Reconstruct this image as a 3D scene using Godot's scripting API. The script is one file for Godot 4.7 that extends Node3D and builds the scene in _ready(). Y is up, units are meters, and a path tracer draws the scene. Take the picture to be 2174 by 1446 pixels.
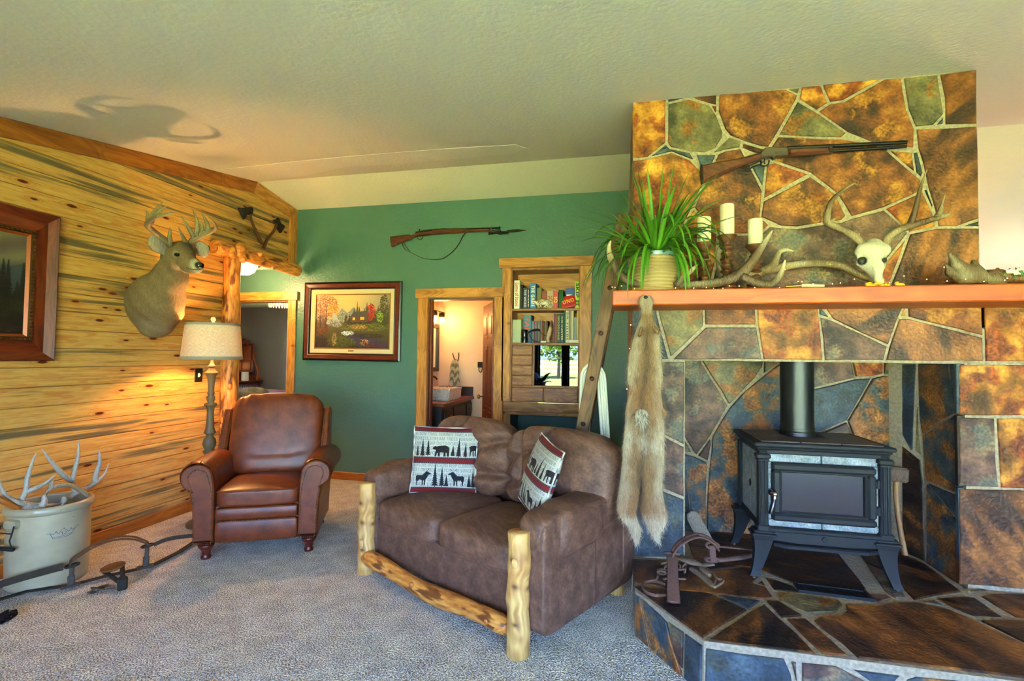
extends Node3D
# A log-and-slate living room. The camera and lights come first, then the room, then the things in it.

const EYE := Vector3(0, 1.42, 0)
const FL := 1040.0            # focal length of the photograph in pixels of its 2174 x 1446 frame
const WX := -3.763            # face of the pine wall
const WZ := -5.08             # face of the green wall
const FZ := -3.10             # face of the chimney
const HY := 0.225             # top of the hearth
const LAMPS := 0.055           # all the lamps together against the daylight
const MY := 1.793             # top of the mantel
var CB := Basis.from_euler(Vector3(deg_to_rad(1.87), deg_to_rad(12.42), deg_to_rad(0.67)))
var M := {}
var taken := {}
var rng := RandomNumberGenerator.new()


func _ready():
	rng.seed = 4711
	var cam := Camera3D.new()
	cam.name = "camera"
	cam.transform = Transform3D(CB, EYE)
	cam.fov = rad_to_deg(2.0 * atan(723.0 / FL))
	cam.near = 0.05
	cam.far = 400.0
	add_child(cam)
	var env := Environment.new()
	env.background_mode = Environment.BG_SKY
	var sky := Sky.new()
	var sm := ProceduralSkyMaterial.new()
	sm.sky_top_color = Color(0.36, 0.54, 0.92)
	sm.sky_horizon_color = Color(0.66, 0.82, 1.0)
	sm.sky_curve = 0.18
	sm.ground_bottom_color = Color(0.30, 0.36, 0.16)
	sm.ground_horizon_color = Color(0.55, 0.62, 0.5)
	sm.sun_angle_max = 1.0
	sm.sky_energy_multiplier = 1.0
	sm.ground_energy_multiplier = 1.0
	sky.sky_material = sm
	env.sky = sky
	env.background_energy_multiplier = 6.0
	env.tonemap_mode = Environment.TONE_MAPPER_LINEAR
	env.tonemap_exposure = 10.8
	env.sdfgi_enabled = true
	env.ssao_enabled = true
	env.ssil_enabled = true
	var we := WorldEnvironment.new()
	we.name = "environment"
	we.environment = env
	add_child(we)
	var sun := DirectionalLight3D.new()
	sun.name = "sun"
	sun.light_color = Color(1.0, 0.965, 0.87)
	sun.light_energy = 20.0
	sun.light_angular_distance = 0.6
	sun.shadow_enabled = true
	sun.look_at_from_position(Vector3.ZERO, Vector3(-0.25, -0.95, 0.62), Vector3.UP)
	add_child(sun)
	materials()
	room()
	outdoors()
	hall_and_bedroom()
	bathroom()
	built_in_cabinet()
	fireplace()
	hearth()
	stove()
	mantel_and_things()
	loveseat()
	recliner()
	wall_things()
	floor_things()


# ---------------------------------------------------------------- pixels of the photograph to places in the room
func ray(px: float, py: float) -> Vector3:
	return CB * Vector3((px - 1087.0) / FL, (723.0 - py) / FL, -1.0)

func xp(px: float, py: float, x: float) -> Vector3:
	var d := ray(px, py)
	return EYE + d * (x / d.x)

func yp(px: float, py: float, y: float) -> Vector3:
	var d := ray(px, py)
	return EYE + d * ((y - EYE.y) / d.y)

func zp(px: float, py: float, z: float) -> Vector3:
	var d := ray(px, py)
	return EYE + d * (z / d.z)


# ---------------------------------------------------------------- mesh builder
class MB:
	var v := PackedVector3Array()
	var n := PackedVector3Array()
	var t := PackedVector2Array()
	var c := PackedColorArray()
	var i := PackedInt32Array()
	var tint := Color(1, 1, 1)
	var shade: Callable

	func vert(p: Vector3, nn: Vector3, uv: Vector2) -> int:
		v.append(p); n.append(nn); t.append(uv); c.append(tint)
		return v.size() - 1

	# a flat convex polygon, turned so that it faces away from «inside»
	func flat(p: Array, uv: Array, inside: Vector3):
		var nn: Vector3 = (p[1] - p[0]).cross(p[2] - p[0])
		if nn.length_squared() < 1e-16 and p.size() > 3:
			nn = (p[2] - p[0]).cross(p[3] - p[0])
		nn = nn.normalized()
		var rev := nn.dot((p[0] + p[1] + p[2]) / 3.0 - inside) < 0.0
		if rev: nn = -nn
		var b := v.size()
		for k in p.size(): vert(p[k], nn, uv[k])
		for k in range(1, p.size() - 1):
			if rev: i.append_array([b, b + k, b + k + 1])
			else: i.append_array([b, b + k + 1, b + k])

	func box(xf: Transform3D, s: Vector3, bev := 0.0, grain := 0, uvo := Vector2.ZERO):
		var h := s / 2.0
		bev = minf(bev, minf(h.x, minf(h.y, h.z)) * 0.9)
		var o := xf.origin
		var corner := func(a: int, sg: Vector3) -> Vector3:
			var q := h - Vector3(bev, bev, bev)
			q[a] = h[a]
			return q * sg
		var uvf := func(p: Vector3, a: int) -> Vector2:
			if a == grain: return Vector2(p[(a + 1) % 3] * 0.25, p[(a + 2) % 3]) + uvo
			return Vector2(p[grain], p[3 - a - grain]) + uvo
		for a in 3:
			var b := (a + 1) % 3
			var d := (a + 2) % 3
			for sg in [-1.0, 1.0]:
				var P := []
				var U := []
				for q in [[-1, -1], [1, -1], [1, 1], [-1, 1]]:
					var s3 := Vector3.ZERO
					s3[a] = sg; s3[b] = q[0]; s3[d] = q[1]
					var l: Vector3 = corner.call(a, s3)
					P.append(xf * l); U.append(uvf.call(l, a))
				flat(P, U, o)
		if bev <= 0.0: return
		for a in 3:
			var b := (a + 1) % 3
			var d := (a + 2) % 3
			for sa in [-1.0, 1.0]:
				for sb in [-1.0, 1.0]:
					var P := []
					var U := []
					for q in [[a, -1], [a, 1], [b, 1], [b, -1]]:
						var s3 := Vector3.ZERO
						s3[a] = sa; s3[b] = sb; s3[d] = q[1]
						var l: Vector3 = corner.call(q[0], s3)
						P.append(xf * l); U.append(uvf.call(l, a))
					flat(P, U, o)
		for k in 8:
			var s3 := Vector3(1 if k & 1 else -1, 1 if k & 2 else -1, 1 if k & 4 else -1)
			var P := []
			var U := []
			for a in 3:
				var l: Vector3 = corner.call(a, s3)
				P.append(xf * l); U.append(uvf.call(l, 0))
			flat(P, U, o)

	# an outline in the local xy plane, thick along z from 0 to depth, its front edge chamfered
	func prism(xf: Transform3D, poly: PackedVector2Array, depth: float, bev := 0.0, uvo := Vector2.ZERO, uvr := 0.0, back := false):
		var area := 0.0
		var m := poly.size()
		for k in m: area += poly[k].cross(poly[(k + 1) % m])
		if area < 0.0: poly.reverse()
		var inner := PackedVector2Array()
		for k in m:
			var e0 := (poly[k] - poly[(k + m - 1) % m]).normalized()
			var e1 := (poly[(k + 1) % m] - poly[k]).normalized()
			var n0 := Vector2(-e0.y, e0.x)
			var n1 := Vector2(-e1.y, e1.x)
			var mid := (n0 + n1)
			if mid.length() < 0.05: mid = n0
			mid = mid.normalized()
			inner.append(poly[k] + mid * minf(bev / maxf(0.35, mid.dot(n0)), bev * 2.2))
		var tr := Geometry2D.triangulate_polygon(inner)
		if tr.is_empty():
			inner = poly
			tr = Geometry2D.triangulate_polygon(inner)
		var nz := xf.basis.z.normalized()
		var flip := xf.basis.determinant() < 0.0
		for side in (2 if back else 1):
			var b := v.size()
			var src := poly if side else inner
			for q in src: vert(xf * Vector3(q.x, q.y, 0.0 if side else depth), -nz if side else nz, q.rotated(uvr) + uvo)
			for k in range(0, tr.size(), 3):
				var A := src[tr[k]]
				var ccw := (src[tr[k + 1]] - A).cross(src[tr[k + 2]] - A) > 0.0
				if side: ccw = not ccw
				if flip: ccw = not ccw
				if ccw: i.append_array([b + tr[k], b + tr[k + 2], b + tr[k + 1]])
				else: i.append_array([b + tr[k], b + tr[k + 1], b + tr[k + 2]])
		for k in m:
			var k2 := (k + 1) % m
			var e := poly[k2] - poly[k]
			var outw := xf.basis * Vector3(e.y, -e.x, 0)
			var pm := xf * Vector3((poly[k].x + poly[k2].x) / 2, (poly[k].y + poly[k2].y) / 2, depth / 2)
			var ins := pm - outw.normalized() * 10.0
			var la := (poly[k]).rotated(uvr) + uvo
			var lb := (poly[k2]).rotated(uvr) + uvo
			var off := Vector2(depth, depth) * 0.7
			flat([xf * Vector3(poly[k].x, poly[k].y, 0), xf * Vector3(poly[k2].x, poly[k2].y, 0), xf * Vector3(poly[k2].x, poly[k2].y, depth - bev), xf * Vector3(poly[k].x, poly[k].y, depth - bev)], [la + off, lb + off, lb, la], ins)
			if bev > 0.0:
				flat([xf * Vector3(poly[k].x, poly[k].y, depth - bev), xf * Vector3(poly[k2].x, poly[k2].y, depth - bev), xf * Vector3(inner[k2].x, inner[k2].y, depth), xf * Vector3(inner[k].x, inner[k].y, depth)], [la, lb, lb, la], ins - nz * 10.0)

	# a smooth patch; rows are closed rings if wrap (the last column repeats the first); closed bodies turn their faces outwards
	func grid(rows: Array, wrap := false, us := 1.0, vs := 1.0, uvo := Vector2.ZERO, outward := 1):
		var R := rows.size()
		var C: int = rows[0].size()
		var nn := PackedVector3Array()
		nn.resize(R * C)
		var vol := 0.0
		var mid := Vector3.ZERO
		for r in rows:
			for p in r: mid += p
		mid /= float(R * C)
		for r in R - 1:
			for k in C - 1:
				var p00: Vector3 = rows[r][k]
				var p10: Vector3 = rows[r + 1][k]
				var p01: Vector3 = rows[r][k + 1]
				var p11: Vector3 = rows[r + 1][k + 1]
				var f := (p11 - p00).cross(p10 - p01)
				vol += f.dot((p00 + p11) * 0.5 - mid)
				nn[r * C + k] += f; nn[r * C + C + k] += f; nn[r * C + k + 1] += f; nn[r * C + C + k + 1] += f
		var sg := -1.0 if outward < 0 or (outward > 0 and vol < 0.0) else 1.0
		if wrap:
			for r in R:
				var s := nn[r * C] + nn[r * C + C - 1]
				nn[r * C] = s; nn[r * C + C - 1] = s
		for r in [0, R - 1]:
			if rows[r][0].distance_to(rows[r][C / 2]) < 1e-6:
				var s := Vector3.ZERO
				for k in C: s += nn[r * C + k]
				for k in C: nn[r * C + k] = s
		var b := v.size()
		var vv := 0.0
		for r in R:
			var uu := 0.0
			if r > 0: vv += rows[r][C / 3].distance_to(rows[r - 1][C / 3])
			for k in C:
				if k > 0: uu += rows[r][k].distance_to(rows[r][k - 1])
				if shade.is_valid(): tint = shade.call(rows[r][k])
				vert(rows[r][k], (nn[r * C + k] * sg).normalized(), Vector2(uu * us, vv * vs) + uvo)
		for r in R - 1:
			for k in C - 1:
				var a := b + r * C + k
				if sg > 0.0: i.append_array([a, a + C, a + 1, a + 1, a + C, a + C + 1])
				else: i.append_array([a, a + 1, a + C, a + 1, a + C + 1, a + C])

	# a round bar along a path; one radius per point (or one for all), ends closed
	func tube(path: Array, radii, seg := 10, squash := Vector2(1, 1), us := 1.0, vs := 1.0, up0 := Vector3.ZERO):
		var m := path.size()
		var rows := []
		var dir: Vector3 = (path[1] - path[0]).normalized()
		var up: Vector3 = up0 if up0 != Vector3.ZERO else (Vector3.UP if absf(dir.y) < 0.9 else Vector3.RIGHT)
		for k in m:
			var d: Vector3 = (path[mini(k + 1, m - 1)] - path[maxi(k - 1, 0)]).normalized()
			var side := d.cross(up).normalized()
			up = side.cross(d).normalized()
			var r: float = radii[k] if radii is Array else radii
			var ring := PackedVector3Array()
			var pole := PackedVector3Array()
			for q in seg + 1:
				var a := TAU * q / seg
				ring.append(path[k] + (side * cos(a) * squash.x + up * sin(a) * squash.y) * r)
				pole.append(path[k])
			if k == 0: rows.append(pole); rows.append(ring)
			if k == 0: continue
			rows.append(ring)
			if k == m - 1: rows.append(pole)
		var t0 := t.size()
		grid(rows, true, us, vs)
		for k in range(t0, t.size()): t[k] = Vector2(t[k].y, t[k].x)   # the grain runs along the bar

	# a turned shape round the local y axis; a repeated point makes a sharp edge
	func lathe(xf: Transform3D, prof: Array, seg := 24, us := 1.0, vs := 1.0):
		var piece := []
		var pieces := []
		for q in prof:
			if not piece.is_empty() and piece[-1].is_equal_approx(q):
				pieces.append(piece); piece = []
			piece.append(q)
		pieces.append(piece)
		for pc in pieces:
			if pc.size() < 2: continue
			var rows := []
			for q in pc:
				var ring := PackedVector3Array()
				for k in seg + 1:
					var a := TAU * k / seg
					ring.append(xf * Vector3(cos(a) * q.x, q.y, sin(a) * q.x))
				rows.append(ring)
			grid(rows, true, us, vs, Vector2.ZERO, -1)   # the profile runs upwards on the outside

	func ball(xf: Transform3D, r: Vector3, nu := 12, nv := 8):
		var rows := []
		for a in nv + 1:
			var th := PI * a / nv - PI / 2
			var ring := PackedVector3Array()
			for k in nu + 1:
				var ph := TAU * k / nu
				ring.append(xf * Vector3(r.x * cos(th) * cos(ph), r.y * sin(th), r.z * cos(th) * sin(ph)))
			rows.append(ring)
		grid(rows, true)

	# a puffed block: a rounded box whose corners are as square as e is small; f moves its points
	func cushion(xf: Transform3D, s: Vector3, e := 0.35, f = null, nu := 48, nv := 28, us := 1.0):
		var rows := []
		var pw := func(x: float, k: float) -> float: return signf(x) * pow(absf(x), k)
		for a in nv + 1:
			var th := PI * a / nv - PI / 2
			var ring := PackedVector3Array()
			for k in nu + 1:
				var ph := TAU * k / nu
				var ce: float = pw.call(cos(th), e)
				var p := Vector3(ce * pw.call(cos(ph), e), pw.call(sin(th), e), ce * pw.call(sin(ph), e)) * s * 0.5
				if a == 0 or a == nv: p = Vector3(0, p.y, 0)
				if f != null: p = f.call(p)
				ring.append(xf * p)
			rows.append(ring)
		grid(rows, true, us, us)

	func mesh() -> ArrayMesh:
		var a := []
		a.resize(Mesh.ARRAY_MAX)
		a[Mesh.ARRAY_VERTEX] = v
		a[Mesh.ARRAY_NORMAL] = n
		a[Mesh.ARRAY_TEX_UV] = t
		a[Mesh.ARRAY_COLOR] = c
		a[Mesh.ARRAY_INDEX] = i
		var m := ArrayMesh.new()
		m.add_surface_from_arrays(Mesh.PRIMITIVE_TRIANGLES, a)
		return m


# ---------------------------------------------------------------- naming and placing
func T(x := 0.0, y := 0.0, z := 0.0, rx := 0.0, ry := 0.0, rz := 0.0) -> Transform3D:
	return Transform3D(Basis.from_euler(Vector3(deg_to_rad(rx), deg_to_rad(ry), deg_to_rad(rz))), Vector3(x, y, z))

func numbered(called: String) -> String:
	if not taken.has(called):
		taken[called] = 0
		return called
	taken[called] += 1
	return "%s_%03d" % [called, taken[called]]

func put(called: String, b: MB, mat: Material, parent: Node3D = null) -> MeshInstance3D:
	var o := MeshInstance3D.new()
	o.mesh = b.mesh()
	o.material_override = null
	o.mesh.surface_set_material(0, mat)
	if parent == null:
		o.name = numbered(called)
		add_child(o)
	else:
		o.name = called
		parent.add_child(o, true)
	return o

func thing(called: String, label: String, category: String, xf := Transform3D(), group := "") -> Node3D:
	var o := Node3D.new()
	o.name = numbered(called)
	o.transform = xf
	add_child(o)
	return tag(o, label, category, group)

func tag(o: Node3D, label: String, category: String, group := "") -> Node3D:
	o.set_meta("label", label)
	o.set_meta("category", category)
	if group: o.set_meta("group", group)
	return o

func struct(called: String, b: MB, mat: Material, parent: Node3D = null) -> MeshInstance3D:
	var o := put(called, b, mat, parent)
	if parent == null: o.set_meta("kind", "structure")
	return o

func holder(called: String) -> Node3D:
	var o := Node3D.new()
	o.name = numbered(called)
	o.set_meta("kind", "structure")
	add_child(o)
	return o

func span(b: MB, x0: float, x1: float, y0: float, y1: float, z0: float, z1: float, bev := 0.0, grain := 0, uvo := Vector2.ZERO):
	b.box(T((x0 + x1) / 2, (y0 + y1) / 2, (z0 + z1) / 2), Vector3(absf(x1 - x0), absf(y1 - y0), absf(z1 - z0)), bev, grain, uvo)

func onebox(called: String, mat: Material, parent: Node3D, x0: float, x1: float, y0: float, y1: float, z0: float, z1: float, bev := 0.0, grain := 0) -> MeshInstance3D:
	var b := MB.new()
	span(b, x0, x1, y0, y1, z0, z1, bev, grain, Vector2(rng.randf() * 3.0, rng.randf() * 3.0))
	return put(called, b, mat, parent)

func curve(pts: Array, steps := 6) -> Array:   # a smooth line through the points
	var out := []
	for k in pts.size() - 1:
		var p0 = pts[maxi(k - 1, 0)]
		var p1 = pts[k]
		var p2 = pts[k + 1]
		var p3 = pts[mini(k + 2, pts.size() - 1)]
		for q in steps:
			out.append(p1.cubic_interpolate(p2, p0, p3, float(q) / steps))
	out.append(pts[-1])
	return out

func along(vals: Array, n: int) -> Array:      # numbers spread evenly over n places
	var out := []
	for k in n:
		var f := float(k) / (n - 1) * (vals.size() - 1)
		var a := mini(int(f), vals.size() - 2)
		out.append(lerpf(vals[a], vals[a + 1], f - a))
	return out

func antler_bar(b: MB, pts: Array, radii: Array, seg := 9):
	var path := curve(pts, 6)
	b.tube(path, along(radii, path.size()), seg)

func lamp_light(called: String, at: Vector3, color: Color, energy: float, size := 0.05) -> OmniLight3D:
	var l := OmniLight3D.new()
	l.name = numbered(called)
	l.position = at
	l.light_color = color
	l.light_energy = energy * LAMPS
	l.light_size = size
	l.omni_range = 12.0
	l.omni_attenuation = 2.0
	l.shadow_enabled = true
	add_child(l)
	return l


# ---------------------------------------------------------------- textures and materials
func noise(w: int, h: int, freq: float, sd: int, oct := 4, kind := FastNoiseLite.TYPE_SIMPLEX_SMOOTH, sx := 1, sy := 1) -> PackedByteArray:
	var f := FastNoiseLite.new()
	f.seed = sd
	f.noise_type = kind
	f.frequency = freq
	f.fractal_octaves = oct
	var im := f.get_seamless_image(w / sx, h / sy)
	im.convert(Image.FORMAT_L8)
	if sx > 1 or sy > 1: im.resize(w, h, Image.INTERPOLATE_CUBIC)
	return im.get_data()

func ramp(stops: Array) -> Array:      # [[place, colour], ...] as 256 colours
	var g := Gradient.new()
	var off := PackedFloat32Array()
	var col := PackedColorArray()
	for s in stops:
		off.append(s[0]); col.append(s[1])
	g.offsets = off
	g.colors = col
	var out := []
	for k in 256: out.append(g.sample(k / 255.0))
	return out

func bake(w: int, h: int, f: Callable) -> Image:
	var d := PackedByteArray()
	d.resize(w * h * 3)
	var k := 0
	for y in h:
		for x in w:
			var c: Color = f.call(y * w + x, x, y)
			d[k] = clampi(int(c.r * 255.0), 0, 255)
			d[k + 1] = clampi(int(c.g * 255.0), 0, 255)
			d[k + 2] = clampi(int(c.b * 255.0), 0, 255)
			k += 3
	return Image.create_from_data(w, h, false, Image.FORMAT_RGB8, d)

func grey(w: int, h: int, d: PackedByteArray) -> ImageTexture:
	return ImageTexture.create_from_image(Image.create_from_data(w, h, false, Image.FORMAT_L8, d))

func mat(called: String, col: Color, rough := 0.7, metal := 0.0) -> StandardMaterial3D:
	var m := StandardMaterial3D.new()
	m.resource_name = called
	m.albedo_color = col
	m.roughness = rough
	m.metallic = metal
	M[called] = m
	return m

func tmat(called: String, im: Image, rough := 0.7, per_metre := 1.0, relief: Texture2D = null, deep := 0.0, tri := false) -> StandardMaterial3D:
	var m := mat(called, Color.WHITE, rough)
	m.albedo_texture = ImageTexture.create_from_image(im) if im else null
	m.uv1_scale = Vector3(per_metre, per_metre, per_metre)
	m.uv1_triplanar = tri
	m.uv1_world_triplanar = tri
	if relief:
		m.heightmap_enabled = true
		m.heightmap_texture = relief
		m.heightmap_scale = deep
	return m

func wood(called: String, light: Color, dark: Color, rough := 0.5, sd := 1, per_metre := 1.0, knots := 3) -> StandardMaterial3D:
	var a := noise(512, 256, 0.02, sd, 2, FastNoiseLite.TYPE_SIMPLEX_SMOOTH, 8, 1)
	var b := noise(512, 256, 0.07, sd + 1, 3, FastNoiseLite.TYPE_SIMPLEX_SMOOTH, 16, 1)
	var r := RandomNumberGenerator.new()
	r.seed = sd
	var ks := []
	for k in knots: ks.append([r.randf_range(30, 480), r.randf_range(20, 236), r.randf_range(4, 9)])
	var im := bake(512, 256, func(i, x, y):
		var ring := 0.5 + 0.5 * sin(a[i] * 0.11 + y * 0.19)
		var t := clampf(0.22 * ring + 0.45 * (b[i] / 255.0) + 0.33 * (a[i] / 255.0), 0.0, 1.0)
		var c := light.lerp(dark, smoothstep(0.15, 1.0, t) * 0.9)
		for q in ks:
			var d: float = Vector2((x - q[0]) * 0.75, y - q[1]).length() / q[2]
			if d < 2.2:
				c = c.lerp(dark * 0.55, clampf(1.3 - d, 0.0, 1.0) * 0.85)
				if d > 1.0: c = c.lerp(dark, (2.2 - d) * 0.35)
		return c)
	return tmat(called, im, rough, per_metre)

func slate(called: String, sd: int, base: Array, patch: Array, amount: float, rough := 0.55, streak := 1):
	var a := noise(512, 512, 0.006, sd, 5)
	var b := noise(512, 512, 0.018, sd + 1, 5, FastNoiseLite.TYPE_SIMPLEX_SMOOTH, 1, streak)
	var d := noise(512, 512, 0.10, sd + 2, 4)
	var e := noise(512, 512, 0.010, sd + 3, 6, FastNoiseLite.TYPE_SIMPLEX_SMOOTH, 1, streak)
	var l0 := ramp(base)
	var l1 := ramp(patch)
	var im := bake(512, 512, func(i, _x, _y):
		var c: Color = l0[clampi(int((a[i] * 0.62 + b[i] * 0.38 - 128.0) * 1.9 + 128.0), 0, 255)]
		var p: Color = l1[clampi(int((b[i] * 0.6 + d[i] * 0.4 - 128.0) * 1.7 + 128.0), 0, 255)]
		var m := smoothstep(-0.04, 0.13, (e[i] * 0.85 + d[i] * 0.15) / 255.0 - (0.84 - amount * 0.75))
		c = c.lerp(p, m)
		var vein := smoothstep(0.022, 0.0, absf(a[i] / 255.0 - 0.52)) * 0.3
		c = c.lerp(l0[30], vein)
		return c * (0.72 + 0.34 * d[i] / 255.0 + 0.22 * b[i] / 255.0))
	var hgt := PackedByteArray()
	hgt.resize(512 * 512)
	for k in 512 * 512: hgt[k] = (b[k] * 3 + e[k] * 3 + d[k] * 2) / 8
	var m := tmat(called, im, rough, 0.85, grey(512, 512, hgt), 1.3)
	m.metallic_specular = 0.38
	m.clearcoat_enabled = true
	m.clearcoat = 0.05
	m.clearcoat_roughness = 0.35

func fill_tri(im: Image, a: Vector2, b: Vector2, c: Vector2, col: Color):
	var lo := a.min(b).min(c).floor()
	var hi := a.max(b).max(c).ceil()
	var w := im.get_width() - 1
	var h := im.get_height() - 1
	var ar := (b - a).cross(c - a)
	if absf(ar) < 0.01: return
	for y in range(maxi(int(lo.y), 0), mini(int(hi.y), h) + 1):
		for x in range(maxi(int(lo.x), 0), mini(int(hi.x), w) + 1):
			var p := Vector2(x + 0.5, y + 0.5)
			var u := (b - a).cross(p - a) / ar
			var v := (c - b).cross(p - b) / ar
			var s := (a - c).cross(p - c) / ar
			if u >= 0.0 and v >= 0.0 and s >= 0.0: im.set_pixel(x, y, col)

func fill_poly(im: Image, pts: Array, col: Color, o := Vector2.ZERO, s := Vector2.ONE):
	var p := PackedVector2Array()
	for k in range(0, pts.size(), 2): p.append(Vector2(pts[k], pts[k + 1]) * s + o)
	var tr := Geometry2D.triangulate_polygon(p)
	for k in range(0, tr.size(), 3): fill_tri(im, p[tr[k]], p[tr[k + 1]], p[tr[k + 2]], col)

func print_text(im: Image, text: String, r: Rect2, col: Color, bold := true, turn := 0):   # turn 1: reads downwards
	var tm := TextMesh.new()
	var f := SystemFont.new()
	f.font_names = PackedStringArray(["Droid Sans"])
	f.font_weight = 700 if bold else 400
	tm.font = f
	tm.text = text
	tm.font_size = 48
	tm.pixel_size = 0.01
	tm.depth = 0.0
	if tm.get_surface_count() == 0: return
	var arr := tm.surface_get_arrays(0)
	var vs: PackedVector3Array = arr[Mesh.ARRAY_VERTEX]
	var ix: PackedInt32Array = arr[Mesh.ARRAY_INDEX]
	var lo := Vector2(1e9, 1e9)
	var hi := Vector2(-1e9, -1e9)
	for q in vs:
		lo = lo.min(Vector2(q.x, q.y)); hi = hi.max(Vector2(q.x, q.y))
	var at := func(q: Vector3) -> Vector2:
		var u := (q.x - lo.x) / maxf(hi.x - lo.x, 1e-6)
		var w := 1.0 - (q.y - lo.y) / maxf(hi.y - lo.y, 1e-6)
		if turn == 1: return r.position + Vector2(1.0 - w, u) * r.size
		return r.position + Vector2(u, w) * r.size
	for k in range(0, ix.size(), 3): fill_tri(im, at.call(vs[ix[k]]), at.call(vs[ix[k + 1]]), at.call(vs[ix[k + 2]]), col)

func materials():
	# pale pine boards with blue stain: eight strips of board in one picture
	var big := noise(1024, 1024, 0.014, 11, 4, FastNoiseLite.TYPE_SIMPLEX_SMOOTH, 8, 1)
	var mid := noise(1024, 1024, 0.030, 12, 4, FastNoiseLite.TYPE_SIMPLEX_SMOOTH, 16, 1)
	var fine := noise(1024, 1024, 0.12, 13, 3, FastNoiseLite.TYPE_SIMPLEX_SMOOTH, 16, 1)
	var wig := noise(1024, 1024, 0.02, 14, 3, FastNoiseLite.TYPE_SIMPLEX_SMOOTH, 2, 1)
	var r := RandomNumberGenerator.new()
	r.seed = 5
	var strips := []
	for k in 8:
		var ks := []
		for q in r.randi_range(2, 4): ks.append([r.randf_range(30, 990), r.randf_range(30, 98), r.randf_range(6.0, 11.0)])
		strips.append({"stain": [0.20, 0.52, 0.05, 0.44, 0.62, 0.30, 0.10, 0.42][k], "k": ks, "w": [0.5, 0.2, 0.1, 0.6, 0.3, 0.0, 0.7, 0.3][k]})
	var honey := ramp([[0.0, Color(0.83, 0.66, 0.38)], [0.45, Color(0.76, 0.56, 0.29)], [0.75, Color(0.66, 0.45, 0.21)], [1.0, Color(0.50, 0.31, 0.13)]])
	var pine := bake(1024, 1024, func(i, x, y):
		var s: Dictionary = strips[y >> 7]
		var yy: int = y & 127
		var g := clampi(int(mid[i] * 0.42 + fine[i] * 0.42 + 20.0 * sin(yy * 0.22 + wig[i] * 0.05)), 0, 255)
		var c: Color = honey[g]
		c = c.lerp(Color(0.68, 0.36, 0.14), s.w * 0.5 * smoothstep(0.52, 0.8, wig[i] / 255.0))
		var st := smoothstep(0.0, 0.26, (big[i] * 0.66 + mid[i] * 0.22 + fine[i] * 0.12) / 255.0 - (0.69 - s.stain * 0.55))
		c = c.lerp(Color(0.36, 0.32, 0.235) * (0.62 + 0.6 * fine[i] / 255.0), st * 0.80)
		for q in s.k:
			var dx: float = (x - q[0]) * 0.8
			var dy: float = yy - q[1]
			var d: float = sqrt(dx * dx + dy * dy) / q[2]
			if d < 4.0:
				if d > 1.0: c = c.lerp(Color(0.58, 0.34, 0.13), (4.0 - d) / 3.0 * 0.5 * (0.6 + 0.4 * sin(d * 6.0)))
				else: c = Color(0.28, 0.09, 0.03).lerp(Color(0.44, 0.17, 0.06), d * d)
		return c)
	var pm := tmat("pine", pine, 0.42)
	pm.uv1_scale = Vector3(1.0 / 2.6, 1.0, 1.0)
	pm.metallic_specular = 0.35
	wood("golden_oak", Color(0.80, 0.55, 0.24), Color(0.52, 0.30, 0.10), 0.42, 31, 0.9, 3)
	wood("amber_trim", Color(0.66, 0.38, 0.11), Color(0.42, 0.20, 0.05), 0.4, 36, 0.9, 2)
	wood("grey_oak", Color(0.62, 0.45, 0.27), Color(0.36, 0.23, 0.12), 0.5, 41, 0.9, 3)
	wood("drawer_oak", Color(0.66, 0.43, 0.21), Color(0.37, 0.19, 0.07), 0.45, 46, 1.6, 0)
	wood("mantel_fir", Color(0.76, 0.34, 0.03), Color(0.54, 0.20, 0.015), 0.45, 51, 0.8, 1)
	wood("ladder_wood", Color(0.48, 0.33, 0.20), Color(0.22, 0.14, 0.08), 0.65, 56, 1.2, 2)
	wood("walnut", Color(0.42, 0.25, 0.13), Color(0.20, 0.10, 0.05), 0.42, 61, 1.5, 0)
	wood("gun_stock", Color(0.40, 0.20, 0.09), Color(0.20, 0.09, 0.04), 0.38, 66, 1.5, 0)
	wood("red_pine", Color(0.46, 0.17, 0.06), Color(0.24, 0.06, 0.02), 0.35, 71, 1.2, 5)
	wood("cherry", Color(0.40, 0.13, 0.06), Color(0.22, 0.05, 0.02), 0.3, 76, 1.5, 0)
	wood("handle_ash", Color(0.60, 0.43, 0.28), Color(0.38, 0.25, 0.15), 0.6, 81, 1.5, 0)
	wood("door_wood", Color(0.50, 0.23, 0.10), Color(0.30, 0.12, 0.05), 0.4, 86, 1.0, 0)
	wood("peeled_pine", Color(0.86, 0.69, 0.42), Color(0.56, 0.35, 0.15), 0.5, 91, 1.3, 6)
	# round log with loose bark left on it
	var lb := noise(512, 512, 0.012, 101, 4, FastNoiseLite.TYPE_SIMPLEX_SMOOTH, 3, 1)
	var lf := noise(512, 512, 0.05, 102, 4, FastNoiseLite.TYPE_SIMPLEX_SMOOTH, 4, 1)
	var logc := ramp([[0.0, Color(0.90, 0.66, 0.34)], [0.5, Color(0.78, 0.49, 0.20)], [1.0, Color(0.55, 0.30, 0.11)]])
	var li := bake(512, 512, func(i, _x, _y):
		var c: Color = logc[lf[i]]
		return c.lerp(Color(0.34, 0.16, 0.06), 0.75 * smoothstep(0.60, 0.72, lb[i] / 255.0 * 0.7 + lf[i] / 255.0 * 0.3)))
	tmat("log", li, 0.5, 1.1, grey(512, 512, lb), 0.6)
	# slates
	var C := func(r0: float, g0: float, b0: float) -> Color: return Color(r0, g0, b0)
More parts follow.
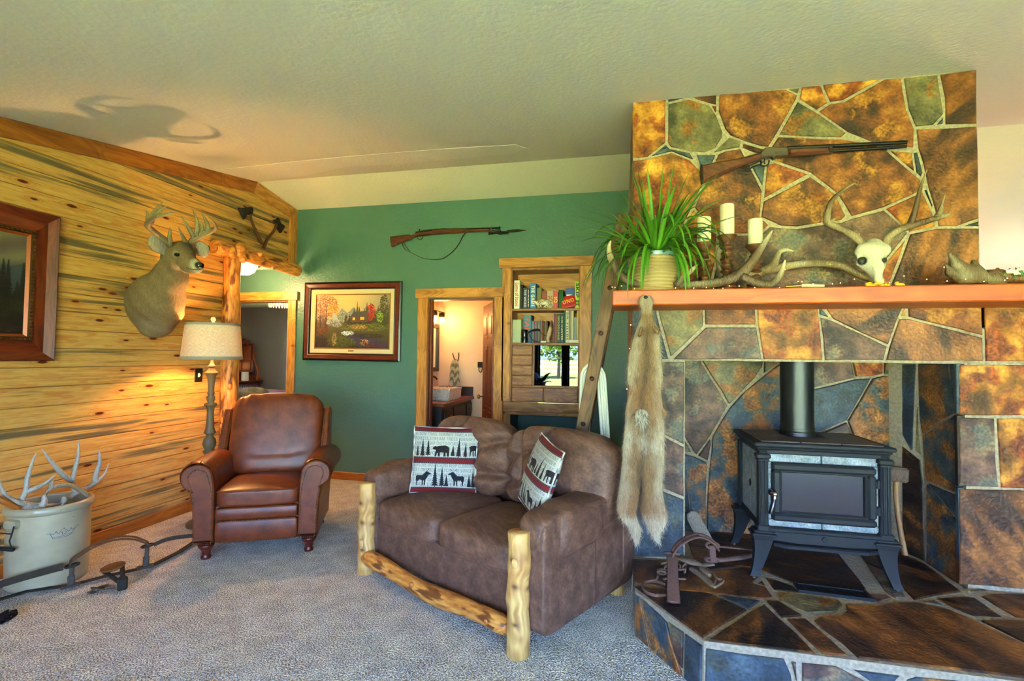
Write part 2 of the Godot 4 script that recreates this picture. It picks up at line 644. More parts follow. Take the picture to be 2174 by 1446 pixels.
	slate("gold", 201, [[0.0, C.call(0.30, 0.18, 0.07)], [0.4, C.call(0.52, 0.31, 0.10)], [0.65, C.call(0.66, 0.41, 0.13)], [1.0, C.call(0.76, 0.53, 0.20)]], [[0.0, C.call(0.34, 0.15, 0.07)], [1.0, C.call(0.60, 0.28, 0.08)]], 0.42)
	slate("rust", 211, [[0.0, C.call(0.20, 0.12, 0.08)], [0.4, C.call(0.37, 0.20, 0.10)], [0.7, C.call(0.48, 0.26, 0.11)], [1.0, C.call(0.57, 0.36, 0.15)]], [[0.0, C.call(0.50, 0.29, 0.09)], [1.0, C.call(0.62, 0.41, 0.15)]], 0.34)
	slate("olive", 221, [[0.0, C.call(0.22, 0.20, 0.14)], [0.5, C.call(0.36, 0.32, 0.22)], [1.0, C.call(0.46, 0.40, 0.26)]], [[0.0, C.call(0.40, 0.24, 0.10)], [1.0, C.call(0.54, 0.34, 0.14)]], 0.42)
	slate("charcoal", 231, [[0.0, C.call(0.16, 0.18, 0.20)], [0.5, C.call(0.21, 0.24, 0.27)], [1.0, C.call(0.27, 0.31, 0.33)]], [[0.0, C.call(0.20, 0.20, 0.18)], [1.0, C.call(0.28, 0.28, 0.24)]], 0.22)
	slate("plum", 241, [[0.0, C.call(0.20, 0.14, 0.12)], [0.5, C.call(0.34, 0.23, 0.19)], [1.0, C.call(0.44, 0.31, 0.24)]], [[0.0, C.call(0.28, 0.30, 0.30)], [1.0, C.call(0.46, 0.36, 0.24)]], 0.34)
	slate("motley", 251, [[0.0, C.call(0.16, 0.20, 0.24)], [0.45, C.call(0.27, 0.30, 0.31)], [0.6, C.call(0.40, 0.29, 0.20)], [1.0, C.call(0.60, 0.34, 0.14)]], [[0.0, C.call(0.34, 0.18, 0.11)], [1.0, C.call(0.66, 0.42, 0.18)]], 0.40)
	slate("umber", 261, [[0.0, C.call(0.10, 0.075, 0.065)], [0.5, C.call(0.18, 0.115, 0.085)], [1.0, C.call(0.27, 0.165, 0.10)]], [[0.0, C.call(0.30, 0.16, 0.07)], [1.0, C.call(0.44, 0.26, 0.11)]], 0.34, 0.42, 3)
	slate("ochre", 271, [[0.0, C.call(0.24, 0.13, 0.07)], [0.5, C.call(0.42, 0.24, 0.11)], [1.0, C.call(0.56, 0.34, 0.16)]], [[0.0, C.call(0.20, 0.13, 0.10)], [1.0, C.call(0.34, 0.20, 0.12)]], 0.42, 0.45, 3)
	var gn := noise(256, 256, 0.08, 281, 4)
	tmat("grout", bake(256, 256, func(i, _x, _y): return Color(0.63, 0.555, 0.465) * (0.78 + 0.3 * gn[i] / 255.0)), 0.95, 2.0, grey(256, 256, gn), 0.3, true)
	# carpet: cut pile of mixed yarns
	var c0 := noise(512, 512, 0.14, 301, 2)
	var c1 := noise(512, 512, 0.25, 302, 2)
	var c2 := noise(512, 512, 0.010, 303, 3)
	var cr := ramp([[0.0, Color(0.40, 0.36, 0.315)], [0.38, Color(0.68, 0.635, 0.58)], [0.6, Color(0.87, 0.83, 0.77)], [1.0, Color(0.98, 0.95, 0.90)]])
	var ci := bake(512, 512, func(i, _x, _y):
		var c: Color = cr[clampi(int((c0[i] * 0.55 + c1[i] * 0.45 - 128.0) * 1.8 + 128.0), 0, 255)]
		return c * (0.90 + 0.18 * c2[i] / 255.0))
	tmat("carpet", ci, 1.0, 1.25, grey(512, 512, c0), 1.2, true)
	# painted plaster with a sprayed texture
	var kn := noise(512, 512, 0.045, 311, 3)
	var kt := grey(512, 512, kn)
	for q in [["green_paint", Color(0.275, 0.425, 0.37), 0.42], ["ceiling_paint", Color(0.84, 0.815, 0.735), 0.85], ["cream_paint", Color(0.84, 0.76, 0.66), 0.7], ["grey_paint", Color(0.46, 0.43, 0.42), 0.6], ["bath_paint", Color(0.83, 0.72, 0.60), 0.6], ["teal_paint", Color(0.16, 0.36, 0.38), 0.5], ["sage_paint", Color(0.52, 0.56, 0.46), 0.7], ["patch_paint", Color(0.87, 0.85, 0.78), 0.9]]:
		var m := mat(q[0], q[1], q[2])
		m.uv1_triplanar = true
		m.uv1_world_triplanar = true
		m.uv1_scale = Vector3(1.1, 1.1, 1.1)
		m.heightmap_enabled = true
		m.heightmap_texture = kt
		m.heightmap_scale = 0.18
	# leathers and cloths
	var s0 := noise(512, 512, 0.012, 321, 5)
	var s1 := noise(512, 512, 0.20, 322, 3)
	var s2 := noise(512, 512, 0.05, 323, 4)
	var suede := ramp([[0.0, Color(0.24, 0.15, 0.11)], [0.5, Color(0.385, 0.255, 0.195)], [1.0, Color(0.54, 0.38, 0.30)]])
	var sh := grey(512, 512, s1)
	var sm := tmat("suede", bake(512, 512, func(i, _x, _y): return suede[clampi(int((s0[i] * 0.46 + s2[i] * 0.28 + s1[i] * 0.26 - 128.0) * 1.25 + 128.0), 0, 255)]), 0.62, 1.5, sh, 0.12)
	sm.metallic_specular = 0.45
	var lr := ramp([[0.0, Color(0.27, 0.105, 0.035)], [0.5, Color(0.40, 0.165, 0.06)], [1.0, Color(0.50, 0.23, 0.09)]])
	var lm := tmat("leather", bake(512, 512, func(i, _x, _y): return lr[clampi(int(s0[i] * 0.7 + s2[i] * 0.2 + s1[i] * 0.1), 0, 255)]), 0.38, 1.2)
	lm.metallic_specular = 0.42
	var w0 := noise(256, 256, 0.25, 331, 2, FastNoiseLite.TYPE_SIMPLEX_SMOOTH, 8, 1)
	var w1 := noise(256, 256, 0.25, 332, 2, FastNoiseLite.TYPE_SIMPLEX_SMOOTH, 1, 8)
	var lin := bake(256, 256, func(i, _x, _y): return Color(0.78, 0.71, 0.61) * (0.72 + 0.2 * w0[i] / 255.0 + 0.2 * w1[i] / 255.0))
	var ls := tmat("linen", lin, 0.9, 4.0)
	ls.backlight_enabled = true
	ls.backlight = Color(0.22, 0.185, 0.15)
	mat("shade_trim", Color(0.55, 0.52, 0.46), 0.9)
	# furs, horns and bones, coloured per vertex
	var f0 := noise(256, 256, 0.10, 341, 4, FastNoiseLite.TYPE_SIMPLEX_SMOOTH, 1, 4)
	var f1 := noise(256, 256, 0.16, 342, 3)
	var fi := bake(256, 256, func(i, _x, _y):
		var q: float = 0.66 + 0.5 * (f0[i] * 0.6 + f1[i] * 0.4) / 255.0
		return Color(q, q, q))
	for q in [["fur", 0.95, 3.0, 0.35], ["horn", 0.55, 5.0, 0.35], ["bone", 0.6, 6.0, 0.12], ["rusty_iron", 0.85, 5.0, 0.25], ["stoneware", 0.28, 2.0, 0.02]]:
		var m := tmat(q[0], fi if q[0] != "stoneware" else null, q[1], q[2], grey(256, 256, f0 if q[0] != "rusty_iron" else f1), q[3], true)
		m.uv1_world_triplanar = false
		m.vertex_color_use_as_albedo = true
		if q[0] == "rusty_iron": m.metallic_specular = 0.25
	mat("hair", Color.WHITE, 0.8).vertex_color_use_as_albedo = true
	mat("plain", Color.WHITE, 0.6).vertex_color_use_as_albedo = true
	mat("glossy", Color.WHITE, 0.22).vertex_color_use_as_albedo = true
	mat("leaf", Color.WHITE, 0.42).vertex_color_use_as_albedo = true
	M.leaf.backlight_enabled = true
	M.leaf.backlight = Color(0.3, 0.35, 0.1)
	mat("black_iron", Color(0.13, 0.13, 0.14), 0.55, 0.0).metallic_specular = 0.3
	mat("gun_metal", Color(0.13, 0.12, 0.11), 0.42, 0.7)
	mat("worn_steel", Color(0.42, 0.37, 0.32), 0.4, 0.9)
	mat("brass", Color(0.66, 0.50, 0.24), 0.35, 0.9)
	mat("nail_brass", Color(0.50, 0.36, 0.18), 0.35, 0.9)
	mat("chrome", Color(0.8, 0.76, 0.7), 0.15, 1.0)
	mat("copper_wire", Color(0.55, 0.30, 0.15), 0.4, 0.9)
	mat("bronze", Color(0.16, 0.13, 0.10), 0.4, 0.6)
	mat("dark_cabinet", Color(0.115, 0.105, 0.10), 0.45)
	mat("dark_glass", Color(0.012, 0.013, 0.014), 0.0)
	mat("mirror", Color(0.93, 0.95, 0.94), 0.02, 1.0)
	mat("leather_dark", Color(0.15, 0.05, 0.03), 0.5)
	mat("wax", Color(0.78, 0.73, 0.63), 0.5)
	M.wax.subsurf_scatter_enabled = true
	M.wax.subsurf_scatter_strength = 0.4
	mat("white_paper", Color(0.86, 0.84, 0.80), 0.8)
	mat("dark_gap", Color(0.03, 0.025, 0.02), 0.9)
	var gl := mat("pane", Color(1, 1, 1, 0.04), 0.0)
	gl.transparency = BaseMaterial3D.TRANSPARENCY_ALPHA
	var sn := noise(256, 256, 0.02, 351, 5)
	var sn2 := noise(256, 256, 0.12, 352, 3)
	tmat("soapstone", bake(256, 256, func(i, _x, _y): return Color(0.52, 0.54, 0.55) * (0.55 + 0.4 * sn[i] / 255.0 + 0.35 * sn2[i] / 255.0)), 0.6, 2.5, grey(256, 256, sn2), 0.4, true)
	tmat("stove_tile", bake(256, 256, func(i, _x, _y): return Color(0.30, 0.235, 0.20) * (0.7 + 0.4 * sn[i] / 255.0 + 0.2 * sn2[i] / 255.0)), 0.5, 2.0, null, 0.0, true)
	tmat("crazed_china", bake(256, 256, func(i, _x, _y): return Color(0.86, 0.80, 0.70).lerp(Color(0.12, 0.1, 0.09), smoothstep(0.03, 0.0, absf(sn[i] / 255.0 - 0.55)))), 0.2, 3.0, null, 0.0, true)
	mat("towel", Color(0.72, 0.68, 0.56), 0.95)
	mat("grass", Color(0.45, 0.52, 0.26), 0.95)
	mat("concrete", Color(0.42, 0.41, 0.41), 0.9)
	mat("white_fence", Color(0.9, 0.9, 0.9), 0.6)
	mat("post_brown", Color(0.10, 0.075, 0.06), 0.6)

func glow(called: String, col: Color, e: float) -> StandardMaterial3D:
	var m := mat(called, col, 0.5)
	m.emission_enabled = true
	m.emission = col
	m.emission_energy_multiplier = e
	return m


# ---------------------------------------------------------------- the room
func ceil_y(z: float) -> float:
	return 3.235 - 0.168 * (z + 4.42) if z > -4.42 else 3.235 + 0.159 * (z + 4.42)

func ceil_px(px: float, py: float) -> Vector3:
	var d := ray(px, py)
	var t := (3.235 - 0.168 * 4.42 - EYE.y) / (d.y + 0.168 * d.z)
	return EYE + d * t

func side(x: float) -> Transform3D:    # outlines in (-z, y), thick towards +x
	return Transform3D(Basis(Vector3(0, 0, -1), Vector3(0, 1, 0), Vector3(1, 0, 0)), Vector3(x, 0, 0))

func room():
	var b := MB.new()
	span(b, -9.6, 6.0, -0.2, 0.0, -10.2, 2.35)
	struct("floor", b, M.carpet)
	# ceiling: it falls towards the camera from a ridge, and a short way down to the green wall
	b = MB.new()
	b.prism(side(-3.9), PackedVector2Array([Vector2(-2.35, ceil_y(2.35)), Vector2(4.42, 3.235), Vector2(4.42, 3.36), Vector2(-2.35, ceil_y(2.35) + 0.12)]), 9.8, 0, Vector2.ZERO, 0, true)
	var ce := struct("ceiling", b, M.ceiling_paint)
	b = MB.new()
	b.prism(side(-3.9), PackedVector2Array([Vector2(4.42, 3.235), Vector2(10.0, ceil_y(-10.0)), Vector2(10.0, ceil_y(-10.0) + 0.12), Vector2(4.42, 3.36)]), 9.8, 0, Vector2.ZERO, 0, true)
	struct("ceiling", b, M.ceiling_paint)
	# a band of smoothed repair plaster along the ridge
	var pp := PackedVector2Array()
	var fl := [430, 364, 560, 350, 640, 341, 760, 330, 860, 322, 985, 313, 1095, 307, 1117, 314, 1090, 326, 960, 337, 860, 348, 740, 353, 650, 372, 560, 383, 470, 389, 440, 378]
	for k in range(0, fl.size(), 2):
		var p := ceil_px(fl[k], fl[k + 1])
		pp.append(Vector2(p.x, -(p.z + 4.42) / cos(atan(0.168))))
	var tilt := atan(0.168)
	b = MB.new()
	b.prism(Transform3D(Basis(Vector3(1, 0, 0), Vector3(0, sin(tilt), -cos(tilt)), Vector3(0, -cos(tilt), -sin(tilt))), Vector3(0, 3.235, -4.42)), pp, 0.002, 0.001)
	put("plaster_patch", b, M.patch_paint, ce)
	# pine wall: a backing with every board on it
	b = MB.new()
	span(b, WX - 0.14, WX - 0.02, 0, 2.42, -4.03, 2.35)
	b.prism(side(WX - 0.14), PackedVector2Array([Vector2(-2.35, 2.0), Vector2(4.03, 2.0), Vector2(4.03, 2.44), Vector2(5.08, 2.44), Vector2(5.08, ceil_y(-5.08)), Vector2(4.42, 3.235), Vector2(-2.35, ceil_y(2.35))]), 0.12, 0, Vector2.ZERO, 0, true)
	var wl := struct("wall_left", b, M.dark_gap)
	var low := PackedVector2Array([Vector2(-2.2, 0), Vector2(4.06, 0), Vector2(4.06, 2.46), Vector2(5.07, 2.46), Vector2(5.07, ceil_y(-5.07)), Vector2(4.42, 3.233), Vector2(-2.2, ceil_y(2.2))])
	var strip_of := [1, 7, 3, 6, 5, 0, 7, 2, 6, 0, 5, 6, 0, 3, 7, 2, 1, 0, 6, 5, 7, 0, 4, 6, 2]
	for k in 25:
		var y0 := 0.0145 + 0.12955 * k
		for cut in Geometry2D.intersect_polygons(PackedVector2Array([Vector2(-3, y0 + 0.0012), Vector2(6, y0 + 0.0012), Vector2(6, y0 + 0.1284), Vector2(-3, y0 + 0.1284)]), low):
			b = MB.new()
			b.prism(side(WX - 0.018), cut, 0.018, 0.0045, Vector2(rng.randf() * 2.6, strip_of[k] * 0.125 / 0.96 - y0), 0.0)
			put("plank", b, M.pine, wl)
	M.pine.uv1_scale.y = 0.96
	b = MB.new()
	span(b, WX, WX + 0.018, 0, 0.09, -4.05, 2.2, 0.004, 2)
	struct("baseboard_left", b, M.amber_trim)
	b = MB.new()
	var cy := func(s: float, d: float) -> Vector2: return Vector2(s, ceil_y(-s) - d)
	b.prism(side(WX), PackedVector2Array([cy.call(-2.2, 0.115), cy.call(4.37, 0.128), cy.call(4.42, 0.002), cy.call(-2.2, 0.002)]), 0.022, 0.003)
	struct("trim_1", b, M.amber_trim)
	b = MB.new()
	b.prism(side(WX), PackedVector2Array([cy.call(4.373, 0.128), cy.call(4.955, 0.140), cy.call(5.078, 0.002), cy.call(4.422, 0.002)]), 0.022, 0.003)
	struct("trim_2", b, M.golden_oak)
	b = MB.new()
	b.prism(side(WX), PackedVector2Array([Vector2(4.957, 2.455), Vector2(5.078, 2.455), cy.call(5.078, 0.004), cy.call(4.957, 0.142)]), 0.024, 0.003, Vector2.ZERO, PI / 2)
	struct("trim_3", b, M.golden_oak)
	# green wall with its two doorways and the cabinet's recess
	b = MB.new()
	var th := WZ - 0.12
	span(b, -9.5, -4.62, 0, 2.44, th, WZ)
	span(b, -4.62, -3.826, 2.05, 2.44, th, WZ)
	span(b, -3.826, -2.07, 0, 2.44, th, WZ)
	span(b, -2.07, -1.32, 2.045, 2.44, th, WZ)
	span(b, -1.32, -1.13, 0, 2.44, th, WZ)
	span(b, -1.13, -0.40, 2.35, 2.44, th, WZ)
	span(b, -0.40, 2.0, 0, 2.44, th, WZ)
	b.prism(Transform3D(Basis(), Vector3(0, 0, th)), PackedVector2Array([Vector2(WX - 0.1, 2.44), Vector2(2.0, 2.44), Vector2(2.0, 3.19), Vector2(WX - 0.1, 3.19)]), 0.12, 0, Vector2.ZERO, 0, true)
	struct("wall_back", b, M.green_paint)
	b = MB.new()
	span(b, -3.72, -2.19, 0, 0.088, WZ, WZ + 0.018, 0.004)
	struct("baseboard_back", b, M.amber_trim)
	# the wall behind the photographer is a row of tall windows between brown posts
	b = MB.new()
	span(b, -3.9, -2.09, 0, 2.2, 2.2, 2.35)
	span(b, -2.09, 6.0, 0, 0.28, 2.2, 2.35)
	span(b, -2.09, 6.0, 2.02, 2.2, 2.2, 2.35)
	span(b, 4.66, 6.0, 0.28, 2.02, 2.2, 2.35)
	struct("wall_front", b, M.cream_paint)
	for k in 10:
		var x := -2.09 + 0.75 * k
		b = MB.new()
		span(b, x - 0.06, x + 0.06, 0.28, 2.02, 2.16, 2.35, 0.006, 1)
		struct("trim_%d" % (k + 4), b, M.post_brown)
		if k == 9: continue
		b = MB.new()
		for q in [[0.06, 0.10, 0.28, 2.02], [0.65, 0.69, 0.28, 2.02], [0.10, 0.65, 0.28, 0.32], [0.10, 0.65, 1.98, 2.02]]: span(b, x + q[0], x + q[1], q[2], q[3], 2.24, 2.29)
		var w := struct("window_%d" % (k + 1), b, M.post_brown)
		b = MB.new()
		span(b, x + 0.10, x + 0.65, 0.32, 1.98, 2.262, 2.266)
		put("pane", b, M.pane, w)
	# the room on beyond the chimney
	b = MB.new()
	span(b, 5.85, 6.0, 0, 3.4, -4.4, 2.35)
	span(b, 5.85, 6.0, 0, 0.8, -10.2, -4.4)
	span(b, 5.85, 6.0, 2.0, 3.4, -10.2, -4.4)
	span(b, 5.85, 6.0, 0.8, 2.0, -10.2, -7.3)
	span(b, 5.85, 6.0, 0.8, 2.0, -6.4, -4.4)
	struct("wall_right", b, M.sage_paint)
	b = MB.new()
	for q in [[-7.3, -7.22, 0.8, 2.0], [-6.48, -6.4, 0.8, 2.0], [-7.22, -6.48, 0.8, 0.88], [-7.22, -6.48, 1.92, 2.0]]: span(b, 5.88, 5.96, q[2], q[3], q[0], q[1])
	var wr := struct("window_13", b, M.white_fence)
	b = MB.new()
	span(b, 5.918, 5.922, 0.88, 1.92, -7.22, -6.48)
	put("pane", b, M.pane, wr)
	b = MB.new()
	span(b, -1.2, 6.0, 0, 3.4, -10.2, -10.05)
	struct("wall_far", b, M.cream_paint)
	b = MB.new()
	span(b, 2.0, 2.12, 0, 3.2, -10.1, -5.0)
	struct("wall_side", b, M.cream_paint)

func outdoors():
	var b := MB.new()
	span(b, -150, 150, -0.5, -0.25, 2.35, 260)
	span(b, 16.0, 150, -0.5, -0.25, -120, 2.35)
	struct("lawn", b, M.grass)
	b = MB.new()
	span(b, 6.0, 16.0, -0.5, -0.25, -120, 2.35)
	struct("patio", b, M.concrete)
	var pd := thing("pendant_lamp", "warm pendant lamp in the room beyond the chimney, outside the picture", "lamp", T(4.6, 2.35, -5.6))
	b = MB.new()
	b.tube([Vector3(0, 0, 0), Vector3(0, 0.75, 0)], 0.006, 6)
	b.lathe(T(), [Vector2(0.16, -0.06), Vector2(0.12, 0.0), Vector2(0.03, 0.04)], 20)
	put("shade", b, M.bronze, pd)
	b = MB.new()
	b.ball(T(0, -0.05, 0), Vector3(0.05, 0.05, 0.05))
	put("bulb", b, glow("pendant_glow", Color(1.0, 0.75, 0.5), 6.0), pd)
	lamp_light("pendant_light", Vector3(4.6, 2.22, -5.6), Color(1.0, 0.55, 0.34), 7.0, 0.06)
	# a leafy plant on a stand by the windows; it shows in the cabinet's dark glass
	var ps := thing("plant_stand", "dark wooden stand by the windows carrying a leafy plant, seen in the cabinet's glass", "stand", T(-1.92, 0, 1.9))
	onebox("top", M.walnut, ps, -0.16, 0.16, 0.58, 0.60, -0.16, 0.16, 0.004)
	for q in [[-1, -1], [1, -1], [1, 1], [-1, 1]]: onebox("leg", M.walnut, ps, q[0] * 0.14 - 0.015, q[0] * 0.14 + 0.015, 0, 0.58, q[1] * 0.14 - 0.015, q[1] * 0.14 + 0.015)
	var wp := thing("potted_plant", "broad-leaved plant in a pale pot by the windows, seen in the cabinet's glass", "plant", T(-1.92, 0.60, 1.9))
	b = MB.new()
	b.tint = Color(0.55, 0.6, 0.65)
	b.lathe(T(), [Vector2(0, 0), Vector2(0.10, 0), Vector2(0.10, 0), Vector2(0.14, 0.2), Vector2(0.13, 0.2), Vector2(0.12, 0.17), Vector2(0, 0.17)], 20)
	put("pot", b, M.glossy, wp)
	for k in 12:
		b = MB.new()
		b.tint = Color(0.03, 0.07, 0.02)
		var az := k * 2.4
		var d := Vector3(cos(az), 0.5 + 0.5 * sin(k * 1.7), sin(az)).normalized()
		b.tube([Vector3(0, 0.17, 0), Vector3(0, 0.18, 0) + d * 0.15, Vector3(0, 0.2, 0) + d * 0.28, Vector3(0, 0.16, 0) + d * 0.42], [0.01, 0.06, 0.07, 0.004], 8, Vector2(1, 0.12))
		put("leaf", b, M.leaf, wp)
	# a white rail fence and a few trees beyond the lawn; they light the room and stand in the cabinet's mirror
	var fence := thing("rail_fence", "white three-rail fence beyond the lawn, seen in the cabinet mirror", "fence")
	for y in [0.15, 0.55, 0.95]: onebox("rail", M.white_fence, fence, -26, 20, y - 0.07, y + 0.07, 33.0, 33.06)
	for k in 20: onebox("post", M.white_fence, fence, -26 + 2.4 * k - 0.06, -26 + 2.4 * k + 0.06, -0.25, 1.15, 33.06, 33.18)
	var r := RandomNumberGenerator.new()
	r.seed = 9
	var lf := MB.new()
	lf.flat([Vector3(-0.16, 0, 0), Vector3(0, 0.0, 0.11), Vector3(0.16, 0, 0), Vector3(0, 0, -0.11)], [Vector2.ZERO, Vector2.ZERO, Vector2.ZERO, Vector2.ZERO], Vector3(0, -1, 0))
	var lmesh := lf.mesh()
	lmesh.surface_set_material(0, M.leaf)
	for q in [[-4.6, 27.5, 6.2, "single bright green tree on the lawn, seen in the cabinet mirror"], [-12.5, 45.0, 10.0, "broad tree beyond the fence on the mirror's far side"], [3.0, 50.0, 11.0, "tall tree beyond the fence in the mirror's right edge"], [14.0, 42.0, 9.0, "large tree beyond the fence outside the windows"]]:
		var tr := thing("tree", q[3], "tree", T(q[0], -0.25, q[1]))
		b = MB.new()
		b.tint = Color(0.10, 0.08, 0.06)
		b.tube([Vector3(0, -0.05, 0), Vector3(0.04, q[2] * 0.25, 0), Vector3(0, q[2] * 0.6, 0.05)], [0.14, 0.11, 0.05], 8)
		for k in 5:
			var a := TAU * k / 5.0
			b.tube([Vector3(0, q[2] * (0.22 + 0.06 * k), 0), Vector3(cos(a), 0, sin(a)) * q[2] * 0.16 + Vector3(0, q[2] * (0.36 + 0.06 * k), 0)], [0.06, 0.02], 6)
		put("trunk", b, M.plain, tr)
		var mm := MultiMesh.new()
		mm.transform_format = MultiMesh.TRANSFORM_3D
		mm.use_colors = true
		mm.instance_count = 2600
		mm.mesh = lmesh
		for k in 2600:
			var d := Vector3(r.randfn(), r.randfn() * 0.8, r.randfn()).limit_length(2.0)
			var p: Vector3 = d * Vector3(0.17, 0.2, 0.17) * q[2] + Vector3(0, q[2] * 0.6, 0)
			mm.set_instance_transform(k, Transform3D(Basis.from_euler(Vector3(r.randf() * TAU, r.randf() * TAU, 0)).scaled(Vector3.ONE * r.randf_range(0.8, 1.6)), p))
			mm.set_instance_color(k, Color(0.16, 0.30, 0.05).lerp(Color(0.36, 0.48, 0.10), r.randf()))
		var mi := MultiMeshInstance3D.new()
		mi.name = "crown"
		mi.multimesh = mm
		mi.set_meta("kind", "stuff")
		tr.add_child(mi)

func casing(called: String, x0: float, x1: float, y0: float, y1: float, m: Material, g := 1, t := 0.022):
	var b := MB.new()
	span(b, x0, x1, y0, y1, WZ, WZ + t, 0.003, g, Vector2(rng.randf(), rng.randf()))
	struct(called, b, m)

func hall_and_bedroom():
	# hallway behind the log post
	var b := MB.new()
	span(b, -6.6, WX - 0.14, 0, 2.44, -4.03, -3.9)
	span(b, -6.75, -6.6, 0, 2.5, -5.2, -3.9)
	struct("wall_hall", b, M.sage_paint)
	b = MB.new()
	span(b, -9.6, WX - 0.02, 2.43, 2.5, -5.08, -3.9)
	struct("ceiling", b, M.ceiling_paint)
	casing("trim_20", -3.826, -3.722, 0, 2.053, M.golden_oak)
	casing("trim_21", -4.72, -3.698, 2.053, 2.154, M.golden_oak, 0, 0.03)
	casing("trim_22", -4.72, -4.62, 0, 2.053, M.golden_oak)
	b = MB.new()
	for q in [[-3.832, -3.82, 0.0, 2.05], [-4.626, -4.614, 0.0, 2.05], [-4.62, -3.826, 2.04, 2.052]]: span(b, q[0], q[1], q[2], q[3], WZ - 0.14, WZ + 0.002)
	struct("trim_23", b, M.golden_oak)
	# flush ceiling lamp in the hallway
	var lamp := thing("ceiling_lamp", "glowing white dome ceiling lamp in the hallway behind the log beam", "lamp", T(-4.02, 2.43, -4.57))
	b = MB.new()
	b.lathe(T(), [Vector2(0.0, -0.012), Vector2(0.15, -0.02), Vector2(0.175, -0.035), Vector2(0.165, -0.05), Vector2(0.14, -0.05), Vector2(0.0, -0.03)], 28)
	put("rim", b, M.bronze, lamp)
	b = MB.new()
	b.lathe(T(), [Vector2(0.0, -0.155), Vector2(0.06, -0.148), Vector2(0.11, -0.115), Vector2(0.14, -0.05), Vector2(0.138, -0.045)], 28)
	put("shade", b, glow("hall_glow", Color(1.0, 0.88, 0.70), 0.35), lamp)
	lamp_light("hall_lamp", Vector3(-4.02, 2.20, -4.57), Color(1.0, 0.80, 0.55), 2.6, 0.12)
	# bedroom
	b = MB.new()
	span(b, -9.6, -3.6, 0, 2.5, -9.15, -9.0)
	span(b, -3.72, -3.6, 0, 2.5, -9.0, -5.2)
	struct("wall_bedroom", b, M.grey_paint)
	b = MB.new()
	span(b, -8.05, -7.93, 0, 2.5, -9.0, -7.6)
	span(b, -8.05, -7.93, 2.1, 2.5, -7.6, -5.9)
	span(b, -8.05, -7.93, 0, 0.8, -7.6, -5.9)
	span(b, -8.05, -7.93, 0, 2.5, -5.9, -5.2)
	struct("wall_bedroom", b, M.grey_paint)
	b = MB.new()
	for q in [[-7.6, -7.53, 0.8, 2.1], [-5.97, -5.9, 0.8, 2.1], [-7.53, -5.97, 0.8, 0.87], [-7.53, -5.97, 2.03, 2.1]]: span(b, -8.02, -7.96, q[2], q[3], q[0], q[1])
	var w := struct("window_14", b, M.white_fence)
	b = MB.new()
	span(b, -7.992, -7.988, 0.87, 2.03, -7.53, -5.97)
	put("pane", b, M.pane, w)
	b = MB.new()
	span(b, -9.6, -3.6, 2.40, 2.5, -9.1, -5.1)
	struct("ceiling", b, M.ceiling_paint)
	b = MB.new()
	span(b, -150, -9.7, -0.5, -0.25, -120, 2.0)
	struct("lawn", b, M.grass)
	var ch := thing("chandelier", "small lit crystal chandelier under the bedroom ceiling", "lamp", T(-5.93, 2.40, -7.6))
	b = MB.new()
	b.lathe(T(), [Vector2(0, -0.02), Vector2(0.06, -0.015), Vector2(0.06, 0.0)], 16)
	b.lathe(T(), [Vector2(0.15, -0.05), Vector2(0.16, -0.045), Vector2(0.16, -0.03), Vector2(0.0, -0.02)], 24)
	put("canopy", b, M.bronze, ch)
	for k in 20:
		var a := TAU * k / 20
		b = MB.new()
		b.ball(T(cos(a) * 0.155, -0.105, sin(a) * 0.155), Vector3(0.014, 0.055, 0.014), 6, 5)
		put("crystal", b, M.chandelier_glow if M.has("chandelier_glow") else glow("chandelier_glow", Color(1.0, 0.75, 0.52), 0.12), ch)
	b = MB.new()
	b.ball(T(0, -0.08, 0), Vector3(0.04, 0.035, 0.04), 12, 8)
	put("bulb", b, glow("bulb_glow", Color(1.0, 0.85, 0.65), 1.5), ch)
	lamp_light("chandelier_light", Vector3(-5.93, 2.24, -7.6), Color(1.0, 0.80, 0.62), 1.6, 0.08)
	# dresser with a tall framed cupboard door or mirror behind, and what stands on it
	var d := thing("dresser", "dark wooden dresser with carved top seen through the bedroom doorway", "dresser", T(-7.95, 0, -8.7))
	onebox("body", M.cherry, d, -0.1, 0.58, 0, 0.83, -0.25, 0.22, 0.01, 0)
	onebox("top", M.cherry, d, -0.12, 0.63, 0.83, 0.86, -0.27, 0.26, 0.008, 0)
	onebox("drawer", M.walnut, d, -0.05, 0.55, 0.60, 0.80, 0.22, 0.238, 0.006, 0)
	onebox("drawer", M.walnut, d, -0.05, 0.55, 0.36, 0.57, 0.22, 0.238, 0.006, 0)
	for y in [0.70, 0.465]:
		b = MB.new()
		b.tube(curve([Vector3(0.29, y + 0.01, 0.24), Vector3(0.33, y - 0.015, 0.265), Vector3(0.37, y + 0.01, 0.24)], 4), 0.006, 6)
		put("handle", b, M.brass, d)
	b = MB.new()
	b.prism(T(0, 0.86, -0.24), PackedVector2Array([Vector2(-0.1, 0), Vector2(0.56, 0), Vector2(0.55, 0.08), Vector2(0.36, 0.11), Vector2(0.2, 0.17), Vector2(0.05, 0.11), Vector2(-0.1, 0.1)]), 0.03, 0.006)
	put("back_rail", b, M.cherry, d)
	var mi := thing("framed_cupboard", "carved dark wood mirror frame above the bedroom dresser showing a panelled door", "mirror", T(-7.72, 1.02, -8.83))
	onebox("frame", M.cherry, mi, -0.26, 0.26, 0.0, 0.60, -0.03, 0.0, 0.02, 1)
	b = MB.new()
	for q in [[-0.10, 0.03, 0.05], [0.0, 0.055, 0.06], [0.11, 0.03, 0.05]]: b.ball(T(q[0], 0.60 + q[1], 0), Vector3(q[2] * 1.3, q[2], 0.025), 10, 8)
	put("carving", b, M.cherry, mi)
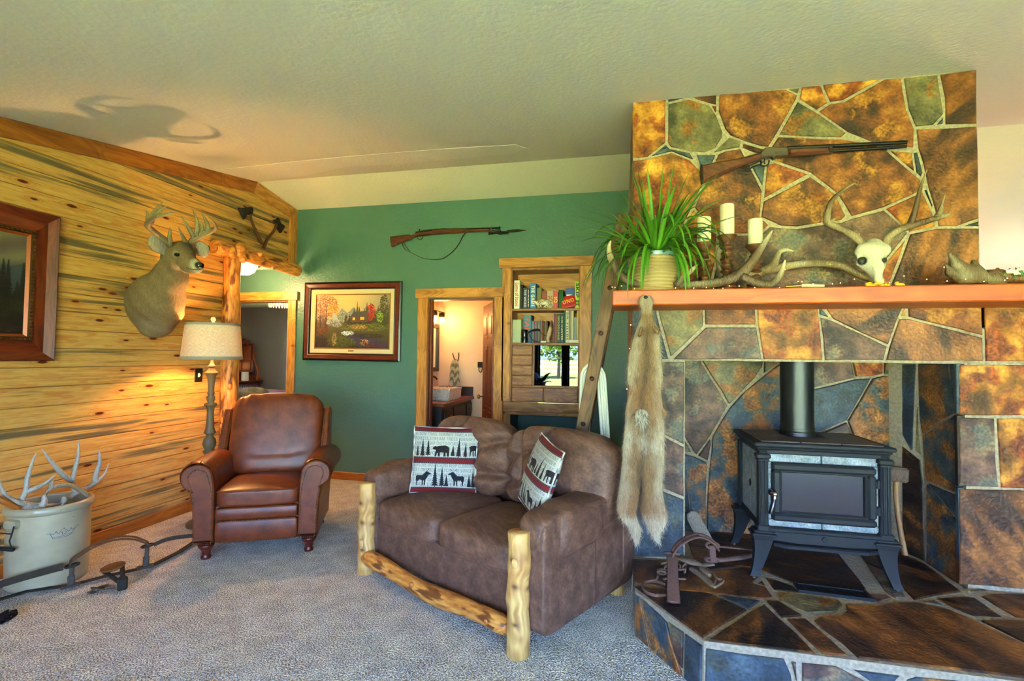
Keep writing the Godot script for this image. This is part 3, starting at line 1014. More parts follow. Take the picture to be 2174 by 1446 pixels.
	for q in [[-0.20, -0.02, 0.26, 0.56], [0.02, 0.20, 0.26, 0.56], [-0.20, -0.02, 0.05, 0.22], [0.02, 0.20, 0.05, 0.22]]: onebox("panel", M.door_wood, mi, q[0], q[1], q[2], q[3], 0.0, 0.014, 0.008, 1)
	b = MB.new()
	b.ball(T(0, 0.24, 0.03), Vector3(0.014, 0.014, 0.014))
	put("knob", b, M.chrome, mi)
	var arm := MB.new()
	arm.tube(curve([Vector3(-7.36, 0.865, -8.83), Vector3(-7.34, 1.05, -8.83), Vector3(-7.44, 1.3, -8.83), Vector3(-7.43, 1.42, -8.83), Vector3(-7.36, 1.47, -8.83)], 6), [0.035, 0.04, 0.042, 0.04, 0.035, 0.032, 0.03, 0.03, 0.03, 0.028, 0.026, 0.024, 0.024, 0.024, 0.022, 0.022, 0.022, 0.02, 0.02, 0.02, 0.018, 0.018, 0.018, 0.015, 0.012], 8, Vector2(1, 0.5))
	tag(put("mirror_arm", arm, M.amber_trim), "curved wooden mirror arm standing on the bedroom dresser", "mirror arm")
	b = MB.new()
	b.tint = Color(0.75, 0.72, 0.68)
	b.lathe(T(), [Vector2(0, 0), Vector2(0.065, 0.0), Vector2(0.065, 0.0), Vector2(0.068, 0.02), Vector2(0.066, 0.17), Vector2(0.07, 0.18), Vector2(0.06, 0.18), Vector2(0.058, 0.01)], 16)
	var jar := put("glass_jar", b, M.stoneware)
	jar.position = Vector3(-7.42, 0.862, -8.56)
	tag(jar, "pale patterned jar at the right end of the bedroom dresser", "jar")
	var dog := thing("dog_figurine", "small black and white dog figurine on the bedroom dresser", "figurine", T(-7.66, 0.862, -8.55))
	b = MB.new()
	b.tint = Color(0.8, 0.79, 0.76)
	b.ball(T(0, 0.05, 0), Vector3(0.045, 0.055, 0.04)); b.ball(T(0.0, 0.12, 0.02), Vector3(0.036, 0.034, 0.036)); b.ball(T(-0.03, 0.012, 0.0), Vector3(0.05, 0.014, 0.045))
	put("body", b, M.glossy, dog)
	for s in [-1, 1]:
		b = MB.new()
		b.tint = Color(0.05, 0.05, 0.05)
		b.ball(T(s * 0.032, 0.125, 0.01, 0, 0, s * 20), Vector3(0.012, 0.03, 0.02))
		put("ear", b, M.glossy, dog)
	for q in [[-7.94, 1.10, "upper round glowing glass lamp on the bedroom dresser", 0.075], [-7.98, 0.93, "lower round glowing glass lamp on the bedroom dresser", 0.062]]:
		var gl := thing("globe_lamp", q[2], "lamp", T(q[0], q[1], -8.62))
		b = MB.new()
		b.ball(T(), Vector3(1, 1, 1) * q[3], 16, 10)
		put("globe", b, M.globe_glow if M.has("globe_glow") else glow("globe_glow", Color(1.0, 0.72, 0.40), 0.12), gl)
		b = MB.new()
		b.lathe(T(), [Vector2(0.05, -q[1] + 0.862), Vector2(0.012, -q[3]), Vector2(0.03, -q[3] + 0.01)], 12)
		put("base", b, M.brass, gl)
	lamp_light("globe_light", Vector3(-7.9, 1.15, -8.5), Color(1.0, 0.7, 0.4), 0.12, 0.05)
	# bed
	var bed := thing("bed", "bed with a red, white and navy plaid blanket in the bedroom", "bed", T(-6.1, 0, -7.1))
	onebox("base", M.cherry, bed, -0.75, 1.25, 0.12, 0.42, -0.95, 0.95, 0.02)
	var stripes := bake(128, 128, func(_i, x, y):
		var c := Color(0.50, 0.05, 0.07)
		if x % 64 < 22: c = c.lerp(Color(0.06, 0.07, 0.16), 0.75)
		if y % 64 < 22: c = c.lerp(Color(0.06, 0.07, 0.16), 0.65)
		if x % 64 > 40 and x % 64 < 46: c = c.lerp(Color(0.85, 0.82, 0.8), 0.8)
		if y % 64 > 38 and y % 64 < 48: c = c.lerp(Color(0.85, 0.82, 0.8), 0.8)
		return c)
	tmat("plaid", stripes, 0.95, 1.7)
	b = MB.new()
	b.cushion(T(0.25, 0.53, 0), Vector3(2.06, 0.44, 2.0), 0.16, func(p): return p + Vector3(0, 0.012 * sin(p.x * 9.0 + p.z * 7.0) * (1.0 if p.y > 0 else 0.0), 0), 64, 32)
	put("blanket", b, M.plaid, bed)
	fur_throw(Vector3(-5.75, 0.76, -6.45))

func fur_throw(at: Vector3):
	var b := MB.new()
	b.shade = func(p): return Color(0.50, 0.42, 0.34).lerp(Color(0.16, 0.11, 0.08), 0.5 + 0.5 * sin(p.x * 23.0) * sin(p.z * 19.0 + 1.0))
	b.cushion(T(), Vector3(0.85, 0.2, 0.62), 0.6, func(p): return p * (1.0 + 0.12 * sin(p.x * 17.0 + p.z * 13.0)) + Vector3(0, 0.03 * sin(p.x * 9.0), 0), 40, 18)
	var f := put("fur_throw", b, M.fur)
	f.position = at
	tag(f, "shaggy grey and brown fur throw on the plaid bed", "fur")
	hair_on(f, b, 3500, 0.05, 0.0025, Vector3(0, -0.3, 0), 77)

# short strands rooted on a built surface; one part that nobody could count
func hair_on(parent: Node3D, src: MB, count: int, length: float, width: float, comb: Vector3, sd: int, tones = null):
	var r := RandomNumberGenerator.new()
	r.seed = sd
	var s := MB.new()
	s.flat([Vector3(-0.5, 0, 0), Vector3(0.5, 0, 0), Vector3(0.12, 1, 0.12), Vector3(-0.12, 1, 0.12)], [Vector2.ZERO, Vector2.ZERO, Vector2.ZERO, Vector2.ZERO], Vector3(0, 0, -1))
	var sm := s.mesh()
	sm.surface_set_material(0, M.hair)
	var areas := PackedFloat32Array()
	var total := 0.0
	for k in range(0, src.i.size(), 3):
		total += (src.v[src.i[k + 1]] - src.v[src.i[k]]).cross(src.v[src.i[k + 2]] - src.v[src.i[k]]).length()
		areas.append(total)
	var mm := MultiMesh.new()
	mm.transform_format = MultiMesh.TRANSFORM_3D
	mm.use_colors = true
	mm.instance_count = count
	mm.mesh = sm
	for k in count:
		var f := areas.bsearch(r.randf() * total)
		f = mini(f, areas.size() - 1) * 3
		var u := r.randf()
		var w := r.randf()
		if u + w > 1.0: u = 1.0 - u; w = 1.0 - w
		var a := src.i[f]
		var p := src.v[a] + (src.v[src.i[f + 1]] - src.v[a]) * u + (src.v[src.i[f + 2]] - src.v[a]) * w
		var d := (src.n[a] * 0.55 + comb + Vector3(r.randfn(), r.randfn(), r.randfn()) * 0.22).normalized()
		var x := d.cross(src.n[a])
		if x.length() < 0.01: x = Vector3.RIGHT
		x = x.normalized()
		var z := x.cross(d).normalized()
		var ln := length * r.randf_range(0.6, 1.3)
		mm.set_instance_transform(k, Transform3D(Basis(x * width, d * ln, z * ln), p))
		var c: Color = tones.call(p, r) if tones != null else src.c[a]
		mm.set_instance_color(k, c * r.randf_range(0.75, 1.35))
	var mi := MultiMeshInstance3D.new()
	mi.name = "hair"
	mi.multimesh = mm
	mi.set_meta("kind", "stuff")
	parent.add_child(mi)


# ---------------------------------------------------------------- bathroom seen through its doorway
func bathroom():
	casing("trim_24", -2.187, -2.07, 0, 2.056, M.golden_oak)
	casing("trim_25", -1.312, -1.205, 0, 2.056, M.golden_oak)
	casing("trim_26", -2.215, -1.203, 2.056, 2.158, M.golden_oak, 0, 0.03)
	var b := MB.new()
	for q in [[-2.072, -2.058, 0.0, 2.045], [-1.332, -1.318, 0.0, 2.045], [-2.07, -1.32, 2.035, 2.047]]: span(b, q[0], q[1], q[2], q[3], WZ - 0.14, WZ + 0.002)
	for q in [[-2.058, -2.045], [-1.345, -1.332]]: span(b, q[0], q[1], 0, 2.035, WZ - 0.075, WZ - 0.045)
	struct("trim_27", b, M.door_wood)
	b = MB.new()
	span(b, -2.64, -2.52, 0, 2.5, -6.7, -5.2)
	span(b, -2.64, -1.1, 0, 2.5, -6.72, -6.6)
	span(b, -1.22, -1.1, 0, 2.5, -6.6, -5.6)
	struct("wall_bath", b, M.bath_paint)
	b = MB.new()
	span(b, -2.7, -1.1, 2.43, 2.5, -6.75, -5.1)
	struct("ceiling", b, M.bath_paint)
	# six-panel door standing open into the bathroom
	var d := MB.new()
	span(d, -0.74, 0, 0.01, 2.03, -0.038, 0, 0.003, 1)
	var door := struct("door_1", d, M.door_wood)
	door.transform = Transform3D(Basis(Vector3(0.435, 0, 0.90), Vector3.UP, Vector3(-0.90, 0, 0.435)), Vector3(-1.325, 0, -5.15))
	for r in [[1.62, 1.93], [0.95, 1.55], [0.2, 0.84]]:
		for c in [[-0.63, -0.41], [-0.33, -0.11]]:
			b = MB.new()
			span(b, c[0], c[1], r[0], r[1], -0.012, 0.004, 0.012, 1)
			span(b, c[0] + 0.05, c[1] - 0.05, r[0] + 0.05, r[1] - 0.05, 0.0, 0.010, 0.008, 1)
			put("panel", b, M.door_wood, door)
	b = MB.new()
	b.lathe(T(-0.68, 0.93, 0.0, 90), [Vector2(0.028, 0.0), Vector2(0.028, 0.006), Vector2(0.010, 0.01), Vector2(0.010, 0.035), Vector2(0.028, 0.045), Vector2(0.03, 0.06), Vector2(0.02, 0.07), Vector2(0.0, 0.072)], 16)
	put("door_knob", b, M.brass, door)
	# vanity
	var v := thing("vanity_cabinet", "dark grey bathroom vanity with drawers and copper handles", "cabinet", T(-2.0, 0, -6.58))
	onebox("body", M.dark_cabinet, v, -0.52, -0.02, 0.08, 0.82, 0.0, 1.16, 0.006, 1)
	for q in [[0.03, 0.27, 0.62, 0.78], [0.31, 0.78, 0.62, 0.78], [0.83, 1.1, 0.62, 0.78]]:
		var dr := onebox("drawer", M.dark_cabinet, v, -0.02, 0.0, q[2], q[3], q[0], q[1], 0.006, 2)
		if q[0] != 0.31:
			b = MB.new()
			b.tube([Vector3(0.0, 0.70, (q[0] + q[1]) / 2 - 0.05), Vector3(0.025, 0.70, (q[0] + q[1]) / 2 - 0.045), Vector3(0.025, 0.70, (q[0] + q[1]) / 2 + 0.045), Vector3(0.0, 0.70, (q[0] + q[1]) / 2 + 0.05)], 0.005, 6)
			put("handle", b, M.copper_wire, dr)
	for q in [[0.03, 0.27, 0.24], [0.31, 0.78, 0.74], [0.83, 1.1, 0.86]]:
		var dr := onebox("door", M.dark_cabinet, v, -0.02, 0.0, 0.12, 0.58, q[0], q[1], 0.006, 1)
		b = MB.new()
		span(b, 0.0, 0.006, 0.17, 0.53, q[0] + 0.05, q[1] - 0.05, 0.005)
		put("panel", b, M.dark_cabinet, dr)
		b = MB.new()
		b.tube([Vector3(0.0, 0.41, q[2]), Vector3(0.025, 0.42, q[2]), Vector3(0.025, 0.50, q[2]), Vector3(0.0, 0.51, q[2])], 0.005, 6)
		put("handle", b, M.copper_wire, dr)
	b = MB.new()
	span(b, -2.52, -1.985, 0.82, 0.862, -6.6, -5.39, 0.006, 2)
	tag(put("countertop", b, M.door_wood), "polished wooden countertop under the marbled basin", "countertop")
	b = MB.new()
	span(b, -2.5, -2.0, 0.864, 0.99, -6.6, -6.582, 0.002)
	tag(put("backsplash", b, M.dark_cabinet), "dark backsplash board at the end of the bathroom counter", "backsplash")
	b = MB.new()
	var ri := 0.19
	for q in [[-1, 0], [1, 0], [0, -1], [0, 1]]:
		var nx: float = q[0]
		var nz: float = q[1]
		var c0 := Vector3(nx * 0.17, 0.0, nz * 0.2)
		var t0 := Vector3(nx * 0.2, 0.145, nz * 0.235)
		var sd := Vector3(0 if nx else 1, 0, 0 if nz else 1)
		var h0 := 0.17 if nz else 0.2
		var h1 := 0.2 if nz else 0.235
		b.flat([c0 - sd * h0, c0 + sd * h0, t0 + sd * h1, t0 - sd * h1], [Vector2.ZERO, Vector2.ZERO, Vector2.ZERO, Vector2.ZERO], Vector3(0, 0.07, 0))
		var k := Vector3(0.9, 1, 0.9)
		b.flat([t0 - sd * h1, t0 + sd * h1, (t0 + sd * h1) * k, (t0 - sd * h1) * k], [Vector2.ZERO, Vector2.ZERO, Vector2.ZERO, Vector2.ZERO], Vector3(0, 0, 0))
		b.flat([(t0 - sd * h1) * k, (t0 + sd * h1) * k, c0 * 0.85 + sd * h0 * 0.85 + Vector3(0, 0.03, 0), c0 * 0.85 - sd * h0 * 0.85 + Vector3(0, 0.03, 0)], [Vector2.ZERO, Vector2.ZERO, Vector2.ZERO, Vector2.ZERO], Vector3(nx, 0.07, nz))
	b.flat([Vector3(-0.145, 0.03, -0.17), Vector3(0.145, 0.03, -0.17), Vector3(0.145, 0.03, 0.17), Vector3(-0.145, 0.03, 0.17)], [Vector2.ZERO, Vector2.ZERO, Vector2.ZERO, Vector2.ZERO], Vector3(0, -1, 0))
	var basin := put("vessel_sink", b, M.crazed_china)
	basin.position = Vector3(-2.24, 0.862, -5.98)
	tag(basin, "white square vessel sink with black crackle veins on the bathroom counter", "sink")
	b = MB.new()
	b.tube(curve([Vector3(0, 0, 0), Vector3(0, 0.22, 0), Vector3(0.05, 0.285, 0), Vector3(0.13, 0.285, 0), Vector3(0.17, 0.25, 0)], 5), [0.016, 0.014, 0.014, 0.014, 0.014, 0.013, 0.013, 0.013, 0.013, 0.013, 0.013, 0.013, 0.013, 0.013, 0.013, 0.013, 0.013, 0.012, 0.012, 0.012, 0.012], 8)
	var fa := put("faucet", b, M.bronze)
	fa.position = Vector3(-2.47, 0.862, -5.98)
	tag(fa, "dark bronze faucet arching over the marbled sink", "faucet")
	b = MB.new()
	b.tint = Color(0.85, 0.78, 0.66)
	b.lathe(T(), [Vector2(0, 0), Vector2(0.03, 0.0), Vector2(0.03, 0.0), Vector2(0.035, 0.09), Vector2(0.03, 0.1), Vector2(0.0, 0.1)], 14)
	var cup := put("cup", b, M.glossy)
	cup.position = Vector3(-2.13, 0.862, -6.35)
	tag(cup, "small pale cup behind the marbled sink", "cup")
	# mirror, its lamp, and hooks
	var mi := thing("framed_mirror", "tall grey framed mirror on the bathroom's left wall", "mirror", T(-2.52, 1.2, -6.1))
	for q in [[-0.44, 0.44, 0.0, 0.06], [-0.44, 0.44, 0.60, 0.66], [-0.44, -0.38, 0.06, 0.60], [0.38, 0.44, 0.06, 0.60]]: onebox("frame", M.dark_cabinet, mi, 0.0, 0.03, q[2], q[3], q[0], q[1], 0.004)
	onebox("glass", M.mirror, mi, 0.0, 0.012, 0.06, 0.60, -0.38, 0.38)
	var vl := thing("vanity_lamp", "bathroom lamp of glass jars glowing on a dark pipe above the mirror", "lamp", T(-2.52, 1.99, -6.15))
	b = MB.new()
	span(b, 0, 0.03, -0.06, 0.06, -0.12, 0.12, 0.005)
	b.tube([Vector3(0.10, 0.03, -0.38), Vector3(0.10, 0.03, 0.38)], 0.013, 8)
	b.tube([Vector3(0.0, 0.03, 0), Vector3(0.10, 0.03, 0)], 0.013, 8)
	put("pipe", b, M.bronze, vl)
	for z in [-0.28, 0.0, 0.28]:
		b = MB.new()
		b.lathe(T(0.10, 0, z), [Vector2(0.04, -0.03), Vector2(0.042, 0.0), Vector2(0.03, 0.03), Vector2(0.0, 0.035)], 14)
		put("cap", b, M.bronze, vl)
		b = MB.new()
		b.lathe(T(0.10, 0, z), [Vector2(0.045, -0.15), Vector2(0.048, -0.05), Vector2(0.038, -0.03)], 16)
		var jr := put("jar", b, M.pane, vl)
		b = MB.new()
		b.ball(T(0.10, -0.085, z), Vector3(0.028, 0.038, 0.028), 12, 8)
		put("bulb", b, M.bulb_glow, jr)
		lamp_light("vanity_light", Vector3(-2.36, 1.905, -6.15 + z), Color(1.0, 0.70, 0.42), 0.34, 0.03)
	var zb := -6.6
	var hk := MB.new()
	hk.tube(curve([zp(961, 750, zb + 0.03), zp(963, 758, zb + 0.04), zp(966, 766, zb + 0.05), zp(969, 770, zb + 0.05), zp(972, 766, zb + 0.05), zp(974, 757, zb + 0.04), zp(974, 749, zb + 0.03)], 4), 0.011, 7, Vector2(1, 0.6))
	hk.tube([zp(968, 763, zb), zp(968, 768, zb + 0.055)], 0.008, 6)
	tag(put("horseshoe_hook", hk, M.bronze), "upturned horseshoe used as a towel hook on the bathroom wall", "hook")
	var strp := bake(64, 64, func(_i, _x, y): return Color(0.72, 0.68, 0.56) if (y / 8) % 2 == 0 else Color(0.46, 0.46, 0.34))
	tmat("striped_towel", strp, 1.0, 1.0)
	b = MB.new()
	var rows := []
	for q in 17:
		var f := q / 16.0
		var row := PackedVector3Array()
		for k in 25:
			var g := k / 24.0 * 2.0 - 1.0
			var half := lerpf(0.03, 0.105, pow(f, 0.7)) * (1.0 + 0.12 * sin(f * 5.0 + 1.0))
			var drop := f * (0.37 + 0.05 * sin(g * 5.5 + 0.8))
			row.append(Vector3(g * half - 0.01 * f, -drop, 0.05 + 0.022 * sin(g * 9.0 + f) * (0.4 + f)))
		rows.append(row)
	b.grid(rows, false, 1.0, 3.0, Vector2.ZERO, -1)
	for q in b.t.size(): b.t[q] = Vector2((q % 25) / 24.0, (q / 25) / 16.0 * 0.85)
	var tw := put("hand_towel", b, M.striped_towel)
	tw.position = zp(968, 764, zb + 0.02)
	tag(tw, "striped cream and olive hand towel hanging from the horseshoe hook", "towel")
	var pl := thing("towel_ring", "dark square plate with a hanging ring beside the bathroom door", "towel ring", Transform3D(Basis(), zp(1023, 776, zb)))
	onebox("plate", M.bronze, pl, -0.06, 0.03, -0.03, 0.05, 0.0, 0.012, 0.006)
	b = MB.new()
	b.tube(curve([Vector3(-0.03, 0, 0.02), Vector3(-0.035, -0.06, 0.03), Vector3(-0.01, -0.095, 0.03), Vector3(0.012, -0.06, 0.03), Vector3(0.01, 0, 0.02)], 5), 0.006, 6)
	put("ring", b, M.bronze, pl)
	b = MB.new()
	span(b, -2.04, -1.86, 0.30, 0.565, -5.35, -5.14, 0.02)
	tag(put("hamper", b, M.handle_ash), "pale wooden hamper just inside the bathroom doorway, behind the cushion", "hamper")


# ---------------------------------------------------------------- the built-in cabinet with games and books
func label_box(called: String, label: String, category: String, group: String, x0: float, x1: float, y0: float, h: float, depth: float, zf: float, col: Color, words := "", ink := Color.BLACK, turn := 1, tilt := 0.0) -> Node3D:
	var o := thing(called, label, category, T((x0 + x1) / 2, y0, zf, 0, 0, tilt), group)
	var b := MB.new()
	b.tint = col.srgb_to_linear()
	var w := x1 - x0
	span(b, -w / 2, w / 2, 0, h, -depth, 0, 0.0015)
	put("cover" if category == "book" else "box", b, M.plain, o)
	if category == "book":
		b = MB.new()
		b.tint = Color(0.75, 0.72, 0.64)
		span(b, -w / 2 + 0.003, w / 2 - 0.003, h - 0.001, h + 0.0012, -depth + 0.004, -0.006)
		put("pages", b, M.plain, o)
	if words:
		var im := Image.create(48, int(48.0 * h / w) if w > 0 else 200, false, Image.FORMAT_RGB8)
		im.fill(col)
		var W := im.get_width()
		var Hh := im.get_height()
		if turn == 1: print_text(im, words, Rect2(9, Hh * 0.08, W - 18, Hh * 0.84), ink, true, 1)
		else: print_text(im, words, Rect2(4, Hh * 0.3, W - 8, Hh * 0.35), ink, true, 0)
		var m := StandardMaterial3D.new()
		m.albedo_texture = ImageTexture.create_from_image(im)
		m.roughness = 0.5
		b = MB.new()
		b.flat([Vector3(-w / 2 + 0.002, 0.002, 0.0008), Vector3(w / 2 - 0.002, 0.002, 0.0008), Vector3(w / 2 - 0.002, h - 0.002, 0.0008), Vector3(-w / 2 + 0.002, h - 0.002, 0.0008)], [Vector2(0, 1), Vector2(1, 1), Vector2(1, 0), Vector2(0, 0)], Vector3(0, 0, -1))
		put("spine_label", b, m, o)
	return o

func cx(px: float) -> float: return zp(px, 640, WZ - 0.03).x

func built_in_cabinet():
	casing("trim_28", -1.228, -1.133, 0.94, 2.364, M.golden_oak)
	casing("trim_29", -0.402, -0.283, 0.94, 2.364, M.golden_oak)
	casing("trim_30", -1.265, -0.258, 2.364, 2.467, M.golden_oak, 0, 0.032)
	casing("trim_31", -1.20, -0.27, 0.845, 0.94, M.grey_oak, 0, 0.03)
	casing("trim_32", -1.205, -0.262, 0.812, 0.845, M.grey_oak, 0, 0.045)
	casing("trim_33", -1.20, -1.125, 0, 0.812, M.grey_oak)
	casing("trim_34", -0.405, -0.285, 0, 0.812, M.grey_oak)
	var b := MB.new()
	span(b, -1.15, -0.38, 0, 0.9, WZ - 0.42, WZ - 0.40)
	span(b, -1.15, -1.128, 0, 0.9, WZ - 0.40, WZ - 0.002)
	span(b, -0.402, -0.38, 0, 0.9, WZ - 0.40, WZ - 0.002)
	span(b, -1.13, -0.40, 0.84, 0.9, WZ - 0.40, WZ - 0.002)
	struct("wall_niche", b, M.teal_paint)
	var c := thing("built_in_cabinet", "oak cabinet built into the green wall with shelves, drawers and a mirrored door", "cabinet", T())
	var zf := WZ + 0.004
	var zb := WZ - 0.27
	onebox("side", M.drawer_oak, c, -1.14, -1.118, 0.93, 2.36, zb, zf, 0.002, 1)
	onebox("side", M.drawer_oak, c, -0.415, -0.395, 0.93, 2.36, zb, zf, 0.002, 1)
	onebox("back", M.golden_oak, c, -1.14, -0.395, 0.93, 2.36, zb - 0.015, zb, 0, 0)
	onebox("top", M.drawer_oak, c, -1.118, -0.415, 2.335, 2.36, zb, zf, 0.002, 0)
	onebox("shelf", M.drawer_oak, c, -1.118, -0.415, 1.905, 1.928, zb, zf, 0.003, 0)
	onebox("shelf", M.drawer_oak, c, -1.118, -0.415, 1.545, 1.568, zb, zf, 0.003, 0)
	onebox("body", M.drawer_oak, c, -1.118, -0.415, 0.94, 1.545, zb, WZ - 0.016, 0, 0)
	onebox("divider", M.drawer_oak, c, -0.893, -0.878, 1.115, 1.545, WZ - 0.02, zf, 0.002, 1)
	onebox("divider", M.drawer_oak, c, -1.118, -0.415, 1.10, 1.115, WZ - 0.02, zf, 0.002, 0)
	for k in 4: onebox("drawer", M.drawer_oak, c, -1.114, -0.897, 1.119 + 0.1065 * k, 1.219 + 0.1065 * k, WZ - 0.02, WZ + 0.012, 0.006, 0)
	onebox("drawer", M.drawer_oak, c, -1.114, -0.775, 0.945, 1.097, WZ - 0.02, WZ + 0.014, 0.006, 0)
	onebox("drawer", M.drawer_oak, c, -0.762, -0.418, 0.945, 1.097, WZ - 0.02, WZ + 0.014, 0.006, 0)
	onebox("glass_door", M.dark_glass, c, -0.874, -0.419, 1.119, 1.541, WZ - 0.02, WZ - 0.002, 0.003)
	var C := func(r: float, g: float, l: float) -> Color: return Color(r, g, l)
	# upper shelf: games
	var y := 1.929
	var z := WZ - 0.02
	label_box("board_game", "white game box with large red lettering at the left end of the top shelf", "game", "games on the top shelf", cx(1091.5), cx(1103.5), y, 0.305, 0.22, z, C.call(0.88, 0.85, 0.78), "Game of States", C.call(0.75, 0.08, 0.08))
	label_box("board_game", "dark box standing behind the white red-lettered game box", "game", "games on the top shelf", cx(1104), cx(1109), y, 0.26, 0.2, z - 0.03, C.call(0.14, 0.09, 0.07))
	label_box("board_game", "navy game box with white lettering beside the white box", "game", "games on the top shelf", cx(1111), cx(1119.5), y, 0.225, 0.22, z, C.call(0.14, 0.16, 0.30), "THE WORD", C.call(0.85, 0.85, 0.9))
	label_box("board_game", "narrow navy and red game box left of the bright blue box", "game", "games on the top shelf", cx(1120), cx(1124), y, 0.22, 0.2, z, C.call(0.20, 0.16, 0.28), "GAME", C.call(0.8, 0.75, 0.7))
	label_box("board_game", "tall bright blue game box with white lettering", "game", "games on the top shelf", cx(1125), cx(1138), y, 0.27, 0.22, z, C.call(0.06, 0.42, 0.72), "THE GAME", C.call(0.9, 0.9, 0.8))
	label_box("board_game", "olive green game box behind the speckled shell", "game", "games on the top shelf", cx(1139), cx(1149), y, 0.225, 0.2, z - 0.02, C.call(0.45, 0.45, 0.26))
	label_box("board_game", "pale box with a red top band behind the shell", "game", "games on the top shelf", cx(1150), cx(1160), y, 0.19, 0.2, z - 0.02, C.call(0.60, 0.30, 0.22))
	label_box("board_game", "cream picture box with an orange band right of the shell", "game", "games on the top shelf", cx(1161), cx(1174.5), y, 0.19, 0.2, z - 0.01, C.call(0.70, 0.62, 0.46), "25", C.call(0.7, 0.25, 0.1), 0)
	label_box("board_game", "pink game box with yellow lettering on the top shelf", "game", "games on the top shelf", cx(1175), cx(1185), y, 0.175, 0.2, z, C.call(0.80, 0.22, 0.34), "25", C.call(0.9, 0.8, 0.2), 0)
	label_box("board_game", "dark green game box left of the red card tin", "game", "games on the top shelf", cx(1186), cx(1196), y, 0.195, 0.2, z, C.call(0.05, 0.36, 0.12))
	label_box("board_game", "royal blue game box behind the red card tin", "game", "games on the top shelf", cx(1200), cx(1219), y, 0.215, 0.2, z - 0.04, C.call(0.08, 0.28, 0.62), "P", C.call(0.9, 0.9, 0.9), 0)
	label_box("board_game", "lime green game box with black lettering at the right end", "game", "games on the top shelf", cx(1220), cx(1231.5), y, 0.285, 0.22, z - 0.012, C.call(0.62, 0.80, 0.10), "SKIP IT", C.call(0.05, 0.08, 0.04))
	var tin := thing("card_tin", "rounded red card-game tin reading UNO leaning on the top shelf", "tin", T(cx(1209), y + 0.005, WZ + 0.012 - 0.03, -8, 0, 9))
	b = MB.new()
	b.cushion(T(0, 0.068, -0.008), Vector3(0.155, 0.125, 0.03), 0.28, null, 40, 24)
	put("tin", b, mat("uno_red", Color(0.76, 0.06, 0.05), 0.35), tin)
	var tm := TextMesh.new()
	tm.text = "UNO"
	var fo := SystemFont.new()
	fo.font_names = PackedStringArray(["Droid Sans"])
	fo.font_weight = 700
	tm.font = fo
	tm.font_size = 40
	tm.pixel_size = 0.0014
	tm.depth = 0.002
	var tx := MeshInstance3D.new()
	tx.name = "lettering"
	tx.mesh = tm
	tx.material_override = mat("uno_yellow", Color(0.93, 0.72, 0.06), 0.5)
	tx.transform = T(0, 0.07, 0.0085, 0, 0, 8)
	tin.add_child(tx)
	b = MB.new()
	b.shade = func(p): return Color(0.72, 0.62, 0.45).lerp(Color(0.10, 0.045, 0.015), smoothstep(-0.1, 0.35, sin(p.x * 260.0 + 3.0 * sin(p.y * 200.0)) * sin(p.y * 230.0 + p.z * 140.0)))
	b.cushion(T(0, 0.055, 0), Vector3(0.16, 0.10, 0.09), 0.75, func(p): return p * (1.0 + 0.10 * sin(p.x * 70.0) * sin(p.y * 90.0)), 40, 20)
	b.tube([Vector3(-0.06, 0.06, 0), Vector3(-0.10, 0.075, 0.01), Vector3(-0.13, 0.088, 0.012)], [0.034, 0.026, 0.008], 10)
	b.tube([Vector3(0.06, 0.03, 0), Vector3(0.11, 0.02, 0.005), Vector3(0.13, 0.012, 0.005)], [0.03, 0.018, 0.006], 10)
	var sh := put("conch_shell", b, M.glossy)
	sh.position = Vector3(cx(1155), y, WZ + 0.0)
	sh.position.z = WZ - 0.045
	tag(sh, "speckled brown and cream sea shell in front of the games", "shell")
	# lower shelf: books and oddments
	y = 1.5685
	var r := RandomNumberGenerator.new()
	r.seed = 21
	label_box("storage_box", "pale green-white box at the left end of the lower shelf", "box", "", cx(1089), cx(1107.5), y, 0.245, 0.2, z, C.call(0.66, 0.68, 0.56))
	label_box("book", "tall blue and red striped book left of the dark lantern", "book", "books on the lower shelf", cx(1109), cx(1126), y, 0.30, 0.2, z - 0.06, C.call(0.20, 0.44, 0.56), "TALES", C.call(0.85, 0.3, 0.2))
	var many := [[1127, 1130, .235, .20, .32, .40, "thin slate blue"], [1130.3, 1133, .235, .45, .55, .58, "thin pale teal"], [1133.3, 1136, .23, .45, .24, .36, "thin mauve"], [1136.3, 1139, .23, .52, .40, .50, "thin lilac grey"], [1139.3, 1142, .23, .20, .34, .50, "thin mid blue"], [1142.3, 1144.6, .23, .55, .50, .40, "thin sand"], [1144.9, 1147.4, .235, .18, .46, .52, "thin turquoise"], [1147.7, 1151.5, .238, .70, .30, .24, "coral red"], [1152, 1155.5, .225, .30, .26, .16, "dark olive"], [1156, 1159, .23, .52, .42, .24, "tan spined"], [1159.3, 1162.5, .235, .40, .30, .20, "brown spined"], [1176, 1178.2, .31, .45, .22, .40, "tall purple"], [1178.5, 1182, .305, .60, .34, .12, "tall orange"]]
	for q in many: label_box("book", q[6] + " book in the row behind the lantern" if q[0] < 1170 else q[6] + " book right of the tan boot shape", "book", "books on the lower shelf", cx(q[0]), cx(q[1]), y, q[2], 0.16, z - 0.03, C.call(q[3], q[4], q[5]))
	label_box("book", "tall dark green book left of the gilt lettered pair", "book", "books on the lower shelf", cx(1183), cx(1190), y, .305, .18, z, C.call(.10, .26, .22), "WOODLAND", C.call(.65, .6, .4))
	label_box("book", "dark teal book with pale lettering in the green row", "book", "books on the lower shelf", cx(1190.3), cx(1197.3), y, .305, .18, z, C.call(.08, .23, .25), "THE HUNTER", C.call(.75, .7, .5))
	label_box("book", "thin tall green book that rises above its row", "book", "books on the lower shelf", cx(1197.6), cx(1201), y, .385, .18, z, C.call(.07, .34, .24))
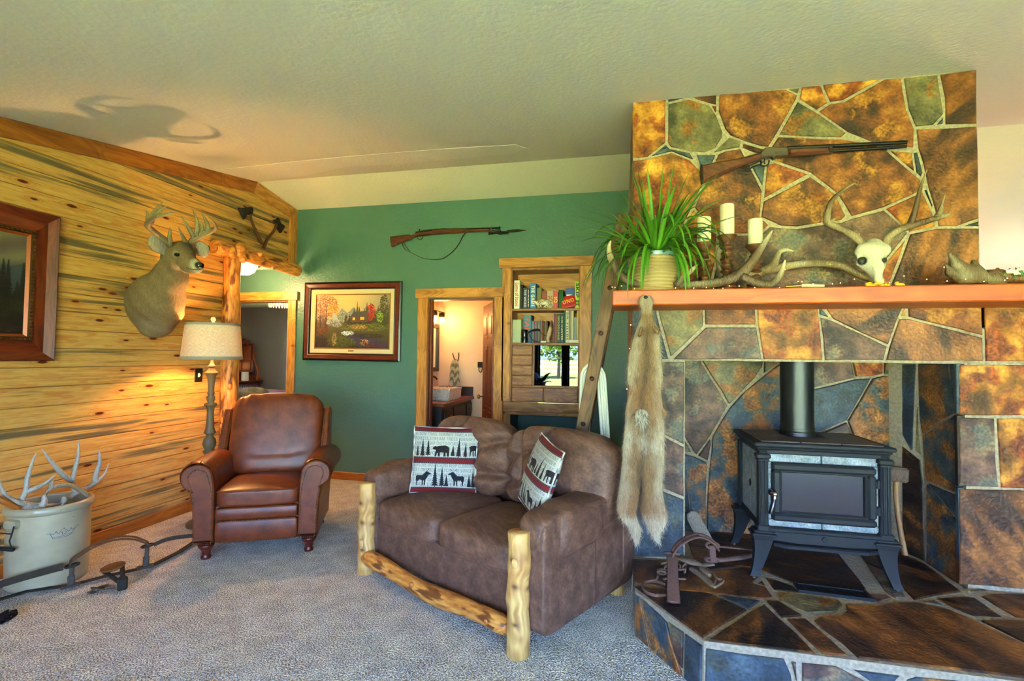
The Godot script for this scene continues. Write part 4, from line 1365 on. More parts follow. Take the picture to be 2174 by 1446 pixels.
	label_box("book", "thick white book with dark lettering on its spine", "book", "books on the lower shelf", cx(1201.4), cx(1208.6), y, .345, .18, z, C.call(.78, .76, .68), "DR. FIELDS", C.call(.2, .2, .2))
	label_box("book", "narrow grey-white book right of the thick white one", "book", "books on the lower shelf", cx(1209.4), cx(1212.5), y, .35, .18, z, C.call(.60, .58, .50))
	label_box("book", "cream book beside the pale blue binder", "book", "books on the lower shelf", cx(1213), cx(1218.3), y, .335, .18, z, C.call(.78, .72, .58))
	label_box("book", "pale grey-blue binder under the yellow book's left side", "book", "books on the lower shelf", cx(1218.8), cx(1224.6), y, .27, .18, z - 0.01, C.call(.50, .58, .62))
	label_box("book", "tall bright yellow book near the right end of the shelf", "book", "books on the lower shelf", cx(1225), cx(1228.4), y, .355, .18, z, C.call(.86, .66, .10))
	label_box("book", "blue-grey book at the far right end of the lower shelf", "book", "books on the lower shelf", cx(1228.7), cx(1231.6), y, .355, .18, z, C.call(.22, .40, .52))
	label_box("book", "white book lying flat at the foot of the green row", "book", "", cx(1209), cx(1231), y, .028, .03, WZ + 0.0, C.call(.84, .82, .76))
	var ln := thing("lantern", "black camping lantern standing before the striped book", "lantern", T(cx(1114), y, WZ - 0.04))
	b = MB.new()
	b.tint = Color(0.01, 0.01, 0.012)
	b.lathe(T(), [Vector2(0, 0), Vector2(0.036, 0), Vector2(0.036, 0), Vector2(0.038, 0.05), Vector2(0.033, 0.055), Vector2(0.033, 0.075), Vector2(0.036, 0.08), Vector2(0.034, 0.135), Vector2(0.03, 0.14), Vector2(0.0, 0.14)], 20)
	put("body", b, M.glossy, ln)
	var hl := thing("headlamp", "black strap headlamp hanging over the small books", "headlamp", T(cx(1140), y, WZ - 0.03))
	b = MB.new()
	b.tint = Color(0.012, 0.011, 0.012)
	b.tube(curve([Vector3(-0.10, 0.10, 0), Vector3(-0.05, 0.125, 0.01), Vector3(0.0, 0.135, 0.012), Vector3(0.04, 0.13, 0.01)], 5), [0.016, 0.017, 0.018, 0.019, 0.02, 0.022, 0.024, 0.026, 0.026, 0.026, 0.026, 0.026, 0.024, 0.024, 0.02, 0.018], 8, Vector2(1, 0.5))
	put("strap", b, M.plain, hl)
	b = MB.new()
	b.tint = Color(0.012, 0.011, 0.012)
	b.tube(curve([Vector3(-0.08, 0.09, 0), Vector3(-0.05, 0.04, 0.012), Vector3(0.0, 0.012, 0.014), Vector3(0.07, 0.01, 0.014)], 5), 0.004, 6)
	b.tube(curve([Vector3(0.03, 0.12, 0.01), Vector3(0.08, 0.08, 0.014), Vector3(0.13, 0.06, 0.012)], 5), 0.004, 6)
	put("cord", b, M.plain, hl)
	b = MB.new()
	b.tint = Color(0.8, 0.78, 0.72)
	b.box(T(0.075, 0.010, 0.012, 0, 15), Vector3(0.06, 0.02, 0.02), 0.004)
	put("plug", b, M.plain, hl)
	var bt := MB.new()
	bt.shade = func(p): return Color(0.60, 0.42, 0.30).lerp(Color(0.16, 0.08, 0.04), smoothstep(0.005, 0.03, p.x + 0.02 * sin(p.y * 40.0)))
	bt.tube(curve([Vector3(-0.01, 0.004, 0), Vector3(-0.015, 0.05, 0), Vector3(0.0, 0.13, 0), Vector3(0.015, 0.19, 0), Vector3(0.01, 0.235, 0)], 6), along([0.03, 0.045, 0.036, 0.028, 0.02], 25), 10, Vector2(1, 0.6))
	var boot := put("carved_boot", bt, M.glossy)
	boot.position = Vector3(cx(1168), y, WZ - 0.04)
	tag(boot, "tan and brown carved boot shape standing before the lower books", "ornament")


# ---------------------------------------------------------------- slate fireplace
func on(px: float, py: float, xf: Transform3D) -> Vector2:      # where a line of sight meets a plane, in the plane's own x and y
	var d := ray(px, py)
	var n := xf.basis.z
	var p := EYE + d * ((xf.origin - EYE).dot(n) / d.dot(n)) - xf.origin
	return Vector2(p.dot(xf.basis.x), p.dot(xf.basis.y))

# one slab of slate; its outline is traced in a view of the photograph (origin and scale in «view») and laid on its plane
func slab(parent: Node3D, xf: Transform3D, view: Array, m: String, pts: Array, thick := 0.02, lift := 0.0, joint := 0.006):
	var p := PackedVector2Array()
	for k in range(0, pts.size(), 2): p.append(on(view[0] + pts[k] / view[2], view[1] + pts[k + 1] / view[2], xf))
	slab_of(parent, xf, p, m, thick, lift, joint)

func slab_of(parent: Node3D, xf: Transform3D, p: PackedVector2Array, m: String, thick := 0.02, lift := 0.0, joint := 0.006):
	var ins := Geometry2D.offset_polygon(p, -joint)
	if ins.is_empty(): return
	var best: PackedVector2Array = ins[0]
	for q in ins:
		if q.size() > best.size(): best = q
	var q := PackedVector2Array()
	for k in best.size():
		var a := best[k]
		var c := best[(k + 1) % best.size()]
		var parts := clampi(int(a.distance_to(c) / 0.11), 1, 4)
		for s in parts:
			var pt := a.lerp(c, float(s) / parts)
			if s > 0: pt += Vector2(-(c - a).y, (c - a).x).normalized() * rng.randf_range(-0.0035, 0.0035)
			q.append(pt)
	var up := lift + rng.randf_range(-0.002, 0.004)
	var b := MB.new()
	b.prism(xf.translated_local(Vector3(0, 0, -thick)), q, thick + up, 0.004, Vector2(rng.randf() * 4.0, rng.randf() * 4.0), rng.randf() * TAU)
	put("stone", b, M[m], parent)

func fireplace():
	var f := thing("stone_fireplace", "tall slate stone fireplace with an alcove for the black stove", "fireplace")
	var b := MB.new()
	var top := ceil_y(FZ) + 0.01
	var g := FZ - 0.008
	span(b, 0.077, 0.383, 0, 1.41, -3.78, g)
	span(b, 1.814, 3.2, 0, 1.75, -3.78, g)
	span(b, 0.077, 3.2, 1.409, 1.80, -3.78, g)
	span(b, 0.077, 1.895, 1.80, top, -5.0, g)
	span(b, 0.077, 1.895, 0, 1.80, -5.0, -3.70)
	b.prism(Transform3D(Basis(Vector3(1, 0, 0), Vector3(0, 0, -1), Vector3(0, 1, 0)), Vector3(0, 0.1, 0)), PackedVector2Array([Vector2(1.813, 3.2), Vector2(1.813, 3.485), Vector2(1.733, 3.64), Vector2(1.70, 3.72), Vector2(1.9, 3.72), Vector2(1.9, 3.2)]), 1.31)
	put("mortar", b, M.grout, f)
	var F := T(0, 0, FZ)
	var v := [1320.0, 130.0, 2.5457]
	var u := func(m: String, pts: Array): slab(f, F, v, m, pts, 0.03)
	u.call("gold", [55, 215, 242, 198, 240, 440, 140, 520, 55, 528])
	u.call("charcoal", [245, 203, 365, 187, 368, 196, 310, 208, 248, 224])
	u.call("ochre", [370, 190, 515, 178, 516, 238, 478, 230, 400, 206])
	u.call("gold", [480, 233, 516, 240, 515, 288, 498, 270])
	u.call("olive", [248, 226, 365, 200, 478, 234, 516, 290, 550, 380, 546, 412, 510, 470, 450, 495, 370, 490, 262, 465, 245, 440])
	u.call("rust", [525, 175, 885, 148, 955, 182, 945, 210, 840, 395, 795, 465, 755, 462, 655, 430, 585, 402, 555, 365, 520, 270])
	u.call("olive", [888, 148, 968, 138, 956, 178])
	u.call("gold", [970, 135, 1078, 125, 1090, 155, 1120, 225, 1055, 266, 958, 205])
	u.call("gold", [1082, 122, 1422, 88, 1200, 212, 1125, 222, 1092, 152])
	u.call("rust", [1425, 90, 1515, 85, 1545, 260, 1588, 362, 1584, 470, 1360, 440, 1222, 385, 1060, 270, 1125, 226, 1203, 214])
	u.call("olive", [950, 212, 1055, 272, 1220, 386, 1190, 414, 845, 400])
	u.call("olive", [1522, 86, 1712, 68, 1745, 285, 1690, 345, 1590, 356, 1548, 260])
	u.call("charcoal", [1745, 290, 1742, 340, 1692, 347])
	u.call("ochre", [1718, 66, 1925, 40, 1926, 340, 1748, 344, 1746, 200])
	u.call("ochre", [1590, 362, 1926, 346, 1937, 852, 1820, 893, 1712, 896, 1692, 800, 1655, 680, 1630, 560, 1602, 472])
	u.call("charcoal", [1576, 490, 1604, 486, 1634, 600, 1622, 632, 1590, 600])
	u.call("charcoal", [1630, 690, 1655, 690, 1692, 800, 1680, 802])
	u.call("charcoal", [1824, 893, 1937, 856, 1937, 896])
	u.call("ochre", [1558, 930, 1702, 900, 1937, 898, 1941, 1240, 1440, 1240, 1505, 1080])
	u.call("gold", [1428, 1085, 1552, 935, 1500, 1080, 1438, 1240, 1375, 1240])
	u.call("gold", [1422, 795, 1605, 712, 1630, 700, 1690, 830, 1702, 895, 1556, 926, 1500, 870])
	u.call("rust", [1440, 478, 1574, 488, 1590, 604, 1540, 566])
	u.call("rust", [845, 404, 1190, 416, 1360, 442, 1440, 482, 1540, 570, 1624, 640, 1605, 710, 1420, 793, 1242, 842, 1205, 780, 1160, 712, 1020, 604, 830, 540, 790, 520, 800, 470])
	u.call("gold", [782, 555, 830, 544, 1018, 608, 765, 748])
	u.call("rust", [763, 755, 1020, 620, 1158, 716, 1215, 835, 1190, 862, 950, 897, 860, 892, 750, 842])
	u.call("rust", [445, 668, 520, 500, 560, 482, 645, 470, 692, 560, 762, 700, 750, 840, 800, 885, 750, 932, 640, 935, 520, 925, 480, 905, 390, 790])
	u.call("charcoal", [694, 560, 780, 555, 765, 690])
	u.call("ochre", [655, 436, 755, 466, 790, 470, 785, 515, 700, 490, 648, 468])
	u.call("olive", [490, 492, 580, 408, 652, 430, 640, 466, 560, 480, 500, 496])
	u.call("charcoal", [400, 500, 515, 500, 490, 560, 440, 660, 425, 580])
	u.call("charcoal", [142, 522, 240, 446, 260, 470, 370, 494, 398, 540, 368, 528, 270, 490, 200, 506])
	u.call("gold", [57, 534, 140, 526, 270, 492, 370, 532, 425, 590, 438, 668, 390, 780, 300, 950, 100, 1000, 55, 1000])
	u.call("gold", [300, 952, 388, 792, 480, 908, 518, 930, 510, 1080, 470, 1240, 57, 1240, 57, 1004, 100, 1004])
	u.call("plum", [524, 932, 640, 938, 750, 935, 800, 890, 860, 896, 950, 902, 1190, 867, 1245, 846, 1420, 800, 1500, 872, 1552, 928, 1428, 1083, 1370, 1240, 480, 1240, 515, 1080])
	# the course under the mantel
	v = [1330.0, 630.0, 2.5758]
	u = func(m: String, pts: Array): slab(f, F, v, m, pts, 0.03)
	u.call("charcoal", [28, 20, 152, 20, 236, 346, 28, 346])
	u.call("olive", [156, 20, 418, 20, 425, 160, 240, 338])
	u.call("rust", [422, 20, 706, 20, 714, 157, 427, 157])
	u.call("plum", [246, 347, 433, 163, 714, 163, 746, 347])
	u.call("gold", [710, 20, 1046, 20, 1078, 352, 747, 347, 717, 160])
	u.call("charcoal", [1050, 24, 1058, 44, 1126, 124, 1052, 100])
	u.call("ochre", [1056, 20, 1535, 20, 1490, 115, 1435, 268, 1130, 126])
	u.call("plum", [1055, 104, 1130, 128, 1432, 270, 1412, 352, 1082, 352])
	u.call("gold", [1496, 112, 1530, 30, 1534, 112])
	u.call("rust", [1536, 20, 1946, 20, 1954, 218, 1540, 113])
	u.call("ochre", [1490, 118, 1540, 115, 1955, 222, 1960, 357, 1416, 353, 1436, 270])
	u.call("gold", [1950, 20, 2420, 20, 2420, 360, 1962, 358])
	# columns beside the alcove
	v = [1320.0, 740.0, 2.048]
	u = func(m: String, pts: Array): slab(f, F, v, m, pts, 0.03)
	u.call("plum", [44, 54, 276, 54, 274, 424, 180, 374, 44, 332])
	u.call("plum", [44, 336, 180, 378, 274, 428, 274, 650, 150, 600, 44, 640])
	u.call("charcoal", [44, 644, 150, 606, 274, 656, 274, 910, 44, 910])
	v = [1880.0, 740.0, 2.782]
	u = func(m: String, pts: Array): slab(f, F, v, m, pts, 0.03)
	u.call("gold", [430, 90, 1150, 92, 1150, 408, 430, 400])
	u.call("plum", [430, 402, 650, 408, 656, 640, 674, 826, 430, 818])
	u.call("gold", [655, 408, 1150, 411, 1150, 846, 680, 828, 668, 640])
	u.call("ochre", [430, 824, 1150, 848, 1150, 1450, 430, 1400])
	# back of the alcove
	var B := T(0, 0, -3.67)
	v = [1430.0, 740.0, 3.444]
	u = func(m: String, pts: Array): slab(f, B, v, m, pts, 0.025)
	u.call("plum", [40, 60, 196, 60, 205, 100, 402, 420, 272, 640, 167, 788, 86, 660, 40, 640])
	u.call("plum", [40, 650, 86, 668, 142, 770, 40, 750])
	u.call("olive", [205, 60, 660, 60, 655, 130, 600, 215, 500, 320, 410, 415, 212, 100])
	u.call("olive", [664, 60, 800, 60, 765, 108, 660, 190])
	u.call("motley", [415, 428, 500, 332, 630, 220, 770, 115, 860, 60, 1050, 60, 1020, 400, 1060, 800, 1060, 1500, 240, 1500, 250, 1000, 275, 760, 282, 645])
	u.call("ochre", [272, 652, 278, 700, 255, 828, 175, 788])
	u.call("motley", [40, 756, 165, 793, 250, 833, 245, 1000, 232, 1500, 40, 1500])
	v = [1530.0, 740.0, 2.7275]
	u = func(m: String, pts: Array): slab(f, B, v, m, pts, 0.025)
	u.call("plum", [420, 60, 757, 60, 782, 172, 538, 232, 420, 265])
	u.call("gold", [762, 60, 948, 60, 945, 150, 880, 164, 786, 168])
	u.call("olive", [952, 60, 1052, 60, 1040, 155, 950, 150])
	u.call("charcoal", [420, 270, 540, 235, 782, 175, 880, 168, 735, 418, 605, 476, 420, 520])
	u.call("motley", [885, 170, 945, 155, 1040, 162, 1038, 700, 800, 620, 765, 490, 738, 420])
	u.call("ochre", [610, 478, 735, 424, 762, 492, 795, 620, 1038, 706, 1038, 1250, 420, 1250, 420, 524])
	# the alcove's right cheek, with its splayed corner
	var W := Transform3D(Basis(Vector3(0, 0, 1), Vector3.UP, Vector3(-1, 0, 0)), Vector3(1.802, 0, 0))
	v = [1880.0, 740.0, 2.782]
	u = func(m: String, pts: Array): slab(f, W, v, m, pts, 0.012, 0.0, 0.004)
	u.call("motley", [186, 88, 372, 88, 390, 250, 415, 372, 210, 506, 196, 400])
	u.call("charcoal", [376, 88, 422, 88, 422, 378, 394, 250])
	u.call("motley", [214, 512, 412, 386, 418, 832, 400, 852, 235, 782])
	u.call("charcoal", [242, 790, 402, 858, 420, 866, 420, 1010])
	u.call("motley", [236, 796, 420, 1022, 422, 1400, 236, 1270])
	var ux := Vector3(0.08, 0, 0.155).normalized()
	var Y := Transform3D(Basis(ux, Vector3.UP, ux.cross(Vector3.UP)), Vector3(1.728, 0, -3.64))
	u = func(m: String, pts: Array): slab(f, Y, v, m, pts, 0.012, 0.0, 0.004)
	u.call("charcoal", [90, 88, 184, 88, 170, 400, 163, 600, 145, 610, 92, 510])
	u.call("olive", [188, 300, 212, 640, 168, 604, 174, 400])
	u.call("umber", [92, 570, 208, 660, 222, 790, 234, 1260, 92, 1210])
	for q in [[1.41, 1.14, "charcoal"], [1.13, 0.75, "umber"], [0.745, 0.235, "charcoal"]]:
		var jb := MB.new()
		span(jb, 1.775, 1.803, q[1], q[0], FZ - 0.03, FZ - 0.004, 0.003)
		put("stone", jb, M[q[2]], f)
	# left edge of the chimney
	var L := Transform3D(Basis(Vector3(0, 0, 1), Vector3.UP, Vector3(-1, 0, 0)), Vector3(0.072, 0, 0))
	for q in [[0.24, 0.85, "plum"], [0.86, 1.40, "charcoal"], [1.41, 1.70, "rust"], [1.80, 2.4, "rust"], [2.41, 2.98, "olive"]]:
		slab_of(f, L, PackedVector2Array([Vector2(-3.75, q[0]), Vector2(FZ - 0.004, q[0]), Vector2(FZ - 0.004, q[1]), Vector2(-3.75, q[1])]), q[2], 0.01)

func hearth():
	var h := thing("slate_hearth", "raised slate hearth with pale mortar joints under the black stove", "hearth")
	var b := MB.new()
	var plan := PackedVector2Array([Vector2(0.083, 3.098), Vector2(0.083, 2.645), Vector2(0.355, 2.253), Vector2(3.2, 2.253), Vector2(3.2, 3.098)])
	var flat := Basis(Vector3(1, 0, 0), Vector3(0, 0, -1), Vector3(0, 1, 0))
	b.prism(Transform3D(flat, Vector3(0, 0.001, 0)), plan, HY - 0.006)
	b.prism(Transform3D(flat, Vector3(0, 0.001, 0)), PackedVector2Array([Vector2(0.39, 3.08), Vector2(1.79, 3.08), Vector2(1.79, 3.48), Vector2(1.70, 3.69), Vector2(0.39, 3.69)]), HY - 0.006)
	put("mortar", b, M.grout, h)
	var P := Transform3D(flat, Vector3(0, HY, 0))
	var v := [1330.0, 1120.0, 4.435]
	var u := func(m: String, pts: Array): slab(h, P, v, m, pts, 0.028)
	u.call("ochre", [50, 288, 370, 306, 640, 330, 800, 400, 1080, 368, 1210, 384, 1280, 440, 1200, 510, 1215, 525, 1320, 552, 1395, 655, 1290, 670, 850, 622, 500, 587, 55, 508])
	u.call("umber", [640, 322, 560, 110, 830, 40, 1500, 40, 1988, 45, 2010, 245, 2270, 575, 2250, 612, 2100, 590, 2000, 568, 1910, 545, 1600, 532, 1285, 410, 1212, 378, 1085, 362, 800, 392])
	u.call("umber", [1222, 522, 1278, 478, 1322, 547])
	u.call("umber", [1290, 455, 1440, 500, 1580, 545, 1640, 612, 1385, 586])
	u.call("charcoal", [825, 624, 1278, 686, 1155, 772])
	u.call("umber", [55, 545, 150, 555, 500, 592, 740, 612, 820, 630, 1150, 776, 725, 1046, 400, 805])
	u.call("umber", [745, 1062, 1160, 780, 1300, 712, 1450, 856, 1620, 1000, 1800, 1190, 1300, 1130])
	u.call("umber", [1308, 684, 1430, 692, 1660, 828, 1660, 834, 1455, 848])
	u.call("ochre", [1498, 856, 1690, 850, 1910, 1033, 2110, 1215, 1840, 1190, 1640, 1005])
	u.call("olive", [1402, 604, 1640, 628, 1910, 665, 2010, 685, 2060, 740, 1990, 795, 1900, 806, 1690, 810, 1432, 690])
	v = [1740.0, 1120.0, 4.4355]
	u = func(m: String, pts: Array): slab(h, P, v, m, pts, 0.028)
	u.call("ochre", [230, 720, 560, 735, 650, 705, 880, 700, 1230, 772, 1480, 882, 1925, 1092, 2400, 1330, 2400, 1465, 1925, 1418, 360, 1232, 200, 1082, 0, 940, -65, 870, 0, 832, 195, 820, 250, 770])
	u.call("plum", [440, 614, 630, 625, 702, 668, 560, 706, 478, 682])
	u.call("plum", [430, 335, 620, 410, 690, 500, 720, 600, 790, 600, 835, 675, 712, 664, 612, 602, 520, 470])
	u.call("umber", [362, 243, 345, 160, 700, 130, 810, 260, 1000, 342, 1345, 604, 1100, 640, 890, 688, 795, 590, 690, 480, 600, 400, 430, 330])
	u.call("plum", [935, 690, 1080, 674, 1200, 744, 1000, 714])
	u.call("umber", [1082, 660, 1340, 640, 1470, 655, 1735, 842, 1440, 828, 1250, 752])
	u.call("plum", [1366, 597, 1540, 572, 1604, 590, 1450, 614])
	u.call("ochre", [1508, 640, 1610, 615, 1925, 618, 2400, 640, 2400, 905, 1925, 850, 1846, 842, 1700, 762])
	u.call("umber", [1498, 870, 1760, 864, 1925, 876, 2400, 930, 2400, 1310, 1925, 1082])
	# faces below its edge
	var Fr := T(0, 0, -2.245)
	v = [1330.0, 1120.0, 4.435]
	u = func(m: String, pts: Array): slab(h, Fr, v, m, pts, 0.02)
	u.call("charcoal", [738, 1132, 1496, 1232, 1560, 1380, 1640, 1800, 738, 1800])
	u.call("plum", [1540, 1256, 1612, 1264, 1628, 1800, 1600, 1500])
	u.call("plum", [1645, 1268, 1980, 1300, 2260, 1446, 2600, 1800, 1645, 1800])
	v = [1740.0, 1120.0, 4.4355]
	u = func(m: String, pts: Array): slab(h, Fr, v, m, pts, 0.02)
	u.call("charcoal", [275, 1328, 790, 1394, 740, 1446, 660, 1600, 440, 1440])
	u.call("motley", [912, 1402, 1335, 1442, 1300, 1800, 700, 1800, 820, 1432])
	u.call("rust", [1345, 1442, 1925, 1500, 1925, 1900, 1320, 1800])
	var du := Vector3(0.275, 0, 0.405).normalized()
	var D := Transform3D(Basis(du, Vector3.UP, du.cross(Vector3.UP)), Vector3(0.073, 0, -2.65))
	v = [1330.0, 1120.0, 4.435]
	u = func(m: String, pts: Array): slab(h, D, v, m, pts, 0.014, 0.0, 0.004)
	u.call("motley", [74, 622, 124, 652, 232, 1200, 272, 1352, 78, 1132])
	u.call("motley", [130, 656, 310, 820, 376, 890, 420, 1080, 515, 1366, 512, 1640, 272, 1344])
	u.call("plum", [380, 880, 532, 985, 522, 1350, 440, 1180])
	u.call("charcoal", [536, 990, 704, 1110, 704, 1800, 526, 1650])
	# cast register let into the hearth
	var vent := thing("floor_vent", "black iron louvred vent let into the hearth before the stove", "vent", Transform3D(Basis(Vector3.UP, -0.06), yp(1767, 1255, HY + 0.003)))
	for q in [[-0.17, 0.17, 0.036, 0.05], [-0.17, 0.17, -0.05, -0.036], [-0.17, -0.15, -0.036, 0.036], [0.15, 0.17, -0.036, 0.036]]: onebox("frame", M.black_iron, vent, q[0], q[1], -0.012, 0.006, q[2], q[3], 0.002)
	onebox("tray", M.dark_gap, vent, -0.15, 0.15, -0.014, -0.010, -0.036, 0.036)
	for k in 26:
		b = MB.new()
		b.box(T(-0.145 + k * 0.0116, -0.003, 0, 0, 12), Vector3(0.004, 0.012, 0.068))
		put("louvre", b, M.black_iron, vent)


# ---------------------------------------------------------------- cast iron stove with soapstone
func stove():
	var s := thing("wood_stove", "black cast iron wood stove with pale soapstone panels and a flue pipe", "stove", T(1.07, HY, -3.2))
	# its own axes: x -0.34..0.34, front at z 0.265, back at z -0.26
	var I: Material = M.black_iron
	onebox("firebox", I, s, -0.285, 0.285, 0.27, 0.70, -0.23, 0.22, 0.004)
	var b := MB.new()
	for q in [[0.322, 0.690, 0.702], [0.312, 0.674, 0.690], [0.330, 0.702, 0.716], [0.342, 0.716, 0.740]]:
		span(b, -q[0], q[0], q[1], q[2], -q[0] + 0.08, q[0] - 0.077, 0.006)
	put("top_plate", b, I, s)
	for k in 3:
		for j in 2:
			if k == 1 and j == 1: continue
			onebox("tile", M.stove_tile, s, -0.300 + k * 0.2015, -0.300 + k * 0.2015 + 0.197, 0.736, 0.745, 0.025 - j * 0.245, 0.225 - j * 0.205, 0.002)
	# corner posts and rails
	for x in [-1, 1]:
		for z in [0.225, -0.225]:
			b = MB.new()
			span(b, x * 0.295 - 0.025, x * 0.295 + 0.025, 0.26, 0.68, z - 0.025, z + 0.025, 0.005)
			if z > 0.0:
				for k in 2: b.tube([Vector3(x * 0.295 + (k * 2 - 1) * 0.010, 0.29, z + 0.026), Vector3(x * 0.295 + (k * 2 - 1) * 0.010, 0.64, z + 0.026)], 0.0065, 6)
				span(b, x * 0.295 - 0.036, x * 0.295 + 0.036, 0.650, 0.676, z - 0.03, z + 0.036, 0.006)
				span(b, x * 0.295 - 0.030, x * 0.295 + 0.030, 0.632, 0.650, z - 0.03, z + 0.031, 0.006)
				span(b, x * 0.295 - 0.034, x * 0.295 + 0.034, 0.255, 0.29, z - 0.03, z + 0.034, 0.006)
			put("corner_post", b, I, s)
	onebox("lintel", I, s, -0.28, 0.28, 0.676, 0.70, 0.20, 0.245, 0.005)
	b = MB.new()
	b.prism(T(0, 0, 0.195), PackedVector2Array([Vector2(-0.29, 0.265), Vector2(0.29, 0.265), Vector2(0.29, 0.225), Vector2(0.25, 0.208), Vector2(0.13, 0.198), Vector2(-0.13, 0.198), Vector2(-0.25, 0.208), Vector2(-0.29, 0.225)]), 0.062, 0.008)
	span(b, -0.275, 0.275, 0.258, 0.280, 0.195, 0.262, 0.005)
	b.box(T(0, 0.238, 0.258, 0, 0, 45), Vector3(0.024, 0.024, 0.008), 0.002)
	put("apron", b, I, s)
	b = MB.new()
	b.prism(Transform3D(Basis(Vector3(1, 0, 0), Vector3(0, 0, -1), Vector3(0, 1, 0)), Vector3(0, 0.186, 0)), PackedVector2Array([Vector2(-0.25, -0.265), Vector2(-0.19, -0.295), Vector2(0.19, -0.295), Vector2(0.25, -0.265), Vector2(0.25, -0.18), Vector2(-0.25, -0.18)]), 0.018, 0.006, Vector2.ZERO, 0, true)
	put("ash_lip", b, I, s)
	# soapstone surround in the front
	for q in [[-0.27, -0.003, 0.632, 0.676], [0.003, 0.27, 0.632, 0.676], [-0.27, -0.003, 0.280, 0.316], [0.003, 0.27, 0.280, 0.316], [-0.27, -0.250, 0.318, 0.630], [0.250, 0.27, 0.318, 0.630]]:
		onebox("soapstone_panel", M.soapstone, s, q[0], q[1], q[2], q[3], 0.20, 0.226, 0.003)
	for x in [-1, 1]:
		for q in [[-0.195, -0.005], [0.003, 0.195]]:
			onebox("soapstone_panel", M.soapstone, s, x * 0.294 - 0.008, x * 0.294 + 0.008, 0.285, 0.672, q[0], q[1], 0.003)
		b = MB.new()
		b.box(T(x * 0.303, 0.46, 0.0, 45), Vector3(0.010, 0.034, 0.034), 0.003)
		put("plaque", b, I, s)
		onebox("side_rail", I, s, x * 0.297 - 0.012, x * 0.297 + 0.012, 0.25, 0.285, -0.22, 0.22, 0.004)
		onebox("side_rail", I, s, x * 0.297 - 0.012, x * 0.297 + 0.012, 0.668, 0.685, -0.22, 0.22, 0.004)
	# legs that curve outwards to the foot
	for x in [-1, 1]:
		for z in [1.0, -1.0]:
			b = MB.new()
			var rows := []
			for k in 9:
				var t := k / 8.0
				var w := lerpf(0.058, 0.019, pow(t, 0.62)) + 0.005 * (1.0 if k == 8 else 0.0)
				var cxx: float = x * (0.296 + 0.008 * t + 0.040 * t * t)
				var czz: float = z * (0.222 + 0.004 * t + 0.018 * t * t)
				var yy := lerpf(0.235, 0.012, t)
				var ring := PackedVector3Array()
				for c in [[-1, -1], [1, -1], [1, 1], [-1, 1], [-1, -1]]: ring.append(Vector3(cxx + c[0] * w, yy, czz + c[1] * w * 0.7))
				rows.append(ring)
			for k in rows.size() - 1:
				for c in 4:
					b.flat([rows[k][c], rows[k][c + 1], rows[k + 1][c + 1], rows[k + 1][c]], [Vector2.ZERO, Vector2.ZERO, Vector2.ZERO, Vector2.ZERO], (rows[k][0] + rows[k][2] + rows[k + 1][0] + rows[k + 1][2]) / 4)
			span(b, x * 0.296 - 0.062, x * 0.296 + 0.062, 0.232, 0.246, z * 0.222 - 0.05, z * 0.222 + 0.05, 0.004)
			span(b, x * 0.296 - 0.052, x * 0.296 + 0.052, 0.244, 0.262, z * 0.222 - 0.042, z * 0.222 + 0.042, 0.006)
			var e: Vector3 = (rows[8][0] + rows[8][2]) / 2
			var lg := put("leg", b, I, s)
			b = MB.new()
			b.lathe(T(e.x, 0.0, e.z), [Vector2(0.0, 0.0), Vector2(0.012, 0.0), Vector2(0.012, 0.0), Vector2(0.012, 0.014)], 8)
			put("foot_bolt", b, M.worn_steel, lg)
	# door with its glass and latch
	var d := MB.new()
	for q in [[-0.252, 0.252, 0.588, 0.630], [-0.252, 0.252, 0.316, 0.356], [-0.252, -0.208, 0.356, 0.588], [0.208, 0.252, 0.356, 0.588]]: span(d, q[0], q[1], q[2], q[3], 0.205, 0.258, 0.011)
	for q in [[-0.215, 0.215, 0.578, 0.593], [-0.215, 0.215, 0.351, 0.366], [-0.215, -0.20, 0.356, 0.588], [0.20, 0.215, 0.356, 0.588]]: span(d, q[0], q[1], q[2], q[3], 0.205, 0.246, 0.006)
	var dr := put("door", d, I, s)
	b = MB.new()
	b.cushion(T(0, 0.472, 0.224), Vector3(0.42, 0.225, 0.012), 0.12, null, 40, 12)
	var gm := mat("smoked_glass", Color(0.13, 0.095, 0.095), 0.14)
	gm.metallic_specular = 0.7
	put("glass", b, gm, dr)
	for y in [0.405, 0.545]:
		b = MB.new()
		b.lathe(T(0.262, y - 0.022, 0.245), [Vector2(0, 0), Vector2(0.012, 0.0), Vector2(0.012, 0.0), Vector2(0.012, 0.02), Vector2(0.009, 0.022), Vector2(0.012, 0.024), Vector2(0.012, 0.044), Vector2(0.012, 0.044), Vector2(0.0, 0.044)], 10)
		span(b, 0.235, 0.262, y - 0.015, y + 0.015, 0.235, 0.252, 0.003)
		put("hinge", b, I, dr)
	b = MB.new()
	b.lathe(T(-0.254, 0.47, 0.245, 90), [Vector2(0.0, 0.0), Vector2(0.02, 0.0), Vector2(0.02, 0.025), Vector2(0.012, 0.03), Vector2(0.012, 0.045), Vector2(0.0, 0.047)], 14)
	b.ball(T(-0.25, 0.469, 0.29), Vector3(0.015, 0.015, 0.013))
	b.tube([Vector3(-0.25, 0.467, 0.288), Vector3(-0.254, 0.44, 0.293)], [0.011, 0.011], 10)
	var la := put("latch", b, M.chrome, dr)
	b = MB.new()
	b.tint = Color(0.01, 0.01, 0.01)
	b.tube([Vector3(-0.254, 0.445, 0.293), Vector3(-0.264, 0.405, 0.297), Vector3(-0.274, 0.365, 0.301)], [0.010, 0.0125, 0.0135], 12)
	put("latch_handle", b, M.glossy, la)
	# flue
	var fp := MB.new()
